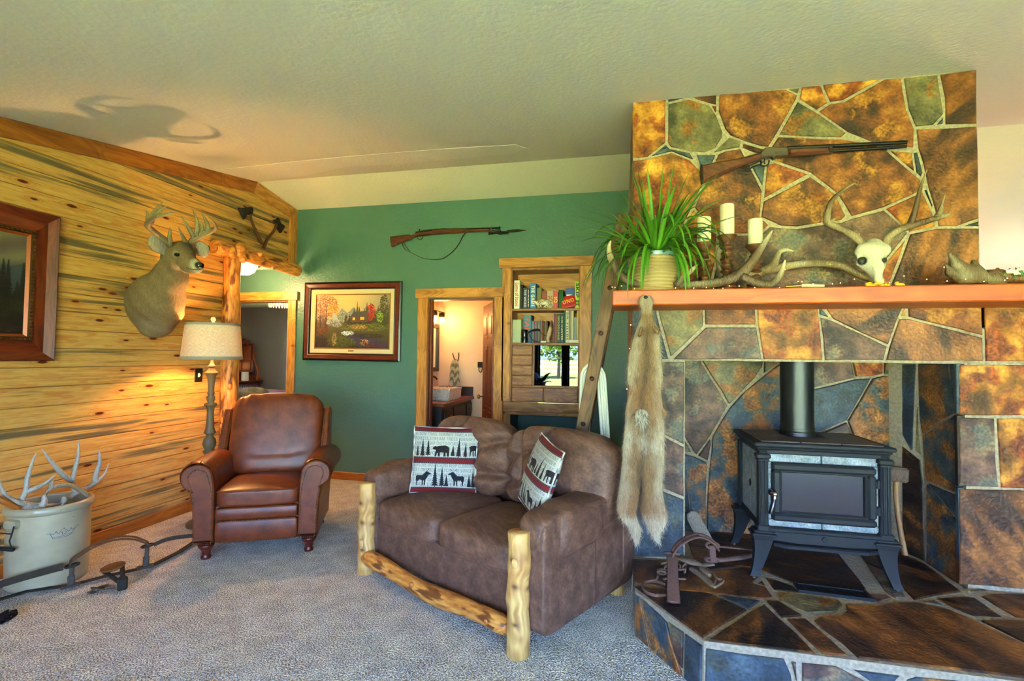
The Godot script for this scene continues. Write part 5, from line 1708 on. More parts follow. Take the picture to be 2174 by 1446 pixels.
	fp.lathe(T(-0.021, 0, -0.08), [Vector2(0.098, 0.74), Vector2(0.097, 0.765), Vector2(0.097, 0.765), Vector2(0.092, 0.772), Vector2(0.092, 0.785), Vector2(0.094, 0.79), Vector2(0.0905, 0.795), Vector2(0.0905, 1.045), Vector2(0.092, 1.05), Vector2(0.0905, 1.055), Vector2(0.0905, 1.3)], 36)
	put("flue_pipe", fp, mat("flue_black", Color(0.05, 0.052, 0.055), 0.38), s)


# ---------------------------------------------------------------- soft solids: capsules joined smoothly, meshed as surface nets
# bones: [from, to, radius at from, radius at to]; holes are cut away the same way; clip keeps what it returns true for
func blob(b: MB, bones: Array, cell: float, k := 0.03, holes := [], clip = null):
	var lo := Vector3(1e9, 1e9, 1e9)
	var hi := -lo
	for q in bones:
		var m := maxf(q[2], q[3]) + cell * 3.0
		lo = lo.min(q[0] - Vector3.ONE * m).min(q[1] - Vector3.ONE * m)
		hi = hi.max(q[0] + Vector3.ONE * m).max(q[1] + Vector3.ONE * m)
	var nx := int((hi.x - lo.x) / cell) + 2
	var ny := int((hi.y - lo.y) / cell) + 2
	var nz := int((hi.z - lo.z) / cell) + 2
	var f := PackedFloat32Array()
	f.resize(nx * ny * nz)
	f.fill(1.0)
	for q in bones:
		var a: Vector3 = q[0]
		var ab: Vector3 = q[1] - q[0]
		var l2 := maxf(ab.length_squared(), 1e-9)
		var m := maxf(q[2], q[3]) + k * 2.0 + cell * 2.0
		var s := ((a.min(q[1]) - Vector3.ONE * m - lo) / cell).floor()
		var e := ((a.max(q[1]) + Vector3.ONE * m - lo) / cell).ceil()
		for z in range(maxi(0, int(s.z)), mini(nz - 1, int(e.z)) + 1):
			for y in range(maxi(0, int(s.y)), mini(ny - 1, int(e.y)) + 1):
				var at := (z * ny + y) * nx
				for x in range(maxi(0, int(s.x)), mini(nx - 1, int(e.x)) + 1):
					var p := lo + Vector3(x, y, z) * cell - a
					var t := clampf(p.dot(ab) / l2, 0.0, 1.0)
					var d := (p - ab * t).length() - lerpf(q[2], q[3], t)
					var o := f[at + x]
					var h := maxf(k - absf(o - d), 0.0) / k
					f[at + x] = minf(o, d) - h * h * k * 0.25
	for q in holes:
		var a: Vector3 = q[0]
		var ab: Vector3 = q[1] - q[0]
		var l2 := maxf(ab.length_squared(), 1e-9)
		var m := maxf(q[2], q[3]) + cell * 3.0
		var s := ((a.min(q[1]) - Vector3.ONE * m - lo) / cell).floor()
		var e := ((a.max(q[1]) + Vector3.ONE * m - lo) / cell).ceil()
		for z in range(maxi(0, int(s.z)), mini(nz - 1, int(e.z)) + 1):
			for y in range(maxi(0, int(s.y)), mini(ny - 1, int(e.y)) + 1):
				for x in range(maxi(0, int(s.x)), mini(nx - 1, int(e.x)) + 1):
					var p := lo + Vector3(x, y, z) * cell - a
					var t := clampf(p.dot(ab) / l2, 0.0, 1.0)
					var d := (p - ab * t).length() - lerpf(q[2], q[3], t)
					var at := (z * ny + y) * nx + x
					f[at] = maxf(f[at], -d)
	if clip != null:
		for z in nz:
			for y in ny:
				for x in nx:
					var at := (z * ny + y) * nx + x
					f[at] = maxf(f[at], clip.call(lo + Vector3(x, y, z) * cell))
	var ids := PackedInt32Array()
	ids.resize(nx * ny * nz)
	ids.fill(-1)
	var st := [1, nx, nx * ny]
	var corners := [0, 1, nx, nx + 1, nx * ny, nx * ny + 1, nx * ny + nx, nx * ny + nx + 1]
	var cpos := [Vector3(0, 0, 0), Vector3(1, 0, 0), Vector3(0, 1, 0), Vector3(1, 1, 0), Vector3(0, 0, 1), Vector3(1, 0, 1), Vector3(0, 1, 1), Vector3(1, 1, 1)]
	var edges := [[0, 1], [2, 3], [4, 5], [6, 7], [0, 2], [1, 3], [4, 6], [5, 7], [0, 4], [1, 5], [2, 6], [3, 7]]
	for z in nz - 1:
		for y in ny - 1:
			for x in nx - 1:
				var at := (z * ny + y) * nx + x
				var inside := 0
				for c in 8:
					if f[at + corners[c]] < 0.0: inside += 1
				if inside == 0 or inside == 8: continue
				var sum := Vector3.ZERO
				var cnt := 0
				for e in edges:
					var fa := f[at + corners[e[0]]]
					var fb := f[at + corners[e[1]]]
					if (fa < 0.0) != (fb < 0.0):
						sum += cpos[e[0]].lerp(cpos[e[1]], fa / (fa - fb))
						cnt += 1
				var p := lo + (Vector3(x, y, z) + sum / cnt) * cell
				var g := Vector3(f[at + 1] - f[at] + f[at + corners[7]] - f[at + corners[6]], f[at + nx] - f[at] + f[at + corners[7]] - f[at + corners[5]], f[at + nx * ny] - f[at] + f[at + corners[7]] - f[at + corners[3]])
				if b.shade.is_valid(): b.tint = b.shade.call(p)
				ids[at] = b.vert(p, g.normalized(), Vector2(p.x, p.y))
	for z in range(1, nz - 1):
		for y in range(1, ny - 1):
			for x in range(1, nx - 1):
				var at := (z * ny + y) * nx + x
				for ax in 3:
					var fa := f[at]
					var fb := f[at + st[ax]]
					if (fa < 0.0) == (fb < 0.0): continue
					var u: int = st[(ax + 1) % 3]
					var w: int = st[(ax + 2) % 3]
					var q0 := ids[at]
					var q1 := ids[at - u]
					var q2 := ids[at - u - w]
					var q3 := ids[at - w]
					if q0 < 0 or q1 < 0 or q2 < 0 or q3 < 0: continue
					if fa < 0.0: b.i.append_array([q0, q2, q1, q0, q3, q2])
					else: b.i.append_array([q0, q1, q2, q0, q2, q3])

func horn_tone(base: Color, tip: Color, tips: Array, reach: float) -> Callable:
	return func(p):
		var d := 9.0
		for q in tips: d = minf(d, p.distance_to(q))
		return tip.lerp(base, smoothstep(0.0, reach, d))


# ---------------------------------------------------------------- mantel and everything on, under and above it
func px_path(o: Vector2, s: float, pts: Array, z: float) -> Array:
	var out := []
	for k in range(0, pts.size(), 2): out.append(zp(o.x + pts[k] / s, o.y + pts[k + 1] / s, z))
	return out

func mantel_and_things():
	var b := MB.new()
	span(b, -0.042, 3.1, 1.71, MY, -3.10, -2.76, 0.006, 0, Vector2(0.3, 0.1))
	tag(put("mantel_beam", b, M.mantel_fir), "thick orange-toned timber mantel beam across the slate chimney", "mantel")
	var A := Vector2(1240, 340)
	var a := 4.0174
	var C3 := Vector2(1640, 280)
	var c := 3.6142
	potted_plant()
	# candles and their turned holders
	for q in [[0.4705, 2.087, 2.233, "left"], [0.5945, 2.125, 2.301, "mid"], [0.743, 2.065, 2.209, "right"]]:
		var word: String = {"left": "left holder, nearest the spider plant", "mid": "tallest holder in the middle of the three", "right": "right holder, farthest from the spider plant"}[q[3]]
		var hd := thing("candle_holder", "turned walnut candle holder, " + {"left": "the one nearest the spider plant", "mid": "the tallest, in the middle of the three", "right": "the one behind the rising elk tine"}[q[3]], "candle holder", T(q[0], MY, -2.97), "turned wooden candle holders")
		var h: float = q[1] - MY
		b = MB.new()
		var pr := [[0.0, 0.0], [0.048, 0.0], [0.048, 0.0], [0.05, 0.02], [0.044, 0.05], [0.026, 0.065]]
		var n := 5 if q[3] != "mid" else 6
		for k in n:
			var y0 := 0.075 + (h - 0.125) * k / n
			var st := (h - 0.125) / n
			pr.append_array([[0.020, y0], [0.032 + 0.004 * (k % 2), y0 + st * 0.3], [0.034 + 0.004 * (k % 2), y0 + st * 0.5], [0.022, y0 + st * 0.85]])
		pr.append_array([[0.022, h - 0.05], [0.03, h - 0.035], [0.05, h - 0.012], [0.052, h - 0.002], [0.052, h - 0.002], [0.0, h - 0.002]])
		var prof := []
		for k in pr: prof.append(Vector2(k[0], k[1]))
		b.lathe(T(), prof, 24)
		put("stem", b, M.walnut, hd)
		var cd := thing("candle", "ivory pillar candle standing on the " + word, "candle", T(q[0], q[1], -2.97), "ivory pillar candles")
		h = q[2] - q[1]
		b = MB.new()
		b.lathe(T(), [Vector2(0, 0), Vector2(0.0385, 0), Vector2(0.0385, 0), Vector2(0.0385, h - 0.004), Vector2(0.036, h), Vector2(0.02, h - 0.004), Vector2(0.0, h - 0.006)], 28)
		put("wax", b, M.wax, cd)
		b = MB.new()
		b.tint = Color(0.15, 0.12, 0.1)
		b.tube([Vector3(0, h - 0.008, 0), Vector3(0.001, h + 0.008, 0)], 0.0014, 5)
		put("wick", b, M.plain, cd)
	# elk antlers lying along the mantel
	b = MB.new()
	var brown := Color(0.125, 0.07, 0.033)
	var pale := Color(0.55, 0.44, 0.28)
	var zf := -2.85
	var main := px_path(A, a, [228, 690, 212, 760, 235, 850, 310, 980, 420, 1050, 600, 1062, 820, 1066, 1020, 1060, 1200, 1030, 1330, 975, 1430, 870, 1530, 720, 1606, 600], zf)
	var t1 := px_path(A, a, [1340, 990, 1450, 1040, 1570, 1065, 1645, 1020, 1690, 940, 1715, 850], zf + 0.02)
	var t2 := px_path(A, a, [780, 1066, 850, 1000, 920, 935, 970, 890], zf + 0.05)
	b.shade = horn_tone(brown, pale, [main[0], main[12], t1[5], t2[3]], 0.16)
	antler_bar(b, main, [0.004, 0.014, 0.020, 0.022, 0.022, 0.020, 0.020, 0.022, 0.027, 0.032, 0.025, 0.016, 0.003])
	antler_bar(b, t1, [0.024, 0.024, 0.022, 0.018, 0.013, 0.003])
	antler_bar(b, t2, [0.018, 0.016, 0.012, 0.003])
	tag(put("elk_antler", b, M.horn), "long brown elk antler lying along the mantel front, its pale tine rising over the candles", "antler")
	b = MB.new()
	zf = -2.97
	main = px_path(C3, c, [800, 1150, 740, 1125, 640, 1085, 540, 1035, 420, 1012, 300, 1010, 180, 1020, 60, 1040, -60, 1065, -180, 1090, -330, 1130], zf)
	t1 = px_path(A, a, [1530, 950, 1610, 900, 1640, 840, 1665, 785, 1720, 765, 1788, 777], zf + 0.01)
	t2 = px_path(A, a, [1190, 1040, 1165, 930, 1150, 830, 1155, 765, 1182, 738], zf - 0.06)
	b.shade = horn_tone(Color(0.20, 0.125, 0.06), pale, [t1[5], t2[4]], 0.14)
	antler_bar(b, main, [0.022, 0.020, 0.019, 0.020, 0.021, 0.020, 0.020, 0.022, 0.026, 0.024, 0.020])
	antler_bar(b, t1, [0.024, 0.022, 0.017, 0.014, 0.011, 0.003])
	antler_bar(b, t2, [0.026, 0.022, 0.018, 0.012, 0.003])
	tag(put("elk_antler", b, M.horn), "straight elk antler with a curled tine lying behind, its end at the deer skull", "antler")
	# deer skull with its antlers
	b = MB.new()
	var zs := -2.90
	var K := func(x: float, y: float, dz := 0.0) -> Vector3: return zp(1640 + x / 3.6142, 280 + y / 3.6142, zs + dz)
	b.tint = Color(0.80, 0.74, 0.60)
	b.shade = func(p): return Color(0.52, 0.47, 0.36)
	var bones := [
		[K.call(700, 905), K.call(845, 908), 0.036, 0.036], [K.call(770, 890, -0.03), K.call(775, 930, 0.0), 0.05, 0.052],
		[K.call(770, 930), K.call(800, 1040, 0.03), 0.048, 0.030], [K.call(800, 1030, 0.03), K.call(815, 1150, 0.05), 0.028, 0.015],
		[K.call(690, 985, 0.01), K.call(745, 1020, 0.015), 0.016, 0.026], [K.call(858, 985, 0.01), K.call(830, 1030, 0.015), 0.014, 0.022],
		[K.call(740, 1030, 0.0), K.call(785, 1120, 0.02), 0.030, 0.016], [K.call(655, 925), K.call(690, 915), 0.014, 0.02], [K.call(665, 935), K.call(658, 1010), 0.008, 0.008],
		[K.call(658, 1010), K.call(700, 1040), 0.008, 0.012], [K.call(845, 1140, 0.05), K.call(842, 1166, 0.05), 0.006, 0.004], [K.call(795, 1140, 0.05), K.call(838, 1168, 0.05), 0.007, 0.004]]
	var holes := [[K.call(690, 990, 0.05), K.call(683, 992, -0.01), 0.022, 0.021], [K.call(866, 985, 0.05), K.call(858, 988, 0.0), 0.016, 0.014], [K.call(757, 1020, 0.06), K.call(757, 1060, 0.045), 0.010, 0.007], [K.call(815, 1118, 0.08), K.call(812, 1142, 0.075), 0.010, 0.008]]
	blob(b, bones, 0.0045, 0.016, holes)
	var sk := thing("deer_skull", "bleached deer skull with brown antlers leaning on the chimney above the mantel", "skull")
	put("skull", b, M.bone, sk)
	b = MB.new()
	b.tint = Color(0.012, 0.01, 0.009)
	for q in [[688, 990, 0.019], [860, 986, 0.012]]: b.ball(Transform3D(Basis(), K.call(q[0], q[1], 0.012)), Vector3(1, 1, 0.6) * q[2])
	put("eye_socket", b, M.plain, sk)
	for side in 2:
		b = MB.new()
		var sets: Array = [[[695, 890, 650, 825, 560, 765, 430, 703, 420, 650, 440, 560, 480, 500, 560, 435, 640, 390], [0.024, 0.022, 0.018, 0.019, 0.016, 0.014, 0.011, 0.008, 0.002], [[650, 825, 655, 800, 668, 776], [432, 700, 465, 675, 492, 658]]], [[858, 890, 885, 820, 940, 770, 1050, 722, 1190, 682, 1290, 650, 1345, 635, 1368, 608], [0.024, 0.021, 0.018, 0.019, 0.016, 0.014, 0.010, 0.003], [[872, 850, 885, 805, 892, 776], [1055, 720, 1095, 600, 1130, 450, 1155, 370, 1187, 288], [1265, 655, 1290, 600, 1300, 560, 1325, 482]]]][side]
		var ends := []
		var mp := px_path(C3, c, sets[0], zs - 0.03)
		ends.append(mp[-1])
		for q in sets[2]: ends.append(px_path(C3, c, [q[-2], q[-1]], zs - 0.03)[0])
		b.shade = horn_tone(Color(0.115, 0.062, 0.028), Color(0.36, 0.25, 0.13), ends, 0.12)
		antler_bar(b, mp, sets[1])
		for q in sets[2]:
			var tp := px_path(C3, c, q, zs - 0.03)
			antler_bar(b, tp, along([0.014 if q.size() < 8 else 0.018, 0.009, 0.002], tp.size()))
		b.ball(Transform3D(Basis(), mp[0]), Vector3(0.027, 0.02, 0.027))
		put("antler", b, M.horn, sk)
	# moose antler, driftwood and flowers at the right end
	b = MB.new()
	b.shade = func(p): return Color(0.21, 0.15, 0.075).lerp(Color(0.15, 0.09, 0.04), 0.5 + 0.5 * sin(p.x * 60.0 + p.y * 40.0))
	var Q := func(x: float, y: float, dz := 0.0) -> Vector3: return zp(1960 + x / 10.159, 500 + y / 10.159, -2.88 + dz)
	blob(b, [[Q.call(575, 400, 0.02), Q.call(720, 640), 0.010, 0.024], [Q.call(720, 640), Q.call(950, 830), 0.024, 0.04], [Q.call(950, 850), Q.call(1300, 960), 0.044, 0.024], [Q.call(1300, 950), Q.call(1690, 985), 0.024, 0.018], [Q.call(487, 620, 0.03), Q.call(580, 800, 0.02), 0.005, 0.014], [Q.call(580, 800, 0.02), Q.call(850, 950), 0.014, 0.026], [Q.call(1090, 570, -0.03), Q.call(1140, 800), 0.012, 0.034], [Q.call(1600, 810, 0.01), Q.call(1570, 950), 0.006, 0.018], [Q.call(1640, 900, -0.02), Q.call(1660, 990), 0.014, 0.02]], 0.006, 0.03)
	tag(put("moose_antler", b, M.horn), "broad palmed moose antler resting at the right end of the mantel", "antler")
	b = MB.new()
	b.shade = func(p): return Color(0.24, 0.11, 0.035).lerp(Color(0.12, 0.05, 0.02), 0.5 + 0.5 * sin(p.y * 160.0 + p.x * 25.0))
	b.tube(px_path(Vector2(1960, 500), 10.159, [1340, 830, 1600, 860, 1850, 930, 2300, 930, 2800, 920], -2.99), [0.03, 0.045, 0.042, 0.04, 0.036], 12, Vector2(1, 0.75))
	b.tube(px_path(Vector2(1960, 500), 10.159, [1560, 850, 1600, 760, 1605, 700], -3.0), [0.02, 0.012, 0.006], 8)
	tag(put("driftwood", b, M.horn), "piece of red-brown driftwood behind the moose antler on the mantel", "driftwood")
	var fl := thing("flower_spray", "spray of white flowers with green leaves at the mantel's right end", "flowers")
	for q in [[1890, 800, 0.016], [1960, 790, 0.015], [2090, 740, 0.012], [1860, 765, 0.012], [2030, 830, 0.012]]:
		b = MB.new()
		b.tint = Color(0.84, 0.76, 0.68)
		var p := zp(1960 + q[0] / 10.159, 500 + q[1] / 10.159, -2.93)
		for k in 6: b.ball(Transform3D(Basis.from_euler(Vector3(0.6, TAU * k / 6.0, 0)), p + Vector3(cos(TAU * k / 6.0), 0.2, sin(TAU * k / 6.0)) * q[2] * 0.6), Vector3(0.7, 0.35, 0.6) * q[2], 8, 6)
		put("flower", b, M.plain, fl)
	for q in [[1800, 790, -40], [2050, 780, 30], [2080, 800, 60], [2120, 790, 20], [1990, 830, -10]]:
		b = MB.new()
		b.tint = Color(0.04, 0.12, 0.03)
		b.ball(Transform3D(Basis.from_euler(Vector3(0, 0, deg_to_rad(q[2]))), zp(1960 + q[0] / 10.159, 500 + q[1] / 10.159, -2.94)), Vector3(0.006, 0.026, 0.004), 8, 6)
		put("leaf", b, M.leaf, fl)
	# small things among the fairy lights
	var kn := thing("folding_knife", "ivory and brass handled tool lying near the middle of the mantel", "tool")
	b = MB.new()
	b.tint = Color(0.55, 0.46, 0.32)
	var k0 := zp(1701, 606.5, -2.83)
	var k1 := zp(1749, 606.5, -2.83)
	b.tube([k0, k0.lerp(k1, 0.05), k0.lerp(k1, 0.5), k1], [0.008, 0.0105, 0.0105, 0.010], 10)
	put("ivory_handle", b, M.plain, kn)
	b = MB.new()
	b.tube([zp(1668, 608.5, -2.83), k0], [0.006, 0.0075], 8)
	put("brass_end", b, M.brass, kn)
	var yf := thing("yellow_flowers", "small yellow dried flowers lying below the skull's nose", "flowers")
	var r := RandomNumberGenerator.new()
	r.seed = 12
	for k in 16:
		b = MB.new()
		b.tint = Color(0.80, 0.42, 0.01)
		var px: float = [1842, 1850, 1858, 1866, 1846, 1862, 1853, 1840, 1872, 1880, 1886, 1904, 1910, 1916, 1908, 1870][k]
		b.ball(Transform3D(Basis.from_euler(Vector3(r.randf(), r.randf() * 3, r.randf())), zp(px, 606 - r.randf() * 5.0, -2.81)), Vector3(0.013, 0.007, 0.010), 7, 5)
		put("petal", b, M.plain, yf)
	fairy_lights()
	pelt()
	lever_rifle()
	ladder()

func potted_plant():
	var p := thing("spider_plant", "lush spider plant in a woven seagrass basket at the mantel's left end", "plant", T(0.2, MY, -2.93))
	var b := MB.new()
	b.shade = func(q): return Color(0.24, 0.15, 0.055).lerp(Color(0.38, 0.26, 0.11), 0.5 + 0.5 * sin(q.y * 330.0))
	var rows := []
	var nr := 60
	for k in nr + 1:
		var t := float(k) / nr
		var ring := PackedVector3Array()
		for j in 73:
			var an := TAU * j / 72.0
			var row := floorf(t * 9.999)
			var f := t * 10.0 - row
			var rr := 0.112 + 0.024 * sin(PI * minf(t * 1.05 + 0.1, 1.0)) + 0.007 * sin(f * PI) * (0.55 + 0.45 * sin(an * 26.0 + row * PI + f * 3.0))
			ring.append(Vector3(cos(an) * rr, t * 0.205, sin(an) * rr))
		rows.append(ring)
	b.grid(rows, true)
	b.tint = Color(0.3, 0.2, 0.1)
	put("woven_basket", b, M.plain, p)
	b = MB.new()
	b.tint = Color(0.12, 0.22, 0.27)
	b.lathe(T(), [Vector2(0.0, 0.01), Vector2(0.09, 0.01), Vector2(0.108, 0.21), Vector2(0.115, 0.225), Vector2(0.110, 0.232), Vector2(0.100, 0.228), Vector2(0.097, 0.20), Vector2(0.0, 0.195)], 36)
	put("inner_pot", b, M.glossy, p)
	var r := RandomNumberGenerator.new()
	r.seed = 88
	for k in 150:
		b = MB.new()
		var az := r.randf() * TAU
		var el := r.randf_range(0.55, 1.50) if k < 62 else r.randf_range(0.25, 1.2)
		var ln := r.randf_range(0.34, 0.56)
		var w := r.randf_range(0.0065, 0.0115)
		var d := Vector3(cos(az) * cos(el), sin(el), sin(az) * cos(el))
		var at := Vector3(cos(az), 0, sin(az)) * r.randf_range(0.0, 0.06) + Vector3(0, 0.2, 0)
		var n := 12
		var sag := r.randf_range(1.5, 2.6) if k >= 62 else r.randf_range(0.25, 0.75)
		var rws := []
		var tone := Color(0.03, 0.115, 0.006).lerp(Color(0.085, 0.24, 0.015), r.randf())
		b.tint = tone
		var up := Vector3.UP
		for j in n + 1:
			var t := float(j) / n
			var sd := d.cross(Vector3.UP)
			if sd.length() < 0.05: sd = Vector3(sin(az), 0, -cos(az))
			sd = sd.normalized()
			var nn := sd.cross(d).normalized()
			var hw := w * minf(1.0, 0.55 + t * 3.0) * pow(maxf(0.0, 1.0 - pow(t, 3.0)), 0.6) + 0.0006
			rws.append(PackedVector3Array([at - sd * hw + nn * hw * 0.5, at, at + sd * hw + nn * hw * 0.5]))
			d = (d + Vector3(0, -sag * (0.04 + 0.22 * t) , 0)).normalized()
			at += d * ln / n
			if at.z < -0.145: at.z = -0.145
			# leaves lie on the mantel or hang over its front edge
			if at.z < 0.175 and at.y < 0.012: at.y = 0.012
		b.grid(rws, false, 1.0, 1.0, Vector2.ZERO, 0)
		put("leaf", b, M.leaf, p)

func fairy_lights():
	glow("fairy_glow", Color(1.0, 0.80, 0.50), 0.5)
	var s := thing("fairy_lights", "thin copper wire string of tiny warm lights along the mantel", "string lights")
	var A := Vector2(1240, 340)
	var pts := px_path(A, 4.0174, [240, 1085, 265, 1088, 320, 1075, 430, 1100, 490, 1080, 640, 1080, 780, 1092, 935, 1094, 1043, 1088, 1105, 1100, 1183, 1095, 1240, 1075, 1322, 1076, 1400, 1080, 1455, 1090, 1667, 1090], -2.79)
	pts.append_array(px_path(Vector2(1640, 280), 3.6142, [97, 1058, 130, 1080, 175, 1110, 195, 1150, 225, 1152, 310, 1168, 460, 1168, 520, 1162, 627, 1132, 700, 1150, 800, 1172, 897, 1160, 955, 1168, 1008, 1108, 1090, 1112, 1182, 1133, 1260, 1115, 1315, 1040, 1300, 1150, 1338, 1147, 1480, 1133, 1620, 1150, 1780, 1140, 1800, 1125, 2000, 1150], -2.79))
	var b := MB.new()
	b.tube(curve(pts, 3), 0.0009, 4)
	put("wire", b, M.copper_wire, s)
	for k in pts.size():
		if k in [5, 13, 17, 18, 25, 26, 30, 32, 34, 40]: continue
		b = MB.new()
		b.ball(Transform3D(Basis(), pts[k] + Vector3(0, 0.001, 0.002)), Vector3(0.0026, 0.0026, 0.0026), 8, 6)
		put("bulb", b, M.fairy_glow, s)
	var s2 := thing("fairy_lights", "string of tiny lights hanging down the chimney's left edge behind the pelt", "string lights")
	var p2 := []
	for q in [[1338, 664], [1339, 690], [1337, 716], [1337, 740], [1335, 760], [1336, 790], [1331, 826], [1333, 860]]: p2.append(zp(q[0], q[1], FZ + 0.02))
	b = MB.new()
	b.tube(curve(p2, 3), 0.001, 4)
	put("wire", b, M.copper_wire, s2)
	for k in [1, 3, 4, 6]:
		b = MB.new()
		b.ball(Transform3D(Basis(), p2[k]), Vector3(0.0036, 0.0036, 0.0036), 8, 6)
		put("bulb", b, M.fairy_glow, s2)

func pelt():
	var t := thing("coyote_pelt", "long tan and grey coyote pelt hanging head up from the mantel", "pelt")
	var tone := func(p: Vector3) -> Color:
		var q := pr_row(p.y)
		var u: float = (p.x - q.x) / maxf(q.y, 0.01)
		var w := sin(p.x * 61.0 + p.y * 23.0) * sin(p.y * 47.0 - p.x * 31.0)
		var c := Color(0.21, 0.115, 0.05).lerp(Color(0.36, 0.27, 0.18), smoothstep(0.35, 0.85, absf(u) + 0.18 * w))
		c = c.lerp(Color(0.25, 0.105, 0.035), 0.45 * smoothstep(0.2, 0.9, sin(p.y * 11.0 + 1.2) + 0.4 * w))
		c = c.lerp(Color(0.05, 0.032, 0.022), 0.75 * smoothstep(0.26, 0.0, absf(u + 0.12 * sin(p.y * 17.0))) * smoothstep(1.66, 1.5, p.y) * smoothstep(0.50, 0.72, p.y))
		c = c.lerp(Color(0.46, 0.40, 0.33), 0.7 * smoothstep(0.09, 0.0, absf(p.y - 0.995)) * (0.5 + 0.5 * w))
		if p.y > 1.66: c = c.lerp(Color(0.42, 0.34, 0.25), 0.5)
		if p.y < 0.58: c = c.lerp(Color(0.46, 0.38, 0.28), 0.6)
		return c
	var b := MB.new()
	b.shade = tone
	var strip := func(q: Array, thick: float):
		var rows := []
		var first := true
		for k in q:
			var l := zp(k[1], k[0], -2.722)
			var r2 := zp(k[2], k[0], -2.722)
			var c := (l + r2) * 0.5
			var hw := (r2.x - l.x) * 0.5
			var th := minf(thick, hw * 0.8)
			var ring := PackedVector3Array()
			for j in 25:
				var an := TAU * j / 24.0
				ring.append(c + Vector3(cos(an) * hw, 0, signf(sin(an)) * pow(absf(sin(an)), 0.7) * th))
			rows.append(ring)
		var pa := PackedVector3Array()
		var pb := PackedVector3Array()
		for j in 25:
			pa.append((rows[0][0] + rows[0][12]) * 0.5); pb.append((rows[-1][0] + rows[-1][12]) * 0.5)
		rows.push_front(pa)
		rows.push_back(pb)
		b.grid(rows, true)
	strip.call([[627, 1365, 1379], [633, 1358, 1385], [642, 1356, 1387], [655, 1361, 1384], [672, 1361, 1385], [690, 1354, 1394], [705, 1349, 1400], [725, 1342, 1402], [750, 1336, 1404], [780, 1331, 1407], [806, 1330, 1408], [824, 1336, 1403], [840, 1334, 1405], [870, 1328, 1410], [900, 1327, 1411], [940, 1323, 1411], [980, 1321, 1411], [1010, 1319, 1408]], 0.026)
	strip.call([[985, 1321, 1366], [1010, 1318, 1363], [1040, 1314, 1359], [1065, 1309, 1355], [1085, 1309, 1351], [1102, 1318, 1354], [1120, 1334, 1363], [1138, 1340, 1360], [1150, 1346, 1356], [1160, 1350, 1353]], 0.03)
	strip.call([[985, 1366, 1411], [1010, 1363, 1408], [1040, 1360, 1407], [1065, 1358, 1411], [1085, 1358, 1417], [1100, 1363, 1418], [1115, 1372, 1412], [1130, 1380, 1404], [1145, 1389, 1402], [1153, 1394, 1400]], 0.03)
	b.shade = func(_p): return Color(0.24, 0.12, 0.045)
	for q in [[1362, 696, 1358, 712, 1366, 708], [1388, 694, 1399, 708, 1402, 702]]:
		b.tube([zp(q[0], q[1], -2.70), zp(q[2], q[3], -2.685), zp(q[4], q[5], -2.68)], [0.018, 0.017, 0.004], 9, Vector2(1, 0.5))
	b.shade = func(_p): return Color(0.32, 0.14, 0.04)
	b.tube([zp(1406, 870, -2.72), zp(1413, 878, -2.71), zp(1412, 884, -2.71)], [0.012, 0.012, 0.004], 8)
	put("hide", b, M.fur, t)
	hair_on(t, b, 16000, 0.024, 0.0015, Vector3(0, -0.95, 0.1), 501, func(p, _r): return tone.call(p))
	b = MB.new()
	b.tint = Color(0.02, 0.018, 0.018)
	b.ball(Transform3D(Basis(), zp(1371, 631, -2.692)), Vector3(0.011, 0.009, 0.008))
	put("nose", b, M.glossy, t)
	b = MB.new()
	b.tint = Color(0.44, 0.38, 0.3)
	b.cushion(Transform3D(Basis(), zp(1362, 885, -2.69)), Vector3(0.07, 0.08, 0.03), 0.8, null, 20, 10)
	var tuft := put("back_tuft", b, M.fur, t)
	hair_on(tuft, b, 500, 0.035, 0.002, Vector3(0, -0.9, 0.3), 502, func(p, r): return Color(0.44, 0.37, 0.29) if r.randf() < 0.6 else Color(0.10, 0.07, 0.05))

func pr_row(y: float) -> Vector2:      # middle and half width of the pelt at a height
	var t := [[1.76, 0.139, 0.03], [1.60, 0.15, 0.055], [1.32, 0.128, 0.09], [1.1, 0.127, 0.10], [0.9, 0.125, 0.105], [0.66, 0.108, 0.115], [0.44, 0.13, 0.11]]
	for k in t.size() - 1:
		if y >= t[k + 1][0]:
			var f: float = clampf((y - t[k + 1][0]) / (t[k][0] - t[k + 1][0]), 0.0, 1.0)
			return Vector2(lerpf(t[k + 1][1], t[k][1], f), lerpf(t[k + 1][2], t[k][2], f))
	return Vector2(0.13, 0.1)

func outline(o: Vector2, s: float, pts: Array, xf: Transform3D) -> PackedVector2Array:
	var p := PackedVector2Array()
	for k in range(0, pts.size(), 2): p.append(on(o.x + pts[k] / s, o.y + pts[k + 1] / s, xf))
	return p

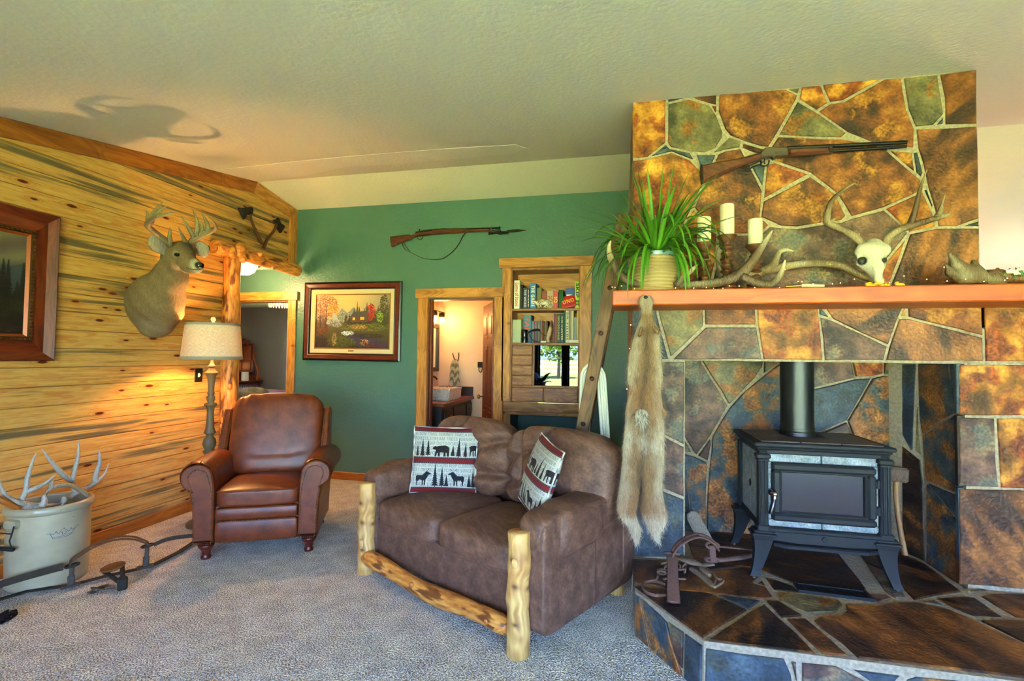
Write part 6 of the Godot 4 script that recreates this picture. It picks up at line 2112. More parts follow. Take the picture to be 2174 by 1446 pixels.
func lever_rifle():
	var t := thing("lever_rifle", "old lever-action rifle with walnut stock hung across the chimney", "rifle")
	var o := Vector2(1320, 130)
	var s := 2.5457
	var xf := T(0, 0, FZ + 0.045)
	var back := xf.translated_local(Vector3(0, 0, -0.014))
	var b := MB.new()
	b.prism(back, outline(o, s, [426, 565, 520, 545, 640, 525, 745, 498, 768, 478, 772, 522, 745, 530, 690, 552, 600, 588, 520, 622, 432, 664, 428, 640], xf), 0.034, 0.012, Vector2.ZERO, 0.4, true)
	put("stock", b, M.gun_stock, t)
	b = MB.new()
	b.prism(back, outline(o, s, [425, 563, 431, 562, 437, 662, 429, 666], xf), 0.035, 0.004, Vector2.ZERO, 0, true)
	put("butt_plate", b, M.gun_metal, t)
	b = MB.new()
	b.prism(back.translated_local(Vector3(0, 0, -0.002)), outline(o, s, [744, 500, 772, 474, 800, 470, 892, 473, 896, 512, 838, 518, 820, 532, 806, 520, 760, 524, 744, 530], xf), 0.038, 0.006, Vector2.ZERO, 0, true)
	b.box(Transform3D(Basis.from_euler(Vector3(0, 0, 0.08)), zp(o.x + 848 / s, o.y + 492 / s, FZ + 0.068)), Vector3(0.036, 0.008, 0.004), 0.001)
	put("receiver", b, M.worn_steel, t)
	b = MB.new()
	var lv := px_path(o, s, [672, 572, 678, 588, 720, 566, 752, 556, 760, 545, 748, 538, 680, 570], FZ + 0.048)
	b.tube(lv, 0.0042, 6)
	b.tube(curve(px_path(o, s, [752, 535, 752, 560, 772, 568, 792, 556, 796, 535], FZ + 0.048), 4), 0.0045, 6)
	b.tube(px_path(o, s, [772, 530, 768, 545, 774, 555], FZ + 0.048), 0.004, 6)
	put("lever", b, M.gun_metal, t)
	b = MB.new()
	b.prism(back.translated_local(Vector3(0, 0, 0.0)), outline(o, s, [894, 474, 1120, 464, 1122, 497, 1010, 508, 896, 514], xf), 0.032, 0.012, Vector2.ZERO, 0.05, true)
	put("fore_end", b, M.gun_stock, t)
	b = MB.new()
	b.tube(px_path(o, s, [892, 470, 1200, 455, 1540, 439], FZ + 0.048), 0.0105, 12)
	b.tube(px_path(o, s, [1110, 487, 1300, 476, 1538, 461], FZ + 0.048), 0.0085, 12)
	put("barrel", b, M.gun_metal, t)
	b = MB.new()
	b.prism(back.translated_local(Vector3(0, 0, -0.002)), outline(o, s, [1118, 462, 1136, 461, 1136, 497, 1119, 498], xf), 0.038, 0.008, Vector2.ZERO, 0, true)
	put("barrel_band", b, M.worn_steel, t)
	b = MB.new()
	b.prism(xf, outline(o, s, [1496, 440, 1502, 431, 1524, 428, 1526, 437], xf), 0.006, 0.001, Vector2.ZERO, 0, true)
	b.prism(xf, outline(o, s, [978, 464, 980, 452, 990, 459, 1010, 462], xf), 0.006, 0.001, Vector2.ZERO, 0, true)
	b.tube(px_path(o, s, [1430, 482, 1445, 468, 1452, 460], FZ + 0.05), 0.004, 6)
	b.tube(px_path(o, s, [1440, 476, 1446, 470], FZ + 0.0), 0.003, 5)
	put("sight", b, M.worn_steel, t)
	b = MB.new()
	for q in [[700, 545], [1446, 470]]: b.tube([zp(o.x + q[0] / s, o.y + q[1] / s, FZ - 0.01), zp(o.x + q[0] / s, o.y + q[1] / s, FZ + 0.05)], 0.004, 6)
	put("wall_peg", b, M.gun_metal, t)

func ladder():
	var t := thing("blanket_ladder", "weathered wooden blanket ladder leaning against the chimney's left side", "ladder")
	for q in [[-3.30, 0.0], [-3.75, 0.0]]:
		var bot := Vector3(-0.415, 0.012, q[0])
		var top := Vector3(0.025, 2.37, q[0])
		var y := (top - bot).normalized()
		var b := MB.new()
		var x := y.cross(Vector3(0, 0, 1)).normalized()
		b.box(Transform3D(Basis(x, y, Vector3(0, 0, 1)), (top + bot) / 2), Vector3(0.085, top.distance_to(bot), 0.038), 0.005, 1, Vector2(q[0], 0))
		put("rail", b, M.ladder_wood, t)
	for y in [0.36, 0.67, 0.98, 1.28, 1.58, 1.88, 2.18]:
		var x: float = lerpf(-0.415, 0.025, (y - 0.012) / 2.358)
		var b := MB.new()
		b.tube([Vector3(x, y, -3.277), Vector3(x, y, -3.5), Vector3(x, y, -3.772)], 0.016, 14)
		put("rung", b, M.walnut, t)
	# the folded blanket hangs over the third rung from the top
	var bl := bake(128, 128, func(_i, x, y):
		var bands := [Color(0.80, 0.78, 0.72), Color(0.66, 0.24, 0.10), Color(0.10, 0.42, 0.42), Color(0.62, 0.12, 0.18), Color(0.72, 0.30, 0.12)]
		var c: Color = bands[(x / 13) % 5]
		if ((x + y) / 5) % 3 == 0 and x % 13 > 3: c = c.lerp(Color(0.85, 0.82, 0.74), 0.45)
		if ((x - y + 256) / 4) % 5 == 0: c = c.lerp(Color(0.12, 0.30, 0.34), 0.6)
		return c)
	tmat("blanket_weave", bl, 1.0, 3.0)
	var cl := thing("striped_blanket", "red, orange and teal patterned blanket with white fleece hung on the ladder", "blanket")
	var xr := lerpf(-0.415, 0.025, (1.28 - 0.012) / 2.358)
	for k in 4:
		var off: float = [0.030, 0.052, 0.075, 0.098][k]
		var rows := []
		for j in 29:
			var f := j / 28.0
			var row := PackedVector3Array()
			for q in 15:
				var g := q / 14.0
				var z := lerpf(-3.345, -3.70, g)
				var a := f * 2.0 - 1.0
				var yy := 1.28 + off * cos(clampf(a * 6.0, -1.57, 1.57)) - maxf(0.0, absf(a) - 0.26) * (0.72 + 0.05 * k)
				var xx := xr + (off * sin(clampf(a * 6.0, -1.57, 1.57)) * 0.7) + (0.055 * absf(a) if a > 0.0 else -0.02 * absf(a)) + 0.008 * sin(g * 16.0 + k) * absf(a)
				row.append(Vector3(xx, yy, z + 0.006 * k))
			rows.append(row)
		var b := MB.new()
		b.grid(rows, false, 1.0, 1.0, Vector2(0.1 * k, 0), 0)
		b.tint = Color(0.8, 0.78, 0.72)
		put("woven_side" if k % 2 == 1 else "fleece_side", b, M.blanket_weave if k % 2 == 1 else M.white_fleece if M.has("white_fleece") else mat("white_fleece", Color(0.80, 0.79, 0.75), 1.0), cl)
		b = MB.new()
		var edge := []
		for row in rows: edge.append(row[0] + Vector3(0, 0, 0.004))
		b.tube(edge, 0.010, 7)
		put("hem", b, M.white_fleece if M.has("white_fleece") else mat("white_fleece", Color(0.80, 0.79, 0.75), 1.0), cl)


# ---------------------------------------------------------------- loveseat and cushions
func seam_dip(p: Vector2, segs: Array, w: float) -> float:
	var d := 9.0
	for s in segs: d = minf(d, p.distance_to(Geometry2D.get_closest_point_to_segment(p, s[0], s[1])))
	return exp(-d * d / (w * w))

func loveseat():
	var t := thing("loveseat", "brown suede two-seat sofa with peeled log posts and rail", "sofa", T(-1.03, 0, -2.685, 0, -28.9))
	var S: Material = M.suede
	var b := MB.new()
	b.cushion(T(0, 0.21, -0.47), Vector3(1.47, 0.25, 0.88), 0.10, null, 48, 16)
	put("base", b, S, t)
	# back frame, with rounded shoulders
	b = MB.new()
	b.cushion(T(0, 0.46, -0.83), Vector3(1.58, 0.75, 0.17), 0.16, null, 56, 20)
	put("back", b, S, t)
	for x in [-1.0, 1.0]:
		b = MB.new()
		b.cushion(T(x * 0.70, 0.355, -0.46), Vector3(0.165, 0.54, 0.90), 0.14, null, 48, 20)
		b.cushion(T(x * 0.69, 0.555, -0.43), Vector3(0.205, 0.20, 0.86), 0.42, null, 64, 28)
		var arm := put("arm", b, S, t)
		b = MB.new()
		b.cushion(T(x * 0.70, 0.545, -0.345), Vector3(0.228, 0.245, 0.45), 0.42, func(p): return p + Vector3(x * 0.012 * sin(p.z * 9.0), 0.006 * sin(p.z * 20.0), 0), 48, 24)
		var pad := put("arm_pad", b, S, arm)
	for k in 2:
		var cx0: float = [-0.303, 0.29][k]
		b = MB.new()
		b.cushion(T(cx0, 0.395, -0.315), Vector3(0.59, 0.155, 0.64), 0.24, func(p): return p + Vector3(0, (0.035 * (1.0 - pow(absf(p.x) / 0.295, 2.0)) * (1.0 - pow(absf(p.z) / 0.32, 2.0)) if p.y > 0 else 0.0), 0.012 * (1.0 - pow(absf(p.x) / 0.3, 2.0)) if p.z > 0.2 else 0.0), 64, 28)
		var cu := put("seat_cushion", b, S, t)
		b = MB.new()
		var pts := []
		for j in 21:
			var g := j / 20.0 * 2.0 - 1.0
			pts.append(Vector3(cx0 + g * 0.285, 0.345, 0.002 + 0.012 * (1.0 - g * g) - 0.02 * pow(absf(g), 8.0)))
		b.tube(pts, 0.006, 7)
		put("piping", b, S, cu)
	# two tufted back cushions
	var V := func(x, y) -> Vector2: return Vector2(x, y)
	var segs := [
		[[V.call(-0.08, 0.30), V.call(-0.04, 0.12)], [V.call(-0.04, 0.12), V.call(0.16, 0.06)], [V.call(-0.04, 0.12), V.call(-0.22, 0.04)], [V.call(0.16, 0.06), V.call(0.40, 0.16)], [V.call(0.16, 0.06), V.call(0.06, -0.10)], [V.call(0.06, -0.10), V.call(0.40, -0.08)], [V.call(0.06, -0.10), V.call(-0.14, -0.10)], [V.call(0.06, -0.10), V.call(0.16, -0.28)], [V.call(-0.22, 0.04), V.call(-0.40, 0.1)]],
		[[V.call(-0.30, 0.26), V.call(-0.26, 0.06)], [V.call(-0.40, -0.02), V.call(-0.26, 0.06)], [V.call(-0.26, 0.06), V.call(-0.10, 0.10)], [V.call(-0.10, 0.10), V.call(-0.02, 0.30)], [V.call(-0.26, 0.06), V.call(-0.22, -0.12)], [V.call(-0.22, -0.12), V.call(-0.40, -0.10)], [V.call(-0.22, -0.12), V.call(-0.05, -0.16)], [V.call(-0.22, -0.12), V.call(-0.26, -0.3)]]]
	for k in 2:
		var sg: Array = segs[k]
		b = MB.new()
		var half := 0.385 if k == 0 else 0.415
		var wide := half * 2.0
		var lean: float = [-0.365, 0.405][k]
		b.cushion(T(lean, 0.70, -0.675, -9), Vector3(wide, 0.51, 0.29), 0.55, func(p):
			var q: Vector3 = p
			var e := 1.0 - pow(absf(p.x) / half, 2.4)
			q.y += (0.0 if p.y < 0 else 0.02 * e)
			if p.z > 0.0:
				q.z += 0.025 * e * cos(p.y * 4.5) - 0.065 * seam_dip(Vector2(p.x, p.y), sg, 0.034)
			return q, 120, 72)
		var bc := put("back_cushion", b, S, t)
		b = MB.new()
		var rim := []
		for j in 33:
			var a := PI * j / 32.0
			rim.append(Vector3(lean - cos(a) * half * 0.97, 0.70 + pow(sin(a), 0.55) * 0.262 - 0.06 * (1.0 - sin(a)), -0.69 - 0.04 * sin(a)))
		b.tube(rim, 0.0065, 7)
		put("piping", b, S, bc)
	for x in [-0.655, 0.655]:
		b = MB.new()
		var rr := []
		for j in 12: rr.append(0.055 + 0.004 * sin(j * 2.1 + x * 5.0) + (0.004 if j < 2 else 0.0) - (0.004 if j == 11 else 0.0))
		var pp := []
		for j in 12: pp.append(Vector3(x + 0.004 * sin(j * 0.9), 0.578 * j / 11.0, 0.028))
		b.tube(pp, rr, 18)
		b.ball(T(x + 0.012, 0.44 if x > 0 else 0.2, 0.074), Vector3(0.022, 0.035, 0.012), 10, 8)
		put("log_post", b, M.peeled_pine, t)
	b = MB.new()
	var rl := []
	var rad := []
	for j in 22:
		var f := j / 21.0
		rl.append(Vector3(lerpf(-0.64, 0.605, f), 0.110 - 0.018 * sin(f * PI) + 0.010 * sin(f * 9.0), 0.045 + 0.006 * sin(f * 7.0)))
		rad.append(0.047 + 0.004 * sin(f * 13.0) - (0.012 if j == 0 or j == 21 else 0.0))
	b.tube(rl, rad, 16)
	for q in [[-0.56, 0.125, 0.030], [-0.1, 0.105, 0.02], [0.5, 0.115, 0.018]]: b.ball(T(q[0], q[1], 0.083), Vector3(q[2], q[2] * 0.8, 0.012), 10, 8)
	put("log_rail", b, M.log, t)
	for x in [-0.70, 0.70]:
		b = MB.new()
		b.tube([Vector3(x, 0, -0.84), Vector3(x, 0.05, -0.84), Vector3(x, 0.1, -0.84)], 0.045, 14)
		put("back_leg", b, M.peeled_pine, t)
	throw_pillows()

func tree_shape(im: Image, x: float, base: float, w: float, h: float, col: Color, kind := 0):
	var p := []
	var n := 9
	if kind == 1:
		fill_poly(im, [x - w, base, x + w, base, x, base - h], col)
		return
	for k in n:
		var f := float(k) / n
		fill_poly(im, [x - w * (1.0 - f), base - h * f, x + w * (1.0 - f), base - h * f, x, base - h * f - h * 1.9 / n], col)
	fill_poly(im, [x - w * 0.12, base + h * 0.07, x + w * 0.12, base + h * 0.07, x + w * 0.12, base - h * 0.5, x - w * 0.12, base - h * 0.5], col)

func deer_shape(im: Image, o: Vector2, s: Vector2, col: Color):
	fill_poly(im, [0.02, 0.52, 0.10, 0.44, 0.45, 0.44, 0.60, 0.30, 0.66, 0.24, 0.78, 0.24, 0.98, 0.34, 0.96, 0.39, 0.82, 0.40, 0.76, 0.56, 0.66, 0.68, 0.64, 0.98, 0.58, 0.98, 0.57, 0.72, 0.52, 0.72, 0.50, 0.98, 0.44, 0.98, 0.44, 0.70, 0.24, 0.68, 0.16, 0.78, 0.16, 0.98, 0.10, 0.98, 0.08, 0.78, 0.04, 0.68], col, o, s)
	for q in [[0.68, 0.25, 0.58, 0.12, 0.40, 0.08], [0.58, 0.13, 0.60, 0.02, 0.61, 0.13], [0.48, 0.10, 0.46, -0.02, 0.50, 0.10], [0.70, 0.25, 0.80, 0.10, 0.94, 0.10], [0.80, 0.11, 0.78, -0.02, 0.83, 0.11], [0.88, 0.11, 0.90, 0.0, 0.91, 0.11]]:
		fill_poly(im, [q[0], q[1], q[2], q[3], q[4], q[5], q[2] + 0.02, q[3] + 0.03], col, o, s)

func pillow_picture() -> Image:
	var im := Image.create(384, 384, false, Image.FORMAT_RGB8)
	im.fill(Color(0.66, 0.65, 0.61))
	var grey_ink := Color(0.47, 0.48, 0.50)
	var rows := ["ATION TRAIL SUMMIT TAKE A HIKE", "FOREST STREAM TREES WANDER", "LAKE CAMP OUTDOORS EXPLORE", "MOON HIKE PINES ROAM FREE", "WILD WOODS RIVER BEND", "EXPLORE MOUNTAINS KEEP CLIMBING", "GET OUTSIDE WATCH THE SUNSET", "FRESH AIR ADVENTURES AWAIT", "TALES OF THE OUTDOORS", "TRAIL LAKE RIVERS CAMP"]
	var ys := [34, 62, 90, 118, 146, 214, 242, 270, 298, 324]
	for k in 10: print_text(im, rows[k], Rect2(10, ys[k], 364, 20), grey_ink, true)
	var ink := Color(0.10, 0.065, 0.055)
	for q in [[30, 172, 12, 62], [62, 172, 17, 92], [96, 168, 17, 88], [242, 170, 12, 62], [276, 172, 18, 100], [316, 172, 14, 78]]: tree_shape(im, q[0], q[1], q[2], q[3], ink, 1 if q[0] == 242 else 0)
	fill_poly(im, [0.0, 0.36, 0.06, 0.24, 0.16, 0.16, 0.24, 0.2, 0.40, 0.14, 0.74, 0.10, 0.92, 0.18, 0.99, 0.36, 0.98, 0.98, 0.86, 0.98, 0.84, 0.70, 0.78, 0.70, 0.80, 0.98, 0.66, 0.98, 0.66, 0.66, 0.44, 0.66, 0.46, 0.98, 0.34, 0.98, 0.32, 0.70, 0.28, 0.74, 0.24, 0.98, 0.14, 0.98, 0.18, 0.66, 0.20, 0.46, 0.06, 0.44], ink, Vector2(122, 104), Vector2(100, 72))
	fill_poly(im, [0.0, 0.20, 0.3, 0.12, 0.6, 0.10, 1.0, 0.12, 1.0, 0.9, 0.8, 0.9, 0.8, 0.5, 0.6, 0.5, 0.66, 0.95, 0.56, 0.95, 0.46, 0.5, 0.26, 0.62, 0.2, 0.95, 0.08, 0.95, 0.12, 0.4, 0.02, 0.3], ink, Vector2(338, 100), Vector2(46, 76))
	var navy := Color(0.06, 0.075, 0.095)
	deer_shape(im, Vector2(28, 236), Vector2(96, 106), navy)
	deer_shape(im, Vector2(318, 236), Vector2(-98, 106), navy)
	for q in [[146, 342, 20, 124], [186, 342, 18, 104], [212, 344, 12, 70], [344, 344, 13, 70], [368, 344, 17, 96]]: tree_shape(im, q[0], q[1], q[2], q[3], navy, 1 if q[2] < 14 else 0)
	var red := Color(0.40, 0.035, 0.06)
	for q in [[0, 26], [182, 212], [354, 384]]:
		im.fill_rect(Rect2i(0, q[0], 384, q[1] - q[0]), red)
	for q in [24, 178, 208, 350]:
		im.fill_rect(Rect2i(0, q, 384, 7), Color(0.15, 0.15, 0.19))
		for k in 32: im.fill_rect(Rect2i(k * 12, q + 2, 5, 3), Color(0.42, 0.33, 0.33))
	return im

func pillow(called: String, label: String, at: Vector3, right: Vector3, up: Vector3, size: float):
	right = right.normalized()
	var nrm := right.cross(up).normalized()
	up = nrm.cross(right)
	var t := thing(called, label, "cushion", Transform3D(Basis(right, up, nrm), at), "woodland print throw cushions")
	var N := 28
	for face in 2:
		var rows := []
		for j in N + 1:
			var row := PackedVector3Array()
			for k in N + 1:
				var u := k / float(N) * 2.0 - 1.0
				var v := j / float(N) * 2.0 - 1.0
				var puff := pow(maxf(0.0, (1.0 - pow(absf(u), 2.4)) * (1.0 - pow(absf(v), 2.4))), 0.55) * 0.062
				var pinch := 1.0 - 0.045 * (1.0 - u * u) * absf(v) * absf(v) 
				var pinch2 := 1.0 - 0.045 * (1.0 - v * v) * u * u
				row.append(Vector3(u * size * 0.5 * pinch2, -v * size * 0.5 * pinch, (puff + 0.001) * (1.0 if face == 0 else -1.0)))
			rows.append(row)
		var b := MB.new()
		b.grid(rows, false, 1, 1, Vector2.ZERO, -1 if face == 0 else 1 - 1)
		for j in N + 1:
			for k in N + 1: b.t[j * (N + 1) + k] = Vector2(k / float(N), j / float(N))
		put("printed_face" if face == 0 else "back_face", b, M.pillow_print, t)
	var b := MB.new()
	var loop := []
	for q in [[-1, -1, 1, -1], [1, -1, 1, 1], [1, 1, -1, 1], [-1, 1, -1, -1]]:
		for k in 12:
			var f := k / 12.0
			var p := Vector2(lerpf(q[0], q[2], f), lerpf(q[1], q[3], f))
			var sx := 1.0 - 0.045 * (1.0 - p.y * p.y) * (1.0 if absf(p.x) > 0.999 else 0.0)
			var sy := 1.0 - 0.045 * (1.0 - p.x * p.x) * (1.0 if absf(p.y) > 0.999 else 0.0)
			loop.append(Vector3(p.x * size * 0.5 * sx, p.y * size * 0.5 * sy, 0))
	loop.append(loop[0])
	var cnt := [0]
	b.shade = func(p): return Color(0.10, 0.10, 0.13) if sin((p.x + p.y * 1.3) * 190.0) > 0.0 else Color(0.62, 0.60, 0.55)
	b.tube(loop, 0.0055, 6)
	put("cord_trim", b, M.plain, t)

func throw_pillows():
	tmat("pillow_print", pillow_picture(), 0.95, 1.0)
	var bl := yp(871, 1042, 0.50)
	var br := yp(1012, 1046, 0.49)
	var w := bl.distance_to(br)
	var back := Vector3(br.z - bl.z, 0, -(br.x - bl.x)).normalized()
	var up := (Vector3.UP * 0.93 + back * 0.20).normalized()
	pillow("throw_cushion", "square woodland print cushion sitting upright on the sofa's left seat", (bl + br) / 2 + up * w * 0.47 + back * 0.0, br - bl, up + Vector3(0.02, 0, 0), w)
	pillow("throw_cushion", "woodland print cushion tilted on its side against the sofa's right arm", zp(1146, 1012, -2.80), Vector3(0.42, -0.10, 0.88), Vector3(0.30, 0.93, -0.10), 0.42)


# ---------------------------------------------------------------- leather recliner
func nail_row(b: MB, pts: Array, step := 0.0135, r := 0.0046):
	var left := 0.0
	for k in pts.size() - 1:
		var d: float = pts[k].distance_to(pts[k + 1])
		var s := left
		while s < d:
			b.ball(Transform3D(Basis(), pts[k].lerp(pts[k + 1], s / d)), Vector3(r, r, r), 6, 4)
			s += step
		left = s - d

func recliner():
	var t := thing("recliner", "brown leather recliner armchair with rolled arms and brass nailheads", "armchair", T(-2.5, 0, -3.05, 0, 26.4))
	var L: Material = M.leather
	var b := MB.new()
	b.cushion(T(0, 0.235, -0.34), Vector3(0.60, 0.26, 0.74), 0.10, null, 40, 14)
	put("base", b, L, t)
	b = MB.new()
	b.cushion(T(0.005, 0.415, -0.20), Vector3(0.545, 0.125, 0.56), 0.24, func(p): return p + Vector3(0, (0.035 * (1.0 - pow(absf(p.x) / 0.2725, 2.0)) * (1.0 - pow(absf(p.z) / 0.28, 2.0)) if p.y > 0 else 0.0), 0), 64, 28)
	var sc := put("seat_cushion", b, L, t)
	b = MB.new()
	b.tube([Vector3(-0.255, 0.464, 0.055), Vector3(0.0, 0.468, 0.072), Vector3(0.262, 0.462, 0.055)], 0.004, 6)
	put("piping", b, L, sc)
	for q in [[0.310, 0.088], [0.190, 0.152]]:
		b = MB.new()
		b.cushion(T(0.005, q[0], 0.025), Vector3(0.525, q[1], 0.075), 0.20, func(p): return p + Vector3(0, 0, 0.012 * cos(p.y / q[1] * PI) if p.z > 0 else 0.0), 56, 20)
		put("footrest_panel", b, L, t)
	b = MB.new()
	nail_row(b, [Vector3(-0.25, 0.262, 0.063), Vector3(0.26, 0.262, 0.063)])
	nail_row(b, [Vector3(-0.25, 0.122, 0.060), Vector3(0.26, 0.122, 0.060)])
	put("nailheads", b, M.nail_brass, t).set_meta("kind", "stuff")
	for s in [-1.0, 1.0]:
		var prof := []
		for q in [[0.262, 0.11], [0.264, 0.25], [0.266, 0.40], [0.268, 0.50]]: prof.append(Vector2(q[0], q[1]))
		for k in 15:
			var a := PI - (PI * 1.42) * k / 14.0
			prof.append(Vector2(0.385 + 0.108 * cos(a), 0.572 + 0.102 * sin(a)))
		for q in [[0.425, 0.455], [0.408, 0.36], [0.402, 0.22], [0.40, 0.11]]: prof.append(Vector2(q[0], q[1]))
		var mid := Vector2(0.345, 0.42)
		var rows := []
		for z in [[-0.66, 0.93, -0.02], [-0.655, 1.0, -0.02], [-0.45, 1.0, 0.0], [-0.25, 1.0, 0.004], [0.0, 1.0, 0.0], [0.03, 0.99, 0.0], [0.042, 0.955, 0.0]]:
			var ring := PackedVector3Array()
			for p in prof:
				var p2: Vector2 = mid + (p - mid) * z[1]
				ring.append(Vector3(p2.x * s, p2.y + z[2], z[0]))
			ring.append(ring[0])
			rows.append(ring)
		b = MB.new()
		b.grid(rows, false, 1.0, 1.0)
		var arm := put("arm", b, L, t)
		# facing panel with its row of nails
		var face := PackedVector2Array()
		var edge := []
		for p in prof:
			var p2: Vector2 = mid + (p - mid) * 0.93
			face.append(Vector2(p2.x * s, p2.y))
		b = MB.new()
		b.prism(T(0, 0, 0.028), face, 0.026, 0.008)
		put("facing", b, L, arm)
		for q in [[0.282, 0.115], [0.284, 0.30], [0.287, 0.45], [0.300, 0.52]]: edge.append(Vector3(q[0] * s, q[1], 0.054))
		for k in 9:
			var a := PI * 0.80 - PI * 1.0 * k / 8.0
			edge.append(Vector3((0.372 + 0.062 * cos(a)) * s, 0.562 + 0.058 * sin(a), 0.054))
		for q in [[0.408, 0.47], [0.392, 0.38], [0.385, 0.25], [0.383, 0.115], [0.282, 0.115]]: edge.append(Vector3(q[0] * s, q[1], 0.054))
		b = MB.new()
		nail_row(b, edge, 0.0135)
		var nl := put("nailheads", b, M.nail_brass, arm)
		nl.set_meta("kind", "stuff")
		# gathered pleats round the scroll
		b = MB.new()
		for k in 7:
			var a := PI * 0.95 - PI * 1.15 * k / 6.0
			var d := Vector3(cos(a) * s, sin(a), 0)
			b.tube([Vector3(0.385 * s, 0.572, 0.044) + d * 0.078, Vector3(0.385 * s, 0.572, 0.036) + d * 0.100, Vector3(0.385 * s, 0.572, 0.01) + d * 0.1045], 0.0022, 5)
		put("pleat", b, M.leather_dark, arm)
		# wing beside the back
		var wing := PackedVector2Array([Vector2(0.33, 0.50), Vector2(0.40, 0.56), Vector2(0.46, 0.70), Vector2(0.55, 0.90), Vector2(0.585, 0.965), Vector2(0.63, 0.975), Vector2(0.70, 0.93), Vector2(0.70, 0.50)])
		b = MB.new()
		b.prism(side(s * 0.375 - 0.03), wing, 0.06, 0.014, Vector2.ZERO, 0, true)
		var wg := put("wing", b, L, t)
		b = MB.new()
		nail_row(b, [Vector3(s * 0.36, 0.58, -0.405), Vector3(s * 0.36, 0.70, -0.452), Vector3(s * 0.36, 0.90, -0.543), Vector3(s * 0.36, 0.96, -0.58)])
		nail_row(b, [Vector3(s * 0.392, 0.58, -0.405), Vector3(s * 0.392, 0.70, -0.452), Vector3(s * 0.392, 0.90, -0.543), Vector3(s * 0.392, 0.96, -0.58)])
		var wn := put("nailheads", b, M.nail_brass, wg)
		wn.set_meta("kind", "stuff")
	b = MB.new()
	b.cushion(T(0, 0.56, -0.72, -8), Vector3(0.72, 0.78, 0.10), 0.16, null, 48, 16)
	put("back_shell", b, L, t)
	b = MB.new()
	b.cushion(T(0.01, 0.762, -0.545, -14), Vector3(0.685, 0.63, 0.23), 0.34, func(p):
		var q: Vector3 = p
		if p.z > 0.0:
			var e := (1.0 - pow(absf(p.x) / 0.33, 2.0))
			q.z += 0.02 * e - 0.012 * seam_dip(Vector2(p.x, p.y + 0.06 - p.x * p.x * 0.9), [[Vector2(-0.3, -0.04), Vector2(0.3, -0.04)]], 0.02) * e - 0.008 * seam_dip(Vector2(p.x, p.y + 0.13 - p.x * p.x * 0.6), [[Vector2(-0.3, -0.04), Vector2(0.3, -0.04)]], 0.02) * e
			q.z += 0.006 * sin(p.x * 60.0 + 2.0 * sin(p.x * 23.0)) * smoothstep(0.16, 0.30, p.y)
		if p.y > 0.15: q.y += 0.003 * sin(p.x * 55.0) * smoothstep(0.15, 0.3, p.y) + 0.012 * cos(p.x * 5.0)
		return q, 112, 64)
	put("back_cushion", b, L, t)
	for x in [-0.325, 0.34]:
		for z in [0.0, -0.60]:
			b = MB.new()
			b.lathe(T(x, 0, z), [Vector2(0, 0), Vector2(0.030, 0), Vector2(0.030, 0), Vector2(0.034, 0.012), Vector2(0.030, 0.02), Vector2(0.025, 0.03), Vector2(0.029, 0.042), Vector2(0.027, 0.05), Vector2(0.034, 0.062), Vector2(0.050, 0.085), Vector2(0.053, 0.105), Vector2(0.0, 0.108)], 20)
			put("leg", b, M.cherry, t)


# ---------------------------------------------------------------- what hangs on the walls, and the lamp
func bar_frame(b: MB, xf: Transform3D, w: float, h: float, prof: Array):   # a moulding with mitred corners; prof holds (inset, height) pairs
	for k in prof.size() - 1:
		var a: Vector2 = prof[k]
		var c: Vector2 = prof[k + 1]
		for s in 4:
			var P := []
			for q in [[a, 0], [a, 1], [c, 1], [c, 0]]:
				var i: float = q[0].x
				var cs: Array = [[Vector2(i, i), Vector2(w - i, i)], [Vector2(w - i, i), Vector2(w - i, h - i)], [Vector2(w - i, h - i), Vector2(i, h - i)], [Vector2(i, h - i), Vector2(i, i)]][s]
				var p: Vector2 = cs[q[1]]
				P.append(xf * Vector3(p.x, p.y, q[0].y))
			var U := []
			for q in P: U.append(Vector2((q.x + q.z) if s % 2 == 0 else q.y, (q.y if s % 2 == 0 else q.x + q.z)))
			b.flat(P, U, xf * Vector3(w / 2, h / 2, -3.0) if absf(c.y - a.y) < absf(c.x - a.x) else (xf * Vector3(w / 2, h / 2, 0) if (c.y > a.y) == (c.x >= a.x) else xf * Vector3(w / 2 + (P[0].x - w / 2) * 9.0, 0, -9.0)))

func soft(im: Image, x: float, y: float, rx: float, ry: float, c: Color, r: RandomNumberGenerator, n := 60):   # dabs of a brush in an oval
	for k in n:
		var a := r.randf() * TAU
		var d := sqrt(r.randf())
		var cc := c.lerp(c * r.randf_range(0.45, 1.6), 0.7)
		cc.a = 1.0
		var sz := r.randi_range(2, 4)
		im.fill_rect(Rect2i(int(x + cos(a) * d * rx), int(y + sin(a) * d * ry), sz, r.randi_range(1, 3)), cc)

func pine_dabs(im: Image, x: float, base: float, h: float, w: float, c: Color, r: RandomNumberGenerator):
	for k in int(h / 1.6):
		var f := k / (h / 1.6)
		var hw := w * (1.0 - f) * r.randf_range(0.5, 1.1)
		var cc := c.lerp(c * r.randf_range(0.5, 1.6), 0.8)
		im.fill_rect(Rect2i(int(x - hw), int(base - h * f), int(hw * 2.0) + 1, 2), cc)

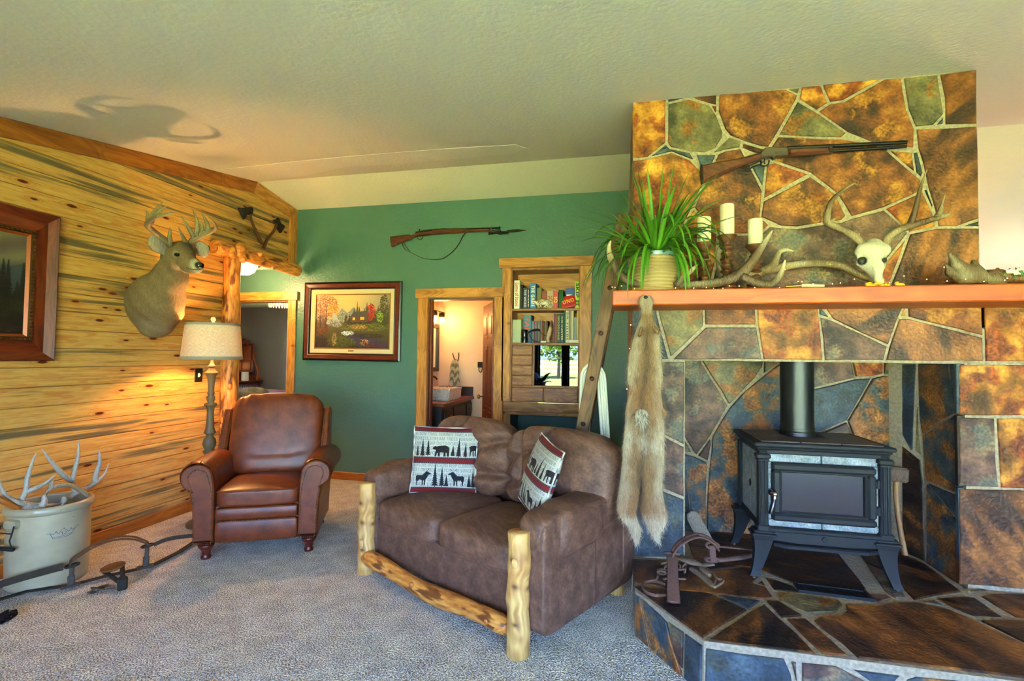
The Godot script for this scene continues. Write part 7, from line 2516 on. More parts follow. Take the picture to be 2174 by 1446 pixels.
func cottage_picture() -> Image:
	var r := RandomNumberGenerator.new()
	r.seed = 64
	var im := bake(256, 192, func(_i, x, y):
		var sky := Color(0.86, 0.70, 0.42).lerp(Color(0.58, 0.52, 0.44), clampf(absf(x - 110.0) / 150.0 + y / 300.0, 0.0, 1.0))
		var land := Color(0.34, 0.30, 0.12).lerp(Color(0.22, 0.18, 0.10), clampf((y - 100.0) / 90.0, 0.0, 1.0))
		return sky.lerp(land, smoothstep(84.0, 104.0, float(y))))
	fill_poly(im, [70, 92, 90, 48, 112, 66, 132, 44, 160, 70, 180, 96], Color(0.50, 0.50, 0.46))
	soft(im, 110, 80, 60, 18, Color(0.50, 0.52, 0.46), r, 300)
	for k in 26: pine_dabs(im, 105 + k * 6.0 + r.randf_range(-3, 3), 100, r.randf_range(36, 78) if k > 4 else 30.0, r.randf_range(6, 10), Color(0.16, 0.19, 0.13).lerp(Color(0.30, 0.24, 0.18), r.randf()), r)
	soft(im, 30, 40, 46, 40, Color(0.60, 0.27, 0.05), r, 900)
	soft(im, 62, 56, 18, 26, Color(0.76, 0.50, 0.10), r, 260)
	soft(im, 20, 110, 26, 36, Color(0.36, 0.12, 0.10), r, 420)
	for q in [[14, 0.8], [34, -0.6]]: fill_poly(im, [q[0], 120, q[0] + 4, 120, q[0] + 3, 40, q[0] + 1, 40], Color(0.20, 0.12, 0.07))
	soft(im, 190, 62, 16, 30, Color(0.62, 0.10, 0.07), r, 420)
	soft(im, 236, 60, 18, 60, Color(0.24, 0.22, 0.09), r, 700)
	soft(im, 222, 78, 12, 20, Color(0.45, 0.52, 0.18), r, 180)
	# lone cabin with lit windows
	fill_poly(im, [120, 80, 132, 62, 176, 58, 182, 78], Color(0.28, 0.26, 0.25))
	fill_poly(im, [122, 80, 182, 78, 182, 100, 122, 100], Color(0.36, 0.23, 0.14))
	fill_poly(im, [174, 46, 184, 46, 184, 100, 174, 100], Color(0.30, 0.26, 0.22))
	for q in [[130, 82, 8, 9], [156, 80, 14, 10]]: im.fill_rect(Rect2i(q[0], q[1], q[2], q[3]), Color(0.95, 0.66, 0.20))
	soft(im, 150, 103, 44, 5, Color(0.20, 0.14, 0.10), r, 160)
	soft(im, 170, 118, 80, 14, Color(0.36, 0.36, 0.13), r, 700)
	soft(im, 150, 116, 30, 7, Color(0.60, 0.42, 0.22), r, 200)
	# stream
	fill_poly(im, [58, 66, 66, 64, 84, 96, 92, 112, 74, 118, 36, 104, 40, 92, 60, 94], Color(0.62, 0.62, 0.60))
	soft(im, 66, 104, 26, 12, Color(0.42, 0.38, 0.38), r, 200)
	fill_poly(im, [88, 132, 112, 126, 150, 142, 210, 158, 256, 176, 256, 192, 160, 192, 128, 166], Color(0.22, 0.19, 0.28))
	soft(im, 112, 138, 22, 8, Color(0.66, 0.68, 0.68), r, 200)
	soft(im, 172, 170, 16, 12, Color(0.62, 0.44, 0.20), r, 90)
	soft(im, 210, 180, 40, 10, Color(0.32, 0.12, 0.14), r, 200)
	soft(im, 190, 148, 54, 8, Color(0.20, 0.14, 0.10), r, 380)
	soft(im, 90, 170, 50, 20, Color(0.28, 0.28, 0.10), r, 700)
	soft(im, 66, 160, 8, 26, Color(0.52, 0.40, 0.24), r, 160)
	soft(im, 18, 170, 24, 24, Color(0.16, 0.10, 0.12), r, 400)
	return im

func forest_picture() -> Image:
	var r := RandomNumberGenerator.new()
	r.seed = 32
	var im := bake(192, 256, func(_i, x, y):
		var sky := Color(0.34, 0.28, 0.24).lerp(Color(0.44, 0.40, 0.30), 0.5 + 0.5 * sin(x * 0.05 + y * 0.09))
		var haze := sky.lerp(Color(0.20, 0.24, 0.28), smoothstep(60.0, 110.0, float(y)))
		return haze.lerp(Color(0.10, 0.08, 0.05), smoothstep(130.0, 180.0, float(y))))
	fill_poly(im, [0, 130, 20, 84, 60, 110, 100, 74, 150, 100, 192, 70, 192, 150, 0, 150], Color(0.22, 0.25, 0.27))
	for k in 22: pine_dabs(im, k * 9.0 + r.randf_range(-3, 3), 160 + r.randf_range(0, 12), r.randf_range(40, 112), r.randf_range(7, 13), Color(0.065, 0.070, 0.035), r)
	soft(im, 60, 200, 60, 40, Color(0.26, 0.20, 0.15), r, 900)
	soft(im, 150, 190, 50, 30, Color(0.12, 0.11, 0.05), r, 700)
	soft(im, 100, 240, 90, 16, Color(0.20, 0.13, 0.11), r, 600)
	im.fill_rect(Rect2i(150, 90, 3, 100), Color(0.26, 0.16, 0.09))
	fill_poly(im, [100, 160, 112, 150, 126, 160], Color(0.34, 0.30, 0.26))
	im.fill_rect(Rect2i(103, 160, 20, 12), Color(0.16, 0.10, 0.07))
	return im

func wall_things():
	var b := MB.new()
	# painting on the green wall: it hangs a little crooked
	var p := thing("framed_painting", "framed autumn cottage and stream painting in a cherry frame on the green wall", "painting", Transform3D(Basis.from_euler(Vector3(0, 0, -0.006)), Vector3(-3.603, 1.352, WZ)))
	var w := 1.218
	var h := 0.903
	bar_frame(b, T(), w, h, [Vector2(0.0, 0.0), Vector2(0.0, 0.035), Vector2(0.018, 0.042)])
	put("frame_edge", b, mat("frame_black", Color(0.035, 0.018, 0.012), 0.3), p)
	b = MB.new()
	bar_frame(b, T(), w, h, [Vector2(0.018, 0.042), Vector2(0.026, 0.050), Vector2(0.034, 0.048), Vector2(0.062, 0.044), Vector2(0.070, 0.038)])
	put("frame", b, M.cherry, p)
	b = MB.new()
	bar_frame(b, T(), w, h, [Vector2(0.070, 0.038), Vector2(0.078, 0.040), Vector2(0.086, 0.024)])
	put("frame_edge", b, M.frame_black, p)
	b = MB.new()
	bar_frame(b, T(), w, h, [Vector2(0.086, 0.028), Vector2(0.090, 0.028), Vector2(0.135, 0.018)])
	put("mat_board", b, mat("mat_linen", Color(0.78, 0.70, 0.54), 0.9), p)
	b = MB.new()
	bar_frame(b, T(), w, h, [Vector2(0.135, 0.018), Vector2(0.138, 0.022), Vector2(0.145, 0.022), Vector2(0.148, 0.012)])
	put("gold_fillet", b, mat("gilt", Color(0.62, 0.42, 0.14), 0.4, 0.6), p)
	var canvas := func(im: Image, called: String, x0: float, y0: float, x1: float, y1: float, z: float, parent: Node3D):
		var m := StandardMaterial3D.new()
		m.albedo_texture = ImageTexture.create_from_image(im)
		m.roughness = 0.45
		var c := MB.new()
		c.flat([Vector3(x0, y0, z), Vector3(x1, y0, z), Vector3(x1, y1, z), Vector3(x0, y1, z)], [Vector2(0, 1), Vector2(1, 1), Vector2(1, 0), Vector2(0, 0)], Vector3(0, 0, -9))
		put(called, c, m, parent)
	canvas.call(cottage_picture(), "canvas", 0.147, 0.147, w - 0.147, h - 0.147, 0.013, p)
	onebox("plate", M.brass, p, w / 2 - 0.035, w / 2 + 0.035, 0.105, 0.122, 0.020, 0.026, 0.002)
	# painting on the pine wall
	var side_xf := Transform3D(Basis(Vector3(0, 0, -1), Vector3(0, 1, 0), Vector3(1, 0, 0)), Vector3(WX, 1.355, -1.50))
	p = thing("framed_painting", "framed dark pine forest painting in a wide red-brown frame on the pine wall", "painting", side_xf)
	w = 1.065
	h = 0.975
	b = MB.new()
	bar_frame(b, T(), w, h, [Vector2(0.0, 0.0), Vector2(0.0, 0.045), Vector2(0.006, 0.048), Vector2(0.055, 0.018), Vector2(0.056, 0.022), Vector2(0.130, 0.030)])
	put("frame", b, M.red_pine, p)
	b = MB.new()
	bar_frame(b, T(), w, h, [Vector2(0.130, 0.030), Vector2(0.134, 0.040), Vector2(0.150, 0.040), Vector2(0.154, 0.028)])
	for k in 120:
		var f := k / 30.0
		var s := k / 30
		var g := f - s
		var q := Vector3.ZERO
		if s == 0: q = Vector3(lerpf(0.14, w - 0.14, g), 0.142, 0.041)
		elif s == 1: q = Vector3(w - 0.142, lerpf(0.14, h - 0.14, g), 0.041)
		elif s == 2: q = Vector3(lerpf(w - 0.14, 0.14, g), h - 0.142, 0.041)
		else: q = Vector3(0.142, lerpf(h - 0.14, 0.14, g), 0.041)
		b.ball(Transform3D(Basis(), q), Vector3(0.010, 0.007, 0.004), 6, 4)
	put("carved_fillet", b, mat("dull_gilt", Color(0.34, 0.21, 0.08), 0.45, 0.5), p)
	b = MB.new()
	bar_frame(b, T(), w, h, [Vector2(0.154, 0.028), Vector2(0.156, 0.032), Vector2(0.172, 0.020)])
	put("inner_lip", b, mat("copper_lip", Color(0.55, 0.24, 0.07), 0.3, 0.3), p)
	canvas.call(forest_picture(), "canvas", 0.171, 0.171, w - 0.171, h - 0.171, 0.018, p)
	# light switch
	var sw := thing("light_switch", "dark plate light switch with a pale toggle on the pine wall", "switch", Transform3D(Basis(Vector3(0, 0, -1), Vector3(0, 1, 0), Vector3(1, 0, 0)), Vector3(WX, 1.216, -3.767)))
	onebox("plate", M.bronze, sw, -0.042, 0.042, -0.062, 0.062, 0.0, 0.007, 0.003)
	b = MB.new()
	b.tint = Color(0.75, 0.68, 0.55)
	b.box(T(0, 0.005, 0.012, -25), Vector3(0.012, 0.026, 0.016), 0.003)
	b.box(T(0, 0, 0.007), Vector3(0.022, 0.034, 0.003), 0.001)
	put("toggle", b, M.plain, sw)
	# two old axe heads on handles, hung in a V
	var ax := Transform3D(Basis(Vector3(0, 0, -1), Vector3(0, 1, 0), Vector3(1, 0, 0)), Vector3(WX + 0.03, 0, 0))
	var A := Vector2(440, 420)
	for q in [["wide-bladed hatchet, the left of the V-pair above the log beam", [575, 225, 600, 330, 660, 460, 735, 615], [420, 130, 470, 135, 515, 128, 590, 122, 612, 160, 600, 215, 560, 225, 545, 205, 520, 240, 490, 288, 465, 240]], ["curved-handle small axe, the right of the V-pair above the log beam", [930, 345, 890, 440, 800, 560, 755, 672], [885, 295, 930, 290, 945, 265, 965, 300, 975, 335, 1030, 375, 1020, 410, 980, 470, 935, 400, 940, 350, 915, 320]]]:
		var t := thing("hatchet", "old rusty " + q[0], "axe")
		b = MB.new()
		var hp := []
		for k in range(0, 8, 2):
			var l := on(A.x + q[1][k] / 6.286, A.y + q[1][k + 1] / 6.286, ax)
			hp.append(ax * Vector3(l.x, l.y, 0.0))
		hp = curve(hp, 6)
		b.tube(hp, along([0.017, 0.016, 0.018, 0.023], hp.size()), 10, Vector2(1, 0.7))
		put("handle", b, M.gun_stock, t)
		b = MB.new()
		b.prism(ax.translated_local(Vector3(0, 0, -0.016)), outline(A, 6.286, q[2], ax), 0.032, 0.010, Vector2.ZERO, 0, true)
		b.tint = Color(0.05, 0.045, 0.04)
		for k in b.c.size(): b.c[k] = Color(0.035, 0.03, 0.028)
		put("axe_head", b, M.rusty_iron, t)
	bolt_rifle()
	log_frame()
	deer_mount()
	floor_lamp()

func bolt_rifle():
	var t := thing("bolt_rifle", "old bolt-action rifle with sling and bayonet hung on the green wall", "rifle")
	var o := Vector2(820, 470)
	var s := 7.013
	var xf := T(0, 0, WZ + 0.04)
	var back := xf.translated_local(Vector3(0, 0, -0.014))
	var b := MB.new()
	b.prism(back, outline(o, s, [58, 238, 70, 230, 200, 215, 335, 200, 375, 212, 420, 185, 465, 165, 560, 150, 680, 140, 690, 125, 900, 112, 1170, 108, 1172, 168, 900, 182, 700, 200, 560, 218, 470, 225, 400, 240, 360, 282, 330, 282, 200, 330, 85, 382, 70, 360], xf), 0.032, 0.011, Vector2.ZERO, 0.1, true)
	put("stock", b, M.gun_stock, t)
	b = MB.new()
	b.prism(back, outline(o, s, [1195, 112, 1545, 106, 1545, 146, 1195, 166], xf), 0.028, 0.010, Vector2.ZERO, 0.1, true)
	put("fore_end", b, M.gun_stock, t)
	b = MB.new()
	for q in [[1168, 104, 1200, 103, 1200, 170, 1168, 173], [1545, 100, 1575, 98, 1575, 150, 1545, 152]]: b.prism(back.translated_local(Vector3(0, 0, -0.002)), outline(o, s, q, xf), 0.036, 0.008, Vector2.ZERO, 0, true)
	put("barrel_band", b, M.worn_steel, t)
	b = MB.new()
	b.tube(px_path(o, s, [560, 140, 800, 122, 1200, 112, 1700, 98], WZ + 0.046), 0.0085, 10)
	b.tube(px_path(o, s, [1545, 135, 1700, 125], WZ + 0.046), 0.006, 8)
	b.prism(xf, outline(o, s, [1672, 96, 1680, 76, 1692, 78, 1700, 98], xf), 0.008, 0.002, Vector2.ZERO, 0, true)
	b.prism(xf, outline(o, s, [800, 118, 815, 108, 900, 104, 905, 114], xf), 0.008, 0.002, Vector2.ZERO, 0, true)
	b.tube(px_path(o, s, [440, 165, 510, 155, 580, 143], WZ + 0.05), 0.010, 8)
	b.tube(px_path(o, s, [500, 158, 494, 135], WZ + 0.06), 0.005, 6)
	b.ball(Transform3D(Basis(), zp(o.x + 494 / s, o.y + 128 / s, WZ + 0.06)), Vector3(0.010, 0.010, 0.010))
	b.tube(curve(px_path(o, s, [465, 220, 462, 248, 490, 270, 520, 268, 540, 240, 545, 218], WZ + 0.042), 4), 0.004, 6)
	b.tube(px_path(o, s, [505, 220, 512, 245], WZ + 0.042), 0.003, 6)
	put("action", b, M.gun_metal, t)
	b = MB.new()
	b.prism(xf.translated_local(Vector3(0, 0, -0.008)), outline(o, s, [1520, 160, 1620, 150, 1690, 145, 1705, 130, 1720, 150, 1820, 148, 1820, 186, 1720, 192, 1690, 200, 1640, 182, 1525, 202], xf), 0.022, 0.006, Vector2.ZERO, 0, true)
	b.prism(xf, outline(o, s, [1800, 130, 1960, 118, 2092, 132, 1960, 158, 1800, 170], xf), 0.007, 0.003, Vector2.ZERO, 0, true)
	put("bayonet", b, M.gun_metal, t)
	b = MB.new()
	var sl := px_path(o, s, [240, 322, 252, 370, 285, 420, 330, 445, 420, 490, 540, 545, 700, 568, 830, 558, 930, 500, 1020, 420, 1090, 320, 1140, 220, 1178, 175], WZ + 0.03)
	sl = curve(sl, 4)
	b.tube(sl, 0.013, 8, Vector2(0.22, 1.0), 1, 1, Vector3(0, 0, 1))
	b.tube(px_path(o, s, [262, 325, 300, 385, 345, 440], WZ + 0.03), 0.010, 8, Vector2(0.3, 1.0), 1, 1, Vector3(0, 0, 1))
	put("sling", b, mat("sling_leather", Color(0.20, 0.09, 0.035), 0.6), t)
	b = MB.new()
	for q in [[520, 200], [1400, 130]]: b.tube([zp(o.x + q[0] / s, o.y + q[1] / s, WZ - 0.01), zp(o.x + q[0] / s, o.y + q[1] / s, WZ + 0.05)], 0.004, 6)
	put("wall_peg", b, M.gun_metal, t)

func log_frame():
	var b := MB.new()
	var pp := []
	var rr := []
	for k in 25:
		var f := k / 24.0
		pp.append(Vector3(-3.71 + 0.006 * sin(f * 9.0), 2.37 * f, -4.07 + 0.006 * cos(f * 7.0)))
		rr.append(0.076 + 0.005 * sin(f * 23.0) * cos(f * 11.0))
	b.tube(pp, rr, 24, Vector2(1, 1), 0.9, 0.9)
	for q in [[0.03, 1.62, 0.06, 0.02], [0.055, 1.10, 0.045, 0.018], [0.0, 0.72, 0.07, 0.02], [0.05, 1.9, 0.04, 0.018]]: b.ball(T(-3.71 + q[0], q[1], -4.07 + q[2]), Vector3(q[3], q[3] * 1.6, q[3]), 10, 8)
	tag(put("log_post", b, M.log), "peeled pine log post standing at the end of the pine wall", "post")
	var t := thing("log_beam", "gnarled log beam on the log post over the hallway opening", "beam")
	b = MB.new()
	pp = []
	for q in [[455, 524, -3.70], [478, 529, -3.69], [505, 537, -3.68], [530, 545, -3.685], [560, 554, -3.68], [590, 561, -3.675], [622, 572, -3.66], [632, 575, -3.655]]: pp.append(xp(q[0], q[1], q[2]))
	pp = curve(pp, 5)
	rr = []
	for k in pp.size():
		var f := float(k) / (pp.size() - 1)
		rr.append((0.068 + 0.008 * sin(f * 19.0) * (1.0 - f)) * (1.0 if f < 0.98 else 0.85))
	b.tube(pp, rr, 20, Vector2(1, 1), 0.9, 0.9)
	put("log", b, M.log, t)
	b = MB.new()
	for q in [[510, 531, 0.075, 0.045], [514, 548, 0.05, 0.05], [549, 540, 0.028, 0.05], [581, 567, 0.03, 0.02], [494, 536, 0.06, 0.03]]: b.ball(Transform3D(Basis(), xp(q[0], q[1], -3.63)), Vector3(q[3], q[2], q[2] * 0.8), 12, 9)
	put("knot", b, M.log, t)
	b = MB.new()
	b.tint = Color(0.5, 0.5, 0.5)
	b.lathe(Transform3D(Basis.from_euler(Vector3(0, 0, -PI / 2)), xp(441, 527, WX)), [Vector2(0, 0), Vector2(0.024, 0), Vector2(0.024, 0.006), Vector2(0.012, 0.012), Vector2(0, 0.012)], 14)
	tag(put("wall_bolt", b, M.worn_steel), "small round steel fitting on the pine wall left of the log beam", "fitting")

func deer_mount():
	var t := thing("deer_mount", "mounted whitetail deer head with many-tined antlers on the pine wall", "deer head")
	var D := Vector2(260, 380)
	var s := 4.131
	var P := func(x: float, y: float, wx: float) -> Vector3: return xp(D.x + x / s, D.y + y / s, wx)
	var b := MB.new()
	var eyeL: Vector3 = P.call(480, 664, -3.245)
	var nose: Vector3 = P.call(672, 762, -3.085)
	var throat: Vector3 = P.call(510, 850, -3.25)
	var chest: Vector3 = P.call(270, 1330, -3.6)
	b.shade = func(p):
		var c := Color(0.19, 0.122, 0.056)
		c = c.lerp(Color(0.13, 0.085, 0.043), smoothstep(2.08, 2.30, p.y))
		c = c.lerp(Color(0.48, 0.42, 0.32), smoothstep(0.085, 0.03, p.distance_to(throat)))
		c = c.lerp(Color(0.36, 0.29, 0.19), 0.7 * smoothstep(0.042, 0.022, p.distance_to(eyeL)))
		c = c.lerp(Color(0.42, 0.36, 0.26), smoothstep(0.075, 0.045, p.distance_to(nose)))
		c = c.lerp(Color(0.42, 0.37, 0.29), 0.6 * smoothstep(0.09, 0.02, p.distance_to(P.call(510, 815, -3.12))))
		c = c.lerp(Color(0.035, 0.03, 0.028), smoothstep(0.036, 0.026, p.distance_to(nose)))
		c = c.lerp(Color(0.30, 0.24, 0.16), 0.6 * smoothstep(0.16, 0.05, p.distance_to(chest)))
		return c * (1.0 + 0.08 * sin(p.x * 50.0 + p.y * 31.0))
	var bones := [
		[P.call(250, 1110, -3.74), P.call(300, 1040, -3.60), 0.205, 0.185],
		[P.call(300, 1240, -3.72), P.call(330, 1120, -3.58), 0.135, 0.15],
		[P.call(250, 1300, -3.72), P.call(330, 1290, -3.68), 0.07, 0.07],
		[P.call(330, 1020, -3.58), P.call(420, 860, -3.44), 0.165, 0.115],
		[P.call(420, 860, -3.44), P.call(450, 720, -3.36), 0.112, 0.085],
		[P.call(470, 660, -3.32), P.call(530, 660, -3.26), 0.082, 0.078],
		[P.call(520, 690, -3.26), P.call(610, 750, -3.15), 0.074, 0.046],
		[P.call(610, 752, -3.15), P.call(668, 768, -3.10), 0.046, 0.033],
		[P.call(560, 780, -3.19), P.call(640, 796, -3.12), 0.034, 0.020],
		[P.call(440, 640, -3.34), P.call(530, 610, -3.29), 0.05, 0.055],
		[P.call(400, 1230, -3.62), P.call(470, 1180, -3.58), 0.05, 0.055]]
	blob(b, bones, 0.011, 0.05, [], func(p): return WX + 0.001 - p.x)
	put("head_and_neck", b, M.fur, t)
	# ears, eyes, nostril, mouth
	for q in [[[405, 650], [300, 560], [243, 497], -3.34, -3.33], [[618, 640], [690, 615], [755, 596], -3.30, -3.22]]:
		b = MB.new()
		var e0: Vector3 = P.call(q[0][0], q[0][1], q[3])
		var e1: Vector3 = P.call(q[1][0], q[1][1], (q[3] + q[4]) / 2)
		var e2: Vector3 = P.call(q[2][0], q[2][1], q[4])
		b.shade = func(p): return Color(0.38, 0.31, 0.24) if p.x > e1.x - 0.004 else Color(0.17, 0.12, 0.07)
		b.tube(curve([e0, e0.lerp(e1, 0.5) + Vector3(0, 0.004, 0), e1, e1.lerp(e2, 0.55), e2], 4), along([0.034, 0.058, 0.070, 0.056, 0.006], 17), 14, Vector2(1.0, 0.30), 1, 1, Vector3(1, 0.1, 0.35).normalized())
		put("ear", b, M.fur, t)
	for q in [[480, 664, -3.225, 0.0165], [628, 680, -3.215, 0.010]]:
		b = MB.new()
		b.tint = Color(0.008, 0.006, 0.005)
		b.ball(Transform3D(Basis(), P.call(q[0], q[1], q[2])), Vector3(1.25, 0.9, 1.25) * q[3], 12, 8)
		put("eye", b, M.glossy, t)
	b = MB.new()
	b.tint = Color(0.01, 0.009, 0.009)
	b.cushion(Transform3D(Basis(), P.call(676, 758, -3.078)), Vector3(0.05, 0.046, 0.058), 0.7, null, 20, 12)
	put("nose", b, M.glossy, t)
	b = MB.new()
	b.tint = Color(0.03, 0.02, 0.018)
	b.tube(curve([P.call(560, 776, -3.135), P.call(610, 792, -3.10), P.call(660, 792, -3.078)], 5), 0.0035, 6)
	put("mouth", b, M.plain, t)
	# antlers: each beam with its tines
	var sets := [
		[[[440, 615, -3.30], [390, 550, -3.30], [300, 480, -3.27], [225, 415, -3.22], [235, 370, -3.14], [290, 330, -3.05], [380, 310, -2.98], [456, 292, -2.93]], [0.026, 0.022, 0.020, 0.021, 0.019, 0.015, 0.011, 0.003], [[[222, 410, -3.22], [225, 330, -3.24], [208, 275, -3.25]], [[232, 400, -3.2], [270, 300, -3.2], [352, 203, -3.18]], [[240, 385, -3.14], [300, 300, -3.1], [392, 235, -3.04]], [[420, 590, -3.30], [415, 500, -3.26], [420, 425, -3.23]]]],
		[[[590, 600, -3.27], [610, 545, -3.25], [680, 500, -3.2], [760, 465, -3.12], [815, 430, -3.04], [800, 380, -2.98], [758, 336, -2.93]], [0.026, 0.023, 0.025, 0.020, 0.015, 0.010, 0.003], [[[630, 515, -3.22], [575, 420, -3.24], [515, 328, -3.25]], [[650, 500, -3.21], [655, 380, -3.2], [618, 268, -3.19]], [[700, 480, -3.18], [700, 420, -3.18], [686, 366, -3.18]], [[750, 460, -3.13], [740, 380, -3.12], [690, 298, -3.12]], [[575, 590, -3.27], [530, 510, -3.23], [492, 424, -3.2]]]]]
	for q in sets:
		b = MB.new()
		var beam := []
		for k in q[0]: beam.append(P.call(k[0], k[1], k[2]))
		var ends := [beam[-1]]
		for k in q[2]: ends.append(P.call(k[-1][0], k[-1][1], k[-1][2]))
		b.shade = horn_tone(Color(0.13, 0.07, 0.03), Color(0.34, 0.27, 0.13), ends, 0.26)
		antler_bar(b, beam, q[1], 10)
		for k in q[2]:
			var tp := []
			for v in k: tp.append(P.call(v[0], v[1], v[2]))
			antler_bar(b, tp, [0.021, 0.014, 0.003], 8)
		put("antler", b, M.horn, t)

func floor_lamp():
	var c := Vector3(-3.35, 0, -3.487)
	var t := thing("floor_lamp", "turned grey-green floor lamp with a linen drum shade lit beside the log post", "lamp", T(c.x, 0, c.z))
	var prof := [Vector2(0.0, 0.0), Vector2(0.15, 0.0), Vector2(0.15, 0.0), Vector2(0.15, 0.02), Vector2(0.12, 0.035), Vector2(0.07, 0.06), Vector2(0.05, 0.10), Vector2(0.035, 0.16), Vector2(0.04, 0.30), Vector2(0.05, 0.40), Vector2(0.055, 0.48), Vector2(0.042, 0.52), Vector2(0.036, 0.55)]
	for q in [[1335, 44], [1320, 54], [1300, 56], [1290, 40], [1270, 53], [1240, 63], [1200, 56], [1175, 34], [1160, 31], [1150, 48], [1140, 56], [1100, 40], [1050, 35], [960, 31], [910, 37], [900, 58], [880, 57], [870, 28], [845, 40], [815, 38], [805, 25], [795, 34], [780, 34], [770, 26], [700, 31], [640, 39], [610, 57], [600, 62], [580, 40], [560, 24], [550, 28], [545, 42], [530, 25], [510, 15], [475, 11]]:
		prof.append(Vector2(q[1] * 0.00082, 1.339 - (650.0 + q[0] / 4.256 - 770.0) * 0.00395))
	prof.append(Vector2(0.0, prof[-1].y))
	var b := MB.new()
	b.lathe(T(), prof, 32)
	put("pole", b, mat("lamp_olive", Color(0.36, 0.30, 0.19), 0.55), t)
	b = MB.new()
	b.tube([Vector3(0, 1.37, 0), Vector3(0, 1.44, 0)], 0.012, 8)
	b.tube([Vector3(0, 1.66, 0), Vector3(0, 1.68, 0)], 0.006, 6)
	for k in 3:
		var a := TAU * k / 3.0
		b.tube([Vector3(0, 1.655, 0), Vector3(cos(a) * 0.195, 1.655, sin(a) * 0.195)], 0.003, 5)
	put("harp", b, M.brass, t)
	b = MB.new()
	b.tint = Color(0.5, 0.4, 0.25)
	b.lathe(T(), [Vector2(0.0, 1.665), Vector2(0.012, 1.67), Vector2(0.010, 1.685), Vector2(0.020, 1.70), Vector2(0.018, 1.72), Vector2(0.0, 1.728)], 16)
	put("finial", b, M.glossy, t)
	b = MB.new()
	b.lathe(T(), [Vector2(0.226, 1.385), Vector2(0.203, 1.652)], 48, 1, 1)
	put("lamp_shade", b, M.linen, t)
	b = MB.new()
	b.lathe(T(), [Vector2(0.226, 1.366), Vector2(0.2295, 1.366), Vector2(0.2285, 1.392), Vector2(0.225, 1.392)], 48)
	put("lower_trim", b, M.shade_trim, t)
	b = MB.new()
	b.lathe(T(), [Vector2(0.203, 1.648), Vector2(0.2065, 1.648), Vector2(0.2045, 1.668), Vector2(0.201, 1.668)], 48)
	put("upper_trim", b, M.shade_trim, t)
	b = MB.new()
	b.ball(T(0, 1.50, 0), Vector3(0.032, 0.05, 0.032), 14, 10)
	put("bulb", b, glow("lamp_glow", Color(1.0, 0.75, 0.45), 0.6), t)
	lamp_light("floor_lamp_light", Vector3(c.x, 1.50, c.z), Color(1.0, 0.74, 0.46), 2.5, 0.03)


# ---------------------------------------------------------------- what stands on the floor and the hearth
func crown_picture() -> Image:
	var im := Image.create(1024, 512, false, Image.FORMAT_RGB8)
	im.fill(Color(0.64, 0.58, 0.45))
	var n := noise(256, 128, 0.03, 401, 3)
	for y in 512:
		for x in 1024:
			var v := 0.94 + 0.09 * n[(y / 4) * 256 + x / 4] / 255.0
			im.set_pixel(x, y, Color(0.66 * v, 0.60 * v, 0.47 * v))
	var ink := Color(0.30, 0.34, 0.42)
	var line := func(pts: Array, w: float):
		for k in range(0, pts.size() - 2, 2):
			var a := (Vector2(pts[k], pts[k + 1]) - Vector2(530, 146)) * 0.78 + Vector2(530, 142)
			var c := (Vector2(pts[k + 2], pts[k + 3]) - Vector2(530, 146)) * 0.78 + Vector2(530, 142)
			var d := (c - a).normalized().orthogonal() * w
			fill_tri(im, a + d, c + d, c - d, ink)
			fill_tri(im, a + d, c - d, a - d, ink)
	# crown outline with points, band and orbs
	line.call([462, 128, 478, 176, 500, 180, 530, 182, 556, 180, 570, 172, 596, 118], 1.4)
	line.call([462, 128, 480, 142, 492, 124, 502, 144, 518, 118, 530, 108, 542, 120, 556, 144, 568, 122, 580, 138, 596, 118], 1.4)
	line.call([474, 164, 500, 168, 530, 170, 560, 167, 574, 160], 1.2)
	line.call([448, 132, 462, 128], 1.2)
	line.call([596, 118, 604, 106, 612, 110, 608, 120], 1.2)
	for q in [[492, 120], [530, 102], [568, 117]]: line.call([q[0] - 4, q[1], q[0], q[1] - 4, q[0] + 4, q[1], q[0], q[1] + 4, q[0] - 4, q[1]], 1.0)
	print_text(im, "12", Rect2(519, 131, 23, 21), ink, false)
	for q in [[500, 260], [540, 250], [556, 262], [584, 236]]: im.fill_rect(Rect2i(q[0], q[1], 8, 3), Color(0.58, 0.50, 0.40))
	im.fill_rect(Rect2i(566, 44, 6, 4), Color(0.4, 0.32, 0.24))
	return im

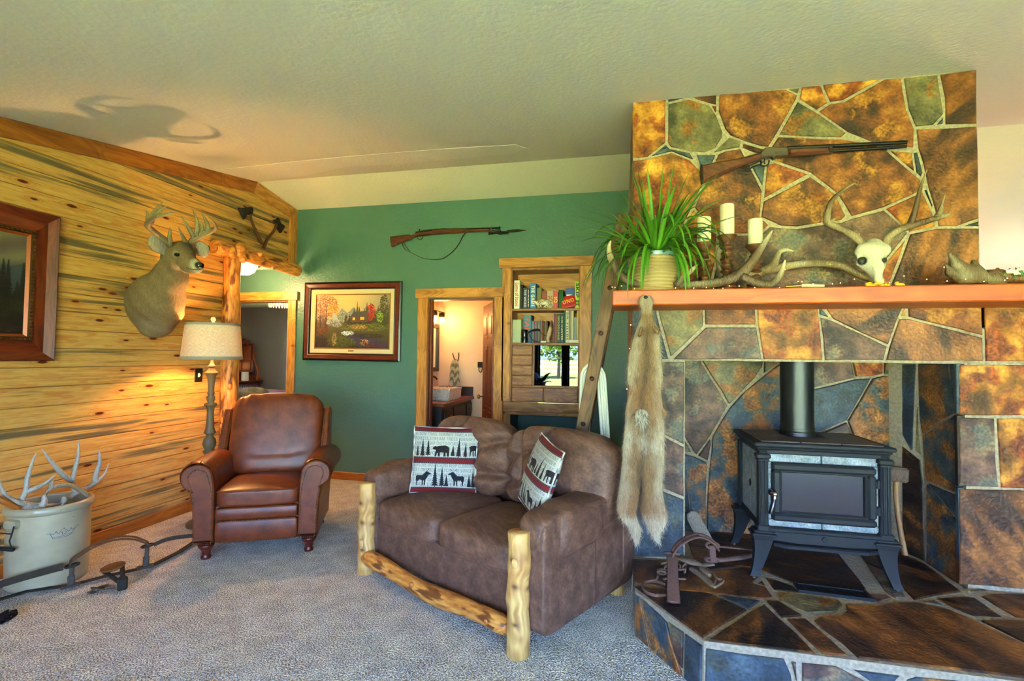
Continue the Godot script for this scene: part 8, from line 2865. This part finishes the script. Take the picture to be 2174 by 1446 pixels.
func floor_things():
	var b := MB.new()
	# stoneware crock with antlers
	var at := Vector3(-3.47, 0, -2.405)
	var t := thing("stoneware_crock", "large cream stoneware crock with a blue crown and 12, standing by the pine wall", "crock", T(at.x, 0, at.z))
	var cm := tmat("crock_glaze", crown_picture(), 0.28, 1.0)
	var rows := []
	for k in 2:
		pass
	for q in [[0.183, 0.0], [0.192, 0.01], [0.195, 0.05], [0.197, 0.25], [0.196, 0.40], [0.195, 0.445]]:
		var ring := PackedVector3Array()
		for j in 65:
			var a := TAU * j / 64.0
			ring.append(Vector3(cos(a) * q[0], q[1], sin(a) * q[0]))
		rows.append(ring)
	b.grid(rows, true, 1, 1, Vector2.ZERO, -1)
	# the printed crown faces the camera: half way along the picture's width
	var face := atan2(-at.z, -at.x)
	for k in b.t.size():
		var p := b.v[k]
		var a := (k % 65) / 64.0 * TAU
		var u := fposmod((a - face + 0.22 + PI) / TAU, 1.0)
		b.t[k] = Vector2(1.0 - u, 1.0 - p.y / 0.445)
	# the seam lies on the far side, where the crock is not printed
	put("body", b, cm, t)
	b = MB.new()
	b.tint = Color(0.34, 0.28, 0.175)
	b.lathe(T(), [Vector2(0.195, 0.440), Vector2(0.207, 0.447), Vector2(0.212, 0.462), Vector2(0.210, 0.480), Vector2(0.200, 0.490), Vector2(0.186, 0.488), Vector2(0.178, 0.478), Vector2(0.176, 0.10), Vector2(0.0, 0.09)], 64)
	put("rim", b, M.stoneware, t)
	b = MB.new()
	var hx := Vector3(xp(18, 1105, -3.27).x, 0.405, xp(18, 1105, -3.27).z) - at
	b.tint = Color(0.34, 0.28, 0.175)
	b.cushion(Transform3D(Basis.from_euler(Vector3(0, -face - 0.92, 0)), Vector3(cos(face + 0.92) * 0.2, 0.405, sin(face + 0.92) * 0.2)), Vector3(0.05, 0.05, 0.085), 0.45, null, 24, 14)
	put("lug", b, M.stoneware, t)
	b = MB.new()
	b.tint = Color(0.035, 0.028, 0.022)
	var hb := Transform3D(Basis.from_euler(Vector3(0, PI / 2 - face - 0.92, 0)), Vector3(cos(face + 0.92) * 0.225, 0.405, sin(face + 0.92) * 0.225))
	b.tube([hb * Vector3(-0.045, 0.0, 0), hb * Vector3(-0.05, -0.04, 0.012), hb * Vector3(-0.035, -0.08, 0.012), hb * Vector3(-0.05, -0.125, 0.01)], 0.0042, 6)
	b.tube([hb * Vector3(0.045, 0.0, 0), hb * Vector3(0.05, -0.04, 0.012), hb * Vector3(0.035, -0.08, 0.012), hb * Vector3(0.05, -0.125, 0.01)], 0.0042, 6)
	b.tube([hb * Vector3(-0.05, -0.04, 0.012), hb * Vector3(0.05, -0.04, 0.012)], 0.0036, 6)
	b.tube([hb * Vector3(-0.06, -0.128, 0.01), hb * Vector3(0.06, -0.128, 0.01)], 0.012, 10)
	put("bail_handle", b, M.rusty_iron, t)
	var A := Vector2(0, 920)
	var s := 3.443
	var P := func(x: float, y: float, wx: float) -> Vector3: return xp(A.x + x / s, A.y + y / s, wx)
	var grey := Color(0.42, 0.37, 0.30)
	var heads := [
		["pale weathered forked antler nearest the left edge of the crock", [[[330, 520, -3.42], [250, 525, -3.38], [130, 500, -3.36], [60, 470, -3.38], [20, 420, -3.40], [-12, 330, -3.42], [-8, 200, -3.44]], [[150, 500, -3.37], [190, 420, -3.36], [200, 330, -3.36], [230, 230, -3.36], [265, 142, -3.36]], [[190, 430, -3.36], [260, 400, -3.34], [340, 360, -3.33], [404, 302, -3.32]]], 0.013],
		["tall four-tined grey antler standing upright in the crock", [[[500, 480, -3.46], [560, 430, -3.46], [650, 390, -3.46], [710, 350, -3.45], [765, 300, -3.45], [795, 218, -3.46]], [[560, 430, -3.46], [530, 350, -3.46], [545, 270, -3.47], [572, 160, -3.47], [573, 52, -3.47]], [[530, 350, -3.46], [460, 300, -3.47], [380, 210, -3.48], [306, 114, -3.49]], [[690, 360, -3.45], [705, 290, -3.46], [730, 210, -3.46], [722, 120, -3.46]]], 0.015],
		["tan curved antler arching across the mouth of the crock", [[[645, 462, -3.36], [580, 410, -3.38], [500, 380, -3.39], [420, 385, -3.40], [360, 410, -3.40], [320, 470, -3.41], [300, 530, -3.41]], [[375, 400, -3.40], [375, 370, -3.39], [385, 345, -3.39]]], 0.013],
		["short burred antler stubs lying low in the crock", [[[300, 540, -3.36], [325, 500, -3.36], [318, 450, -3.37]], [[450, 530, -3.40], [470, 490, -3.40], [460, 466, -3.41]], [[180, 530, -3.38], [260, 535, -3.38], [350, 530, -3.38], [470, 510, -3.4]]], 0.016]]
	for q in heads:
		b = MB.new()
		var ends := []
		for k in q[1]: ends.append(P.call(k[-1][0], k[-1][1], k[-1][2]))
		b.shade = horn_tone(grey if q[2] != 0.013 or q[0].begins_with("pale") else Color(0.27, 0.18, 0.09), Color(0.48, 0.43, 0.36), ends, 0.1)
		for k in q[1]:
			var path := []
			for v in k: path.append(P.call(v[0], v[1], v[2]))
			antler_bar(b, path, [q[2] * 1.15, q[2] * 1.1, q[2], q[2] * 0.7, 0.002] if k.size() > 3 else [q[2] * 1.1, q[2], q[2] * 0.5])
		tag(put("shed_antler", b, M.horn), q[0], "antler", "shed antlers in the crock")
	b = MB.new()
	b.tube([P.call(-20, 470, -3.38), P.call(40, 500, -3.36), P.call(125, 545, -3.36)], [0.016, 0.018, 0.014], 10)
	tag(put("wooden_handle", b, M.amber_trim), "orange wooden handle slanting into the crock's left side", "handle")
	floor_trap()
	hearth_trap()
	# maul behind the stove and the ash shovel
	var z := -3.30
	t = thing("splitting_maul", "splitting maul with a rusty head leaning behind the stove's right side", "maul")
	b = MB.new()
	b.tube(px_path(Vector2.ZERO, 1.0, [1903, 1008, 1902, 1050, 1907, 1100, 1914, 1140, 1921, 1177], z), [0.017, 0.017, 0.016, 0.017, 0.019], 10, Vector2(1, 0.8))
	put("handle", b, M.handle_ash, t)
	b = MB.new()
	b.tint = Color(0.12, 0.075, 0.055)
	var hc := zp(1904, 1007, z)
	b.box(Transform3D(Basis.from_euler(Vector3(0, 0, -0.05)), hc), Vector3(0.105, 0.085, 0.06), 0.012)
	put("maul_head", b, M.rusty_iron, t)
	t = thing("ash_shovel", "worn ash shovel with a thin rod handle leaning in the alcove's left corner", "shovel")
	b = MB.new()
	var cr := Vector2(1430, 740)
	b.tube(px_path(cr, 3.444, [82, 930, 125, 1188], -3.56), 0.006, 8)
	put("rod", b, M.worn_steel, t)
	b = MB.new()
	var o := T(0, 0, -3.52)
	b.tint = Color(0.30, 0.23, 0.17)
	for k in [0]: b.prism(o, outline(cr, 3.444, [95, 1210, 120, 1188, 165, 1190, 190, 1215, 290, 1400, 235, 1420, 140, 1330, 100, 1250], o), 0.012, 0.004, Vector2.ZERO, 0, true)
	b.prism(o.translated_local(Vector3(0, 0, 0.006)), outline(cr, 3.444, [95, 1210, 120, 1188, 128, 1200, 108, 1222, 150, 1325, 240, 1412, 235, 1420, 140, 1330, 100, 1250], o), 0.016, 0.004, Vector2.ZERO, 0, true)
	for k in b.c.size(): b.c[k] = Color(0.33, 0.26, 0.20)
	put("scoop", b, M.rusty_iron, t)

func link(b: MB, xf: Transform3D, l := 0.022, w := 0.012, r := 0.0045):
	var p := []
	for k in 17:
		var a := TAU * k / 16.0
		p.append(xf * Vector3(cos(a) * l, sin(a) * w, 0))
	b.tube(p, r, 6)

func floor_trap():
	var t := thing("bear_trap", "long iron bear trap with arched rusty jaws lying on the carpet by the crock", "trap")
	var f0 := yp(150, 1243, 0.02)
	var f1 := yp(318, 1205, 0.02)
	var ux := (f1 - f0)
	ux.y = 0
	ux = ux.normalized()
	var n := ux.cross(Vector3.UP)
	var pl := Transform3D(Basis(ux, Vector3.UP, n), f0)
	var A := Vector2(120, 1080)
	var s := 6.887
	var at := func(x: float, y: float, dz := 0.0) -> Vector3:
		var l := on(A.x + x / s, A.y + y / s, pl)
		return pl * Vector3(l.x, l.y, dz)
	var dark := Color(0.045, 0.036, 0.026)
	var b := MB.new()
	b.tint = dark
	b.tube([yp(-60, 1290, 0.02), yp(60, 1255, 0.018), yp(150, 1243, 0.018), yp(230, 1222, 0.018), yp(318, 1203, 0.018), yp(380, 1172, 0.02), yp(440, 1132, 0.025)], 0.021, 10, Vector2(1.0, 0.32))
	put("base_bar", b, M.rusty_iron, t)
	b = MB.new()
	b.tint = Color(0.065, 0.045, 0.028)
	b.tube(curve([yp(-70, 1262, 0.05), at.call(-500, 1010), at.call(-100, 900), at.call(100, 850)], 5), 0.021, 10, Vector2(0.28, 1.0), 1, 1, Vector3(0.3, 1, 0).normalized())
	put("spring", b, M.rusty_iron, t)
	b = MB.new()
	b.tint = Color(0.065, 0.045, 0.028)
	b.tube(curve([at.call(1420, 530), at.call(1600, 455), at.call(1850, 410), at.call(2150, 400), yp(470, 1150, 0.05)], 5), 0.015, 10, Vector2(0.3, 1.0), 1, 1, Vector3(0.3, 1, 0).normalized())
	put("spring", b, M.rusty_iron, t)
	for j in 2:
		b = MB.new()
		b.tint = Color(0.13, 0.062, 0.03)
		var arc := []
		for q in [[200, 830], [215, 770], [330, 690], [480, 590], [650, 510], [820, 455], [1000, 435], [1150, 445], [1250, 480], [1340, 520], [1330, 600]]: arc.append(at.call(q[0], q[1] - (0 if j else 22) , 0.012 if j else -0.012))
		b.tube(curve(arc, 3), 0.012, 8, Vector2(0.45, 1.0), 1, 1, n)
		put("jaw", b, M.rusty_iron, t)
	for q in [[230, 830, 205, 1140], [1330, 540, 1300, 860]]:
		b = MB.new()
		b.tint = dark
		var top: Vector3 = at.call(q[0], q[1])
		var foot: Vector3 = at.call(q[2], q[3])
		var rp := []
		for k in 17:
			var a := TAU * k / 16.0
			rp.append(top + (ux * cos(a) * 0.032 + n * sin(a) * 0.026) + Vector3(0, 0.004 * cos(a), 0))
		b.tube(rp, 0.006, 6)
		put("spring_eye", b, M.rusty_iron, t)
		b = MB.new()
		b.tint = Color(0.10, 0.08, 0.06)
		b.tube([top + Vector3(0, 0.006, 0), top.lerp(foot, 0.5)], 0.012, 8)
		b.box(Transform3D(Basis(ux, Vector3.UP, n), top.lerp(foot, 0.72)), Vector3(0.034, top.distance_to(foot) * 0.5, 0.026), 0.006)
		b.box(Transform3D(Basis(ux, Vector3.UP, n), foot + Vector3(0, 0.006, 0)), Vector3(0.09, 0.012, 0.05), 0.004)
		put("jaw_post", b, M.rusty_iron, t)
	b = MB.new()
	b.tint = Color(0.22, 0.085, 0.025)
	var pc := yp(120 + 825 / s, 1080 + 850 / s, 0.10)
	b.lathe(Transform3D(Basis.from_euler(Vector3(0.06, 0.4, 0.10)), pc), [Vector2(0.0, -0.008), Vector2(0.058, -0.008), Vector2(0.062, -0.002), Vector2(0.062, 0.004), Vector2(0.055, 0.004), Vector2(0.0, 0.002)], 28)
	put("pan", b, M.rusty_iron, t)
	b = MB.new()
	b.tint = dark
	var fx := yp(120 + 960 / s, 1080 + 1180 / s, 0.01)
	b.box(Transform3D(Basis(ux, Vector3.UP, n), fx + Vector3(0, 0.035, 0)), Vector3(0.05, 0.075, 0.04), 0.008)
	b.tube([fx + Vector3(0, 0.03, 0), pc + ux * -0.045 + Vector3(0, -0.012, 0)], 0.016, 8, Vector2(1, 0.4))
	b.tube([fx + Vector3(0, 0.06, 0), pc + ux * 0.045 + Vector3(0, -0.012, 0)], 0.012, 8)
	put("trigger", b, M.rusty_iron, t)
	b = MB.new()
	b.tint = Color(0.09, 0.065, 0.04)
	for q in [[600, 1160, 0.015, 0.2, 1.2, 0.034, 0.022], [560, 1200, 0.02, 1.2, 0.4, 0.022, 0.014], [690, 1130, 0.014, 0.9, 1.0, 0.02, 0.012], [510, 1220, 0.012, 0.5, 1.3, 0.018, 0.012]]: link(b, Transform3D(Basis.from_euler(Vector3(q[4], q[3], 0)), yp(120 + q[0] / s, 1080 + q[1] / s, q[2] + 0.008)), q[5], q[6])
	b.tube([yp(120 + 690 / s, 1080 + 1180 / s, 0.008), yp(120 + 860 / s, 1080 + 1160 / s, 0.01)], 0.0035, 5)
	put("chain", b, M.rusty_iron, t)
	# loose end of chain at the picture's lower left, and a cord by the recliner
	var ch := thing("chain_end", "short heap of black iron chain on the carpet in the lower left corner", "chain")
	var r := RandomNumberGenerator.new()
	r.seed = 6
	for k in 8:
		b = MB.new()
		b.tint = Color(0.012, 0.011, 0.010)
		link(b, Transform3D(Basis.from_euler(Vector3(r.randf() * 1.4, r.randf() * 3, r.randf())), yp(2 + r.randf() * 24.0, 1316 - r.randf() * 14.0, 0.016 + 0.02 * r.randf())), 0.024, 0.014, 0.006)
		put("link", b, M.rusty_iron, ch)
	b = MB.new()
	b.tube(curve([yp(414, 1100, 0.03), yp(404, 1108, 0.01), yp(398, 1113, 0.006), yp(404, 1119, 0.006), yp(414, 1123, 0.006)], 4), 0.004, 6)
	tag(put("lamp_cord", b, M.black_iron), "thin black cord looping on the carpet behind the recliner's left arm", "cord")

func hearth_trap():
	var t := thing("leghold_trap", "big rust-brown double-spring trap with chain lying on the hearth", "trap")
	var A := Vector2(1330, 1100)
	var s := 7.231
	var Y := func(x: float, y: float, up: float) -> Vector3: return yp(A.x + x / s, A.y + y / s, HY + up)
	var rust := Color(0.17, 0.085, 0.065)
	# near spring arm lies towards us, its eye holding the jaws
	var b := MB.new()
	b.tint = rust
	var e: Vector3 = Y.call(700, 560, 0.125)
	var f: Vector3 = Y.call(725, 1290, 0.02)
	b.tube([e + Vector3(0, -0.01, 0.02), e.lerp(f, 0.25), e.lerp(f, 0.6), f], [0.030, 0.0265, 0.028, 0.032], 12, Vector2(1.0, 0.20), 1, 1, Vector3(0, 0.6, 0.8))
	b.tube([f, f + Vector3(0.0, -0.012, -0.02), Y.call(715, 1060, 0.012)], [0.032, 0.03, 0.026], 12, Vector2(1.0, 0.2), 1, 1, Vector3(0, 0.6, 0.8))
	var rp := []
	for k in 17:
		var a := TAU * k / 16.0
		rp.append(e + Vector3(cos(a) * 0.038, sin(a) * 0.012, sin(a) * 0.03 - 0.015))
	b.tube(rp, 0.008, 7)
	put("spring", b, M.rusty_iron, t)
	# far spring points to the right
	b = MB.new()
	b.tint = rust * 1.1
	var g: Vector3 = Y.call(1310, 640, 0.07)
	b.tube([g, Y.call(1450, 640, 0.06), Y.call(1700, 610, 0.06), Y.call(1960, 560, 0.05)], [0.020, 0.021, 0.023, 0.024], 10, Vector2(1, 0.55))
	b.tube([Y.call(1400, 430, 0.16), Y.call(1600, 450, 0.13), Y.call(1900, 480, 0.09)], [0.018, 0.020, 0.02], 10, Vector2(1, 0.3))
	rp = []
	for k in 17:
		var a := TAU * k / 16.0
		rp.append(g + Vector3(cos(a) * 0.034, sin(a) * 0.018, sin(a) * 0.02))
	b.tube(rp, 0.008, 7)
	rp = []
	for k in 17:
		var a := TAU * k / 16.0
		rp.append(Y.call(1320, 420, 0.165) + Vector3(cos(a) * 0.032, sin(a) * 0.022, sin(a) * 0.012))
	b.tube(rp, 0.007, 7)
	put("spring", b, M.rusty_iron, t)
	# closed jaws arch between the springs
	for j in 2:
		b = MB.new()
		b.tint = rust * 1.05
		var arc := []
		for q in [[690, 530, 0.13], [730, 440, 0.17], [820, 350, 0.205], [960, 270, 0.225], [1100, 240, 0.235], [1230, 280, 0.225], [1330, 350, 0.20], [1380, 430, 0.165]]:
			arc.append(Y.call(q[0] + j * 22, q[1] + j * 52, q[2] - j * 0.0))
		b.tube(curve(arc, 4), 0.016, 8, Vector2(0.38, 1.0), 1, 1, Vector3(0, 0.3, 1))
		put("jaw", b, M.rusty_iron, t)
	b = MB.new()
	b.tint = rust
	for q in [[870, 320], [1090, 255]]: b.tube([Y.call(q[0], q[1], 0.212), Y.call(q[0] + 14, q[1] + 40, 0.212)], 0.006, 6)
	b.box(Transform3D(Basis.from_euler(Vector3(0.1, 0.3, 0.12)), Y.call(1320, 540, 0.115)), Vector3(0.034, 0.10, 0.02), 0.004)
	put("jaw_pin", b, M.rusty_iron, t)
	# base bar, frame and pan
	b = MB.new()
	b.tint = Color(0.24, 0.15, 0.10)
	b.tube([Y.call(760, 560, 0.03), Y.call(900, 640, 0.03), Y.call(1160, 720, 0.025), Y.call(1330, 700, 0.03)], 0.022, 8, Vector2(1, 0.4))
	b.tube([Y.call(850, 620, 0.05), Y.call(1000, 670, 0.05), Y.call(1150, 720, 0.04)], [0.028, 0.036, 0.02], 10, Vector2(1, 0.4))
	b.tube([Y.call(1000, 780, 0.03), Y.call(1150, 880, 0.025), Y.call(1330, 1050, 0.02)], [0.02, 0.02, 0.016], 8, Vector2(1, 0.6))
	b.tube([Y.call(1150, 780, 0.04), Y.call(1280, 880, 0.04)], 0.014, 8)
	rp = []
	for q in [[1240, 810], [1330, 840], [1390, 930], [1480, 950], [1470, 990], [1390, 1040], [1340, 1060], [1370, 960]]: rp.append(Y.call(q[0], q[1], 0.02))
	b.tube(curve(rp, 3), 0.007, 6)
	put("base_bar", b, M.rusty_iron, t)
	# chain and ring
	b = MB.new()
	b.tint = rust
	rp = []
	for q in [[600, 1020], [440, 970], [300, 980], [250, 1050], [310, 1140], [440, 1185], [610, 1180]]: rp.append(Y.call(q[0], q[1], 0.012))
	b.tube(curve(rp, 4), 0.0085, 8)
	put("ring", b, M.rusty_iron, t)
	b = MB.new()
	b.tint = Color(0.20, 0.11, 0.075)
	for q in [[380, 960, 0.02, 0.6, 1.0], [470, 910, 0.025, 1.4, 0.5], [540, 800, 0.03, 0.2, 0.8], [590, 760, 0.035, 1.2, 0.4], [590, 690, 0.04, 0.7, 0.9], [800, 740, 0.03, 1.8, 0.6], [850, 790, 0.025, 0.4, 1.1], [895, 800, 0.02, 1.5, 0.3], [840, 930, 0.012, 0.2, 1.3], [890, 740, 0.03, 1.0, 0.2], [540, 840, 0.03, 0.0, 0.5], [620, 920, 0.02, 0.8, 1.2]]: link(b, Transform3D(Basis.from_euler(Vector3(q[4], q[3], 0)), Y.call(q[0], q[1], q[2])), 0.022, 0.012, 0.0055)
	put("chain", b, M.rusty_iron, t)
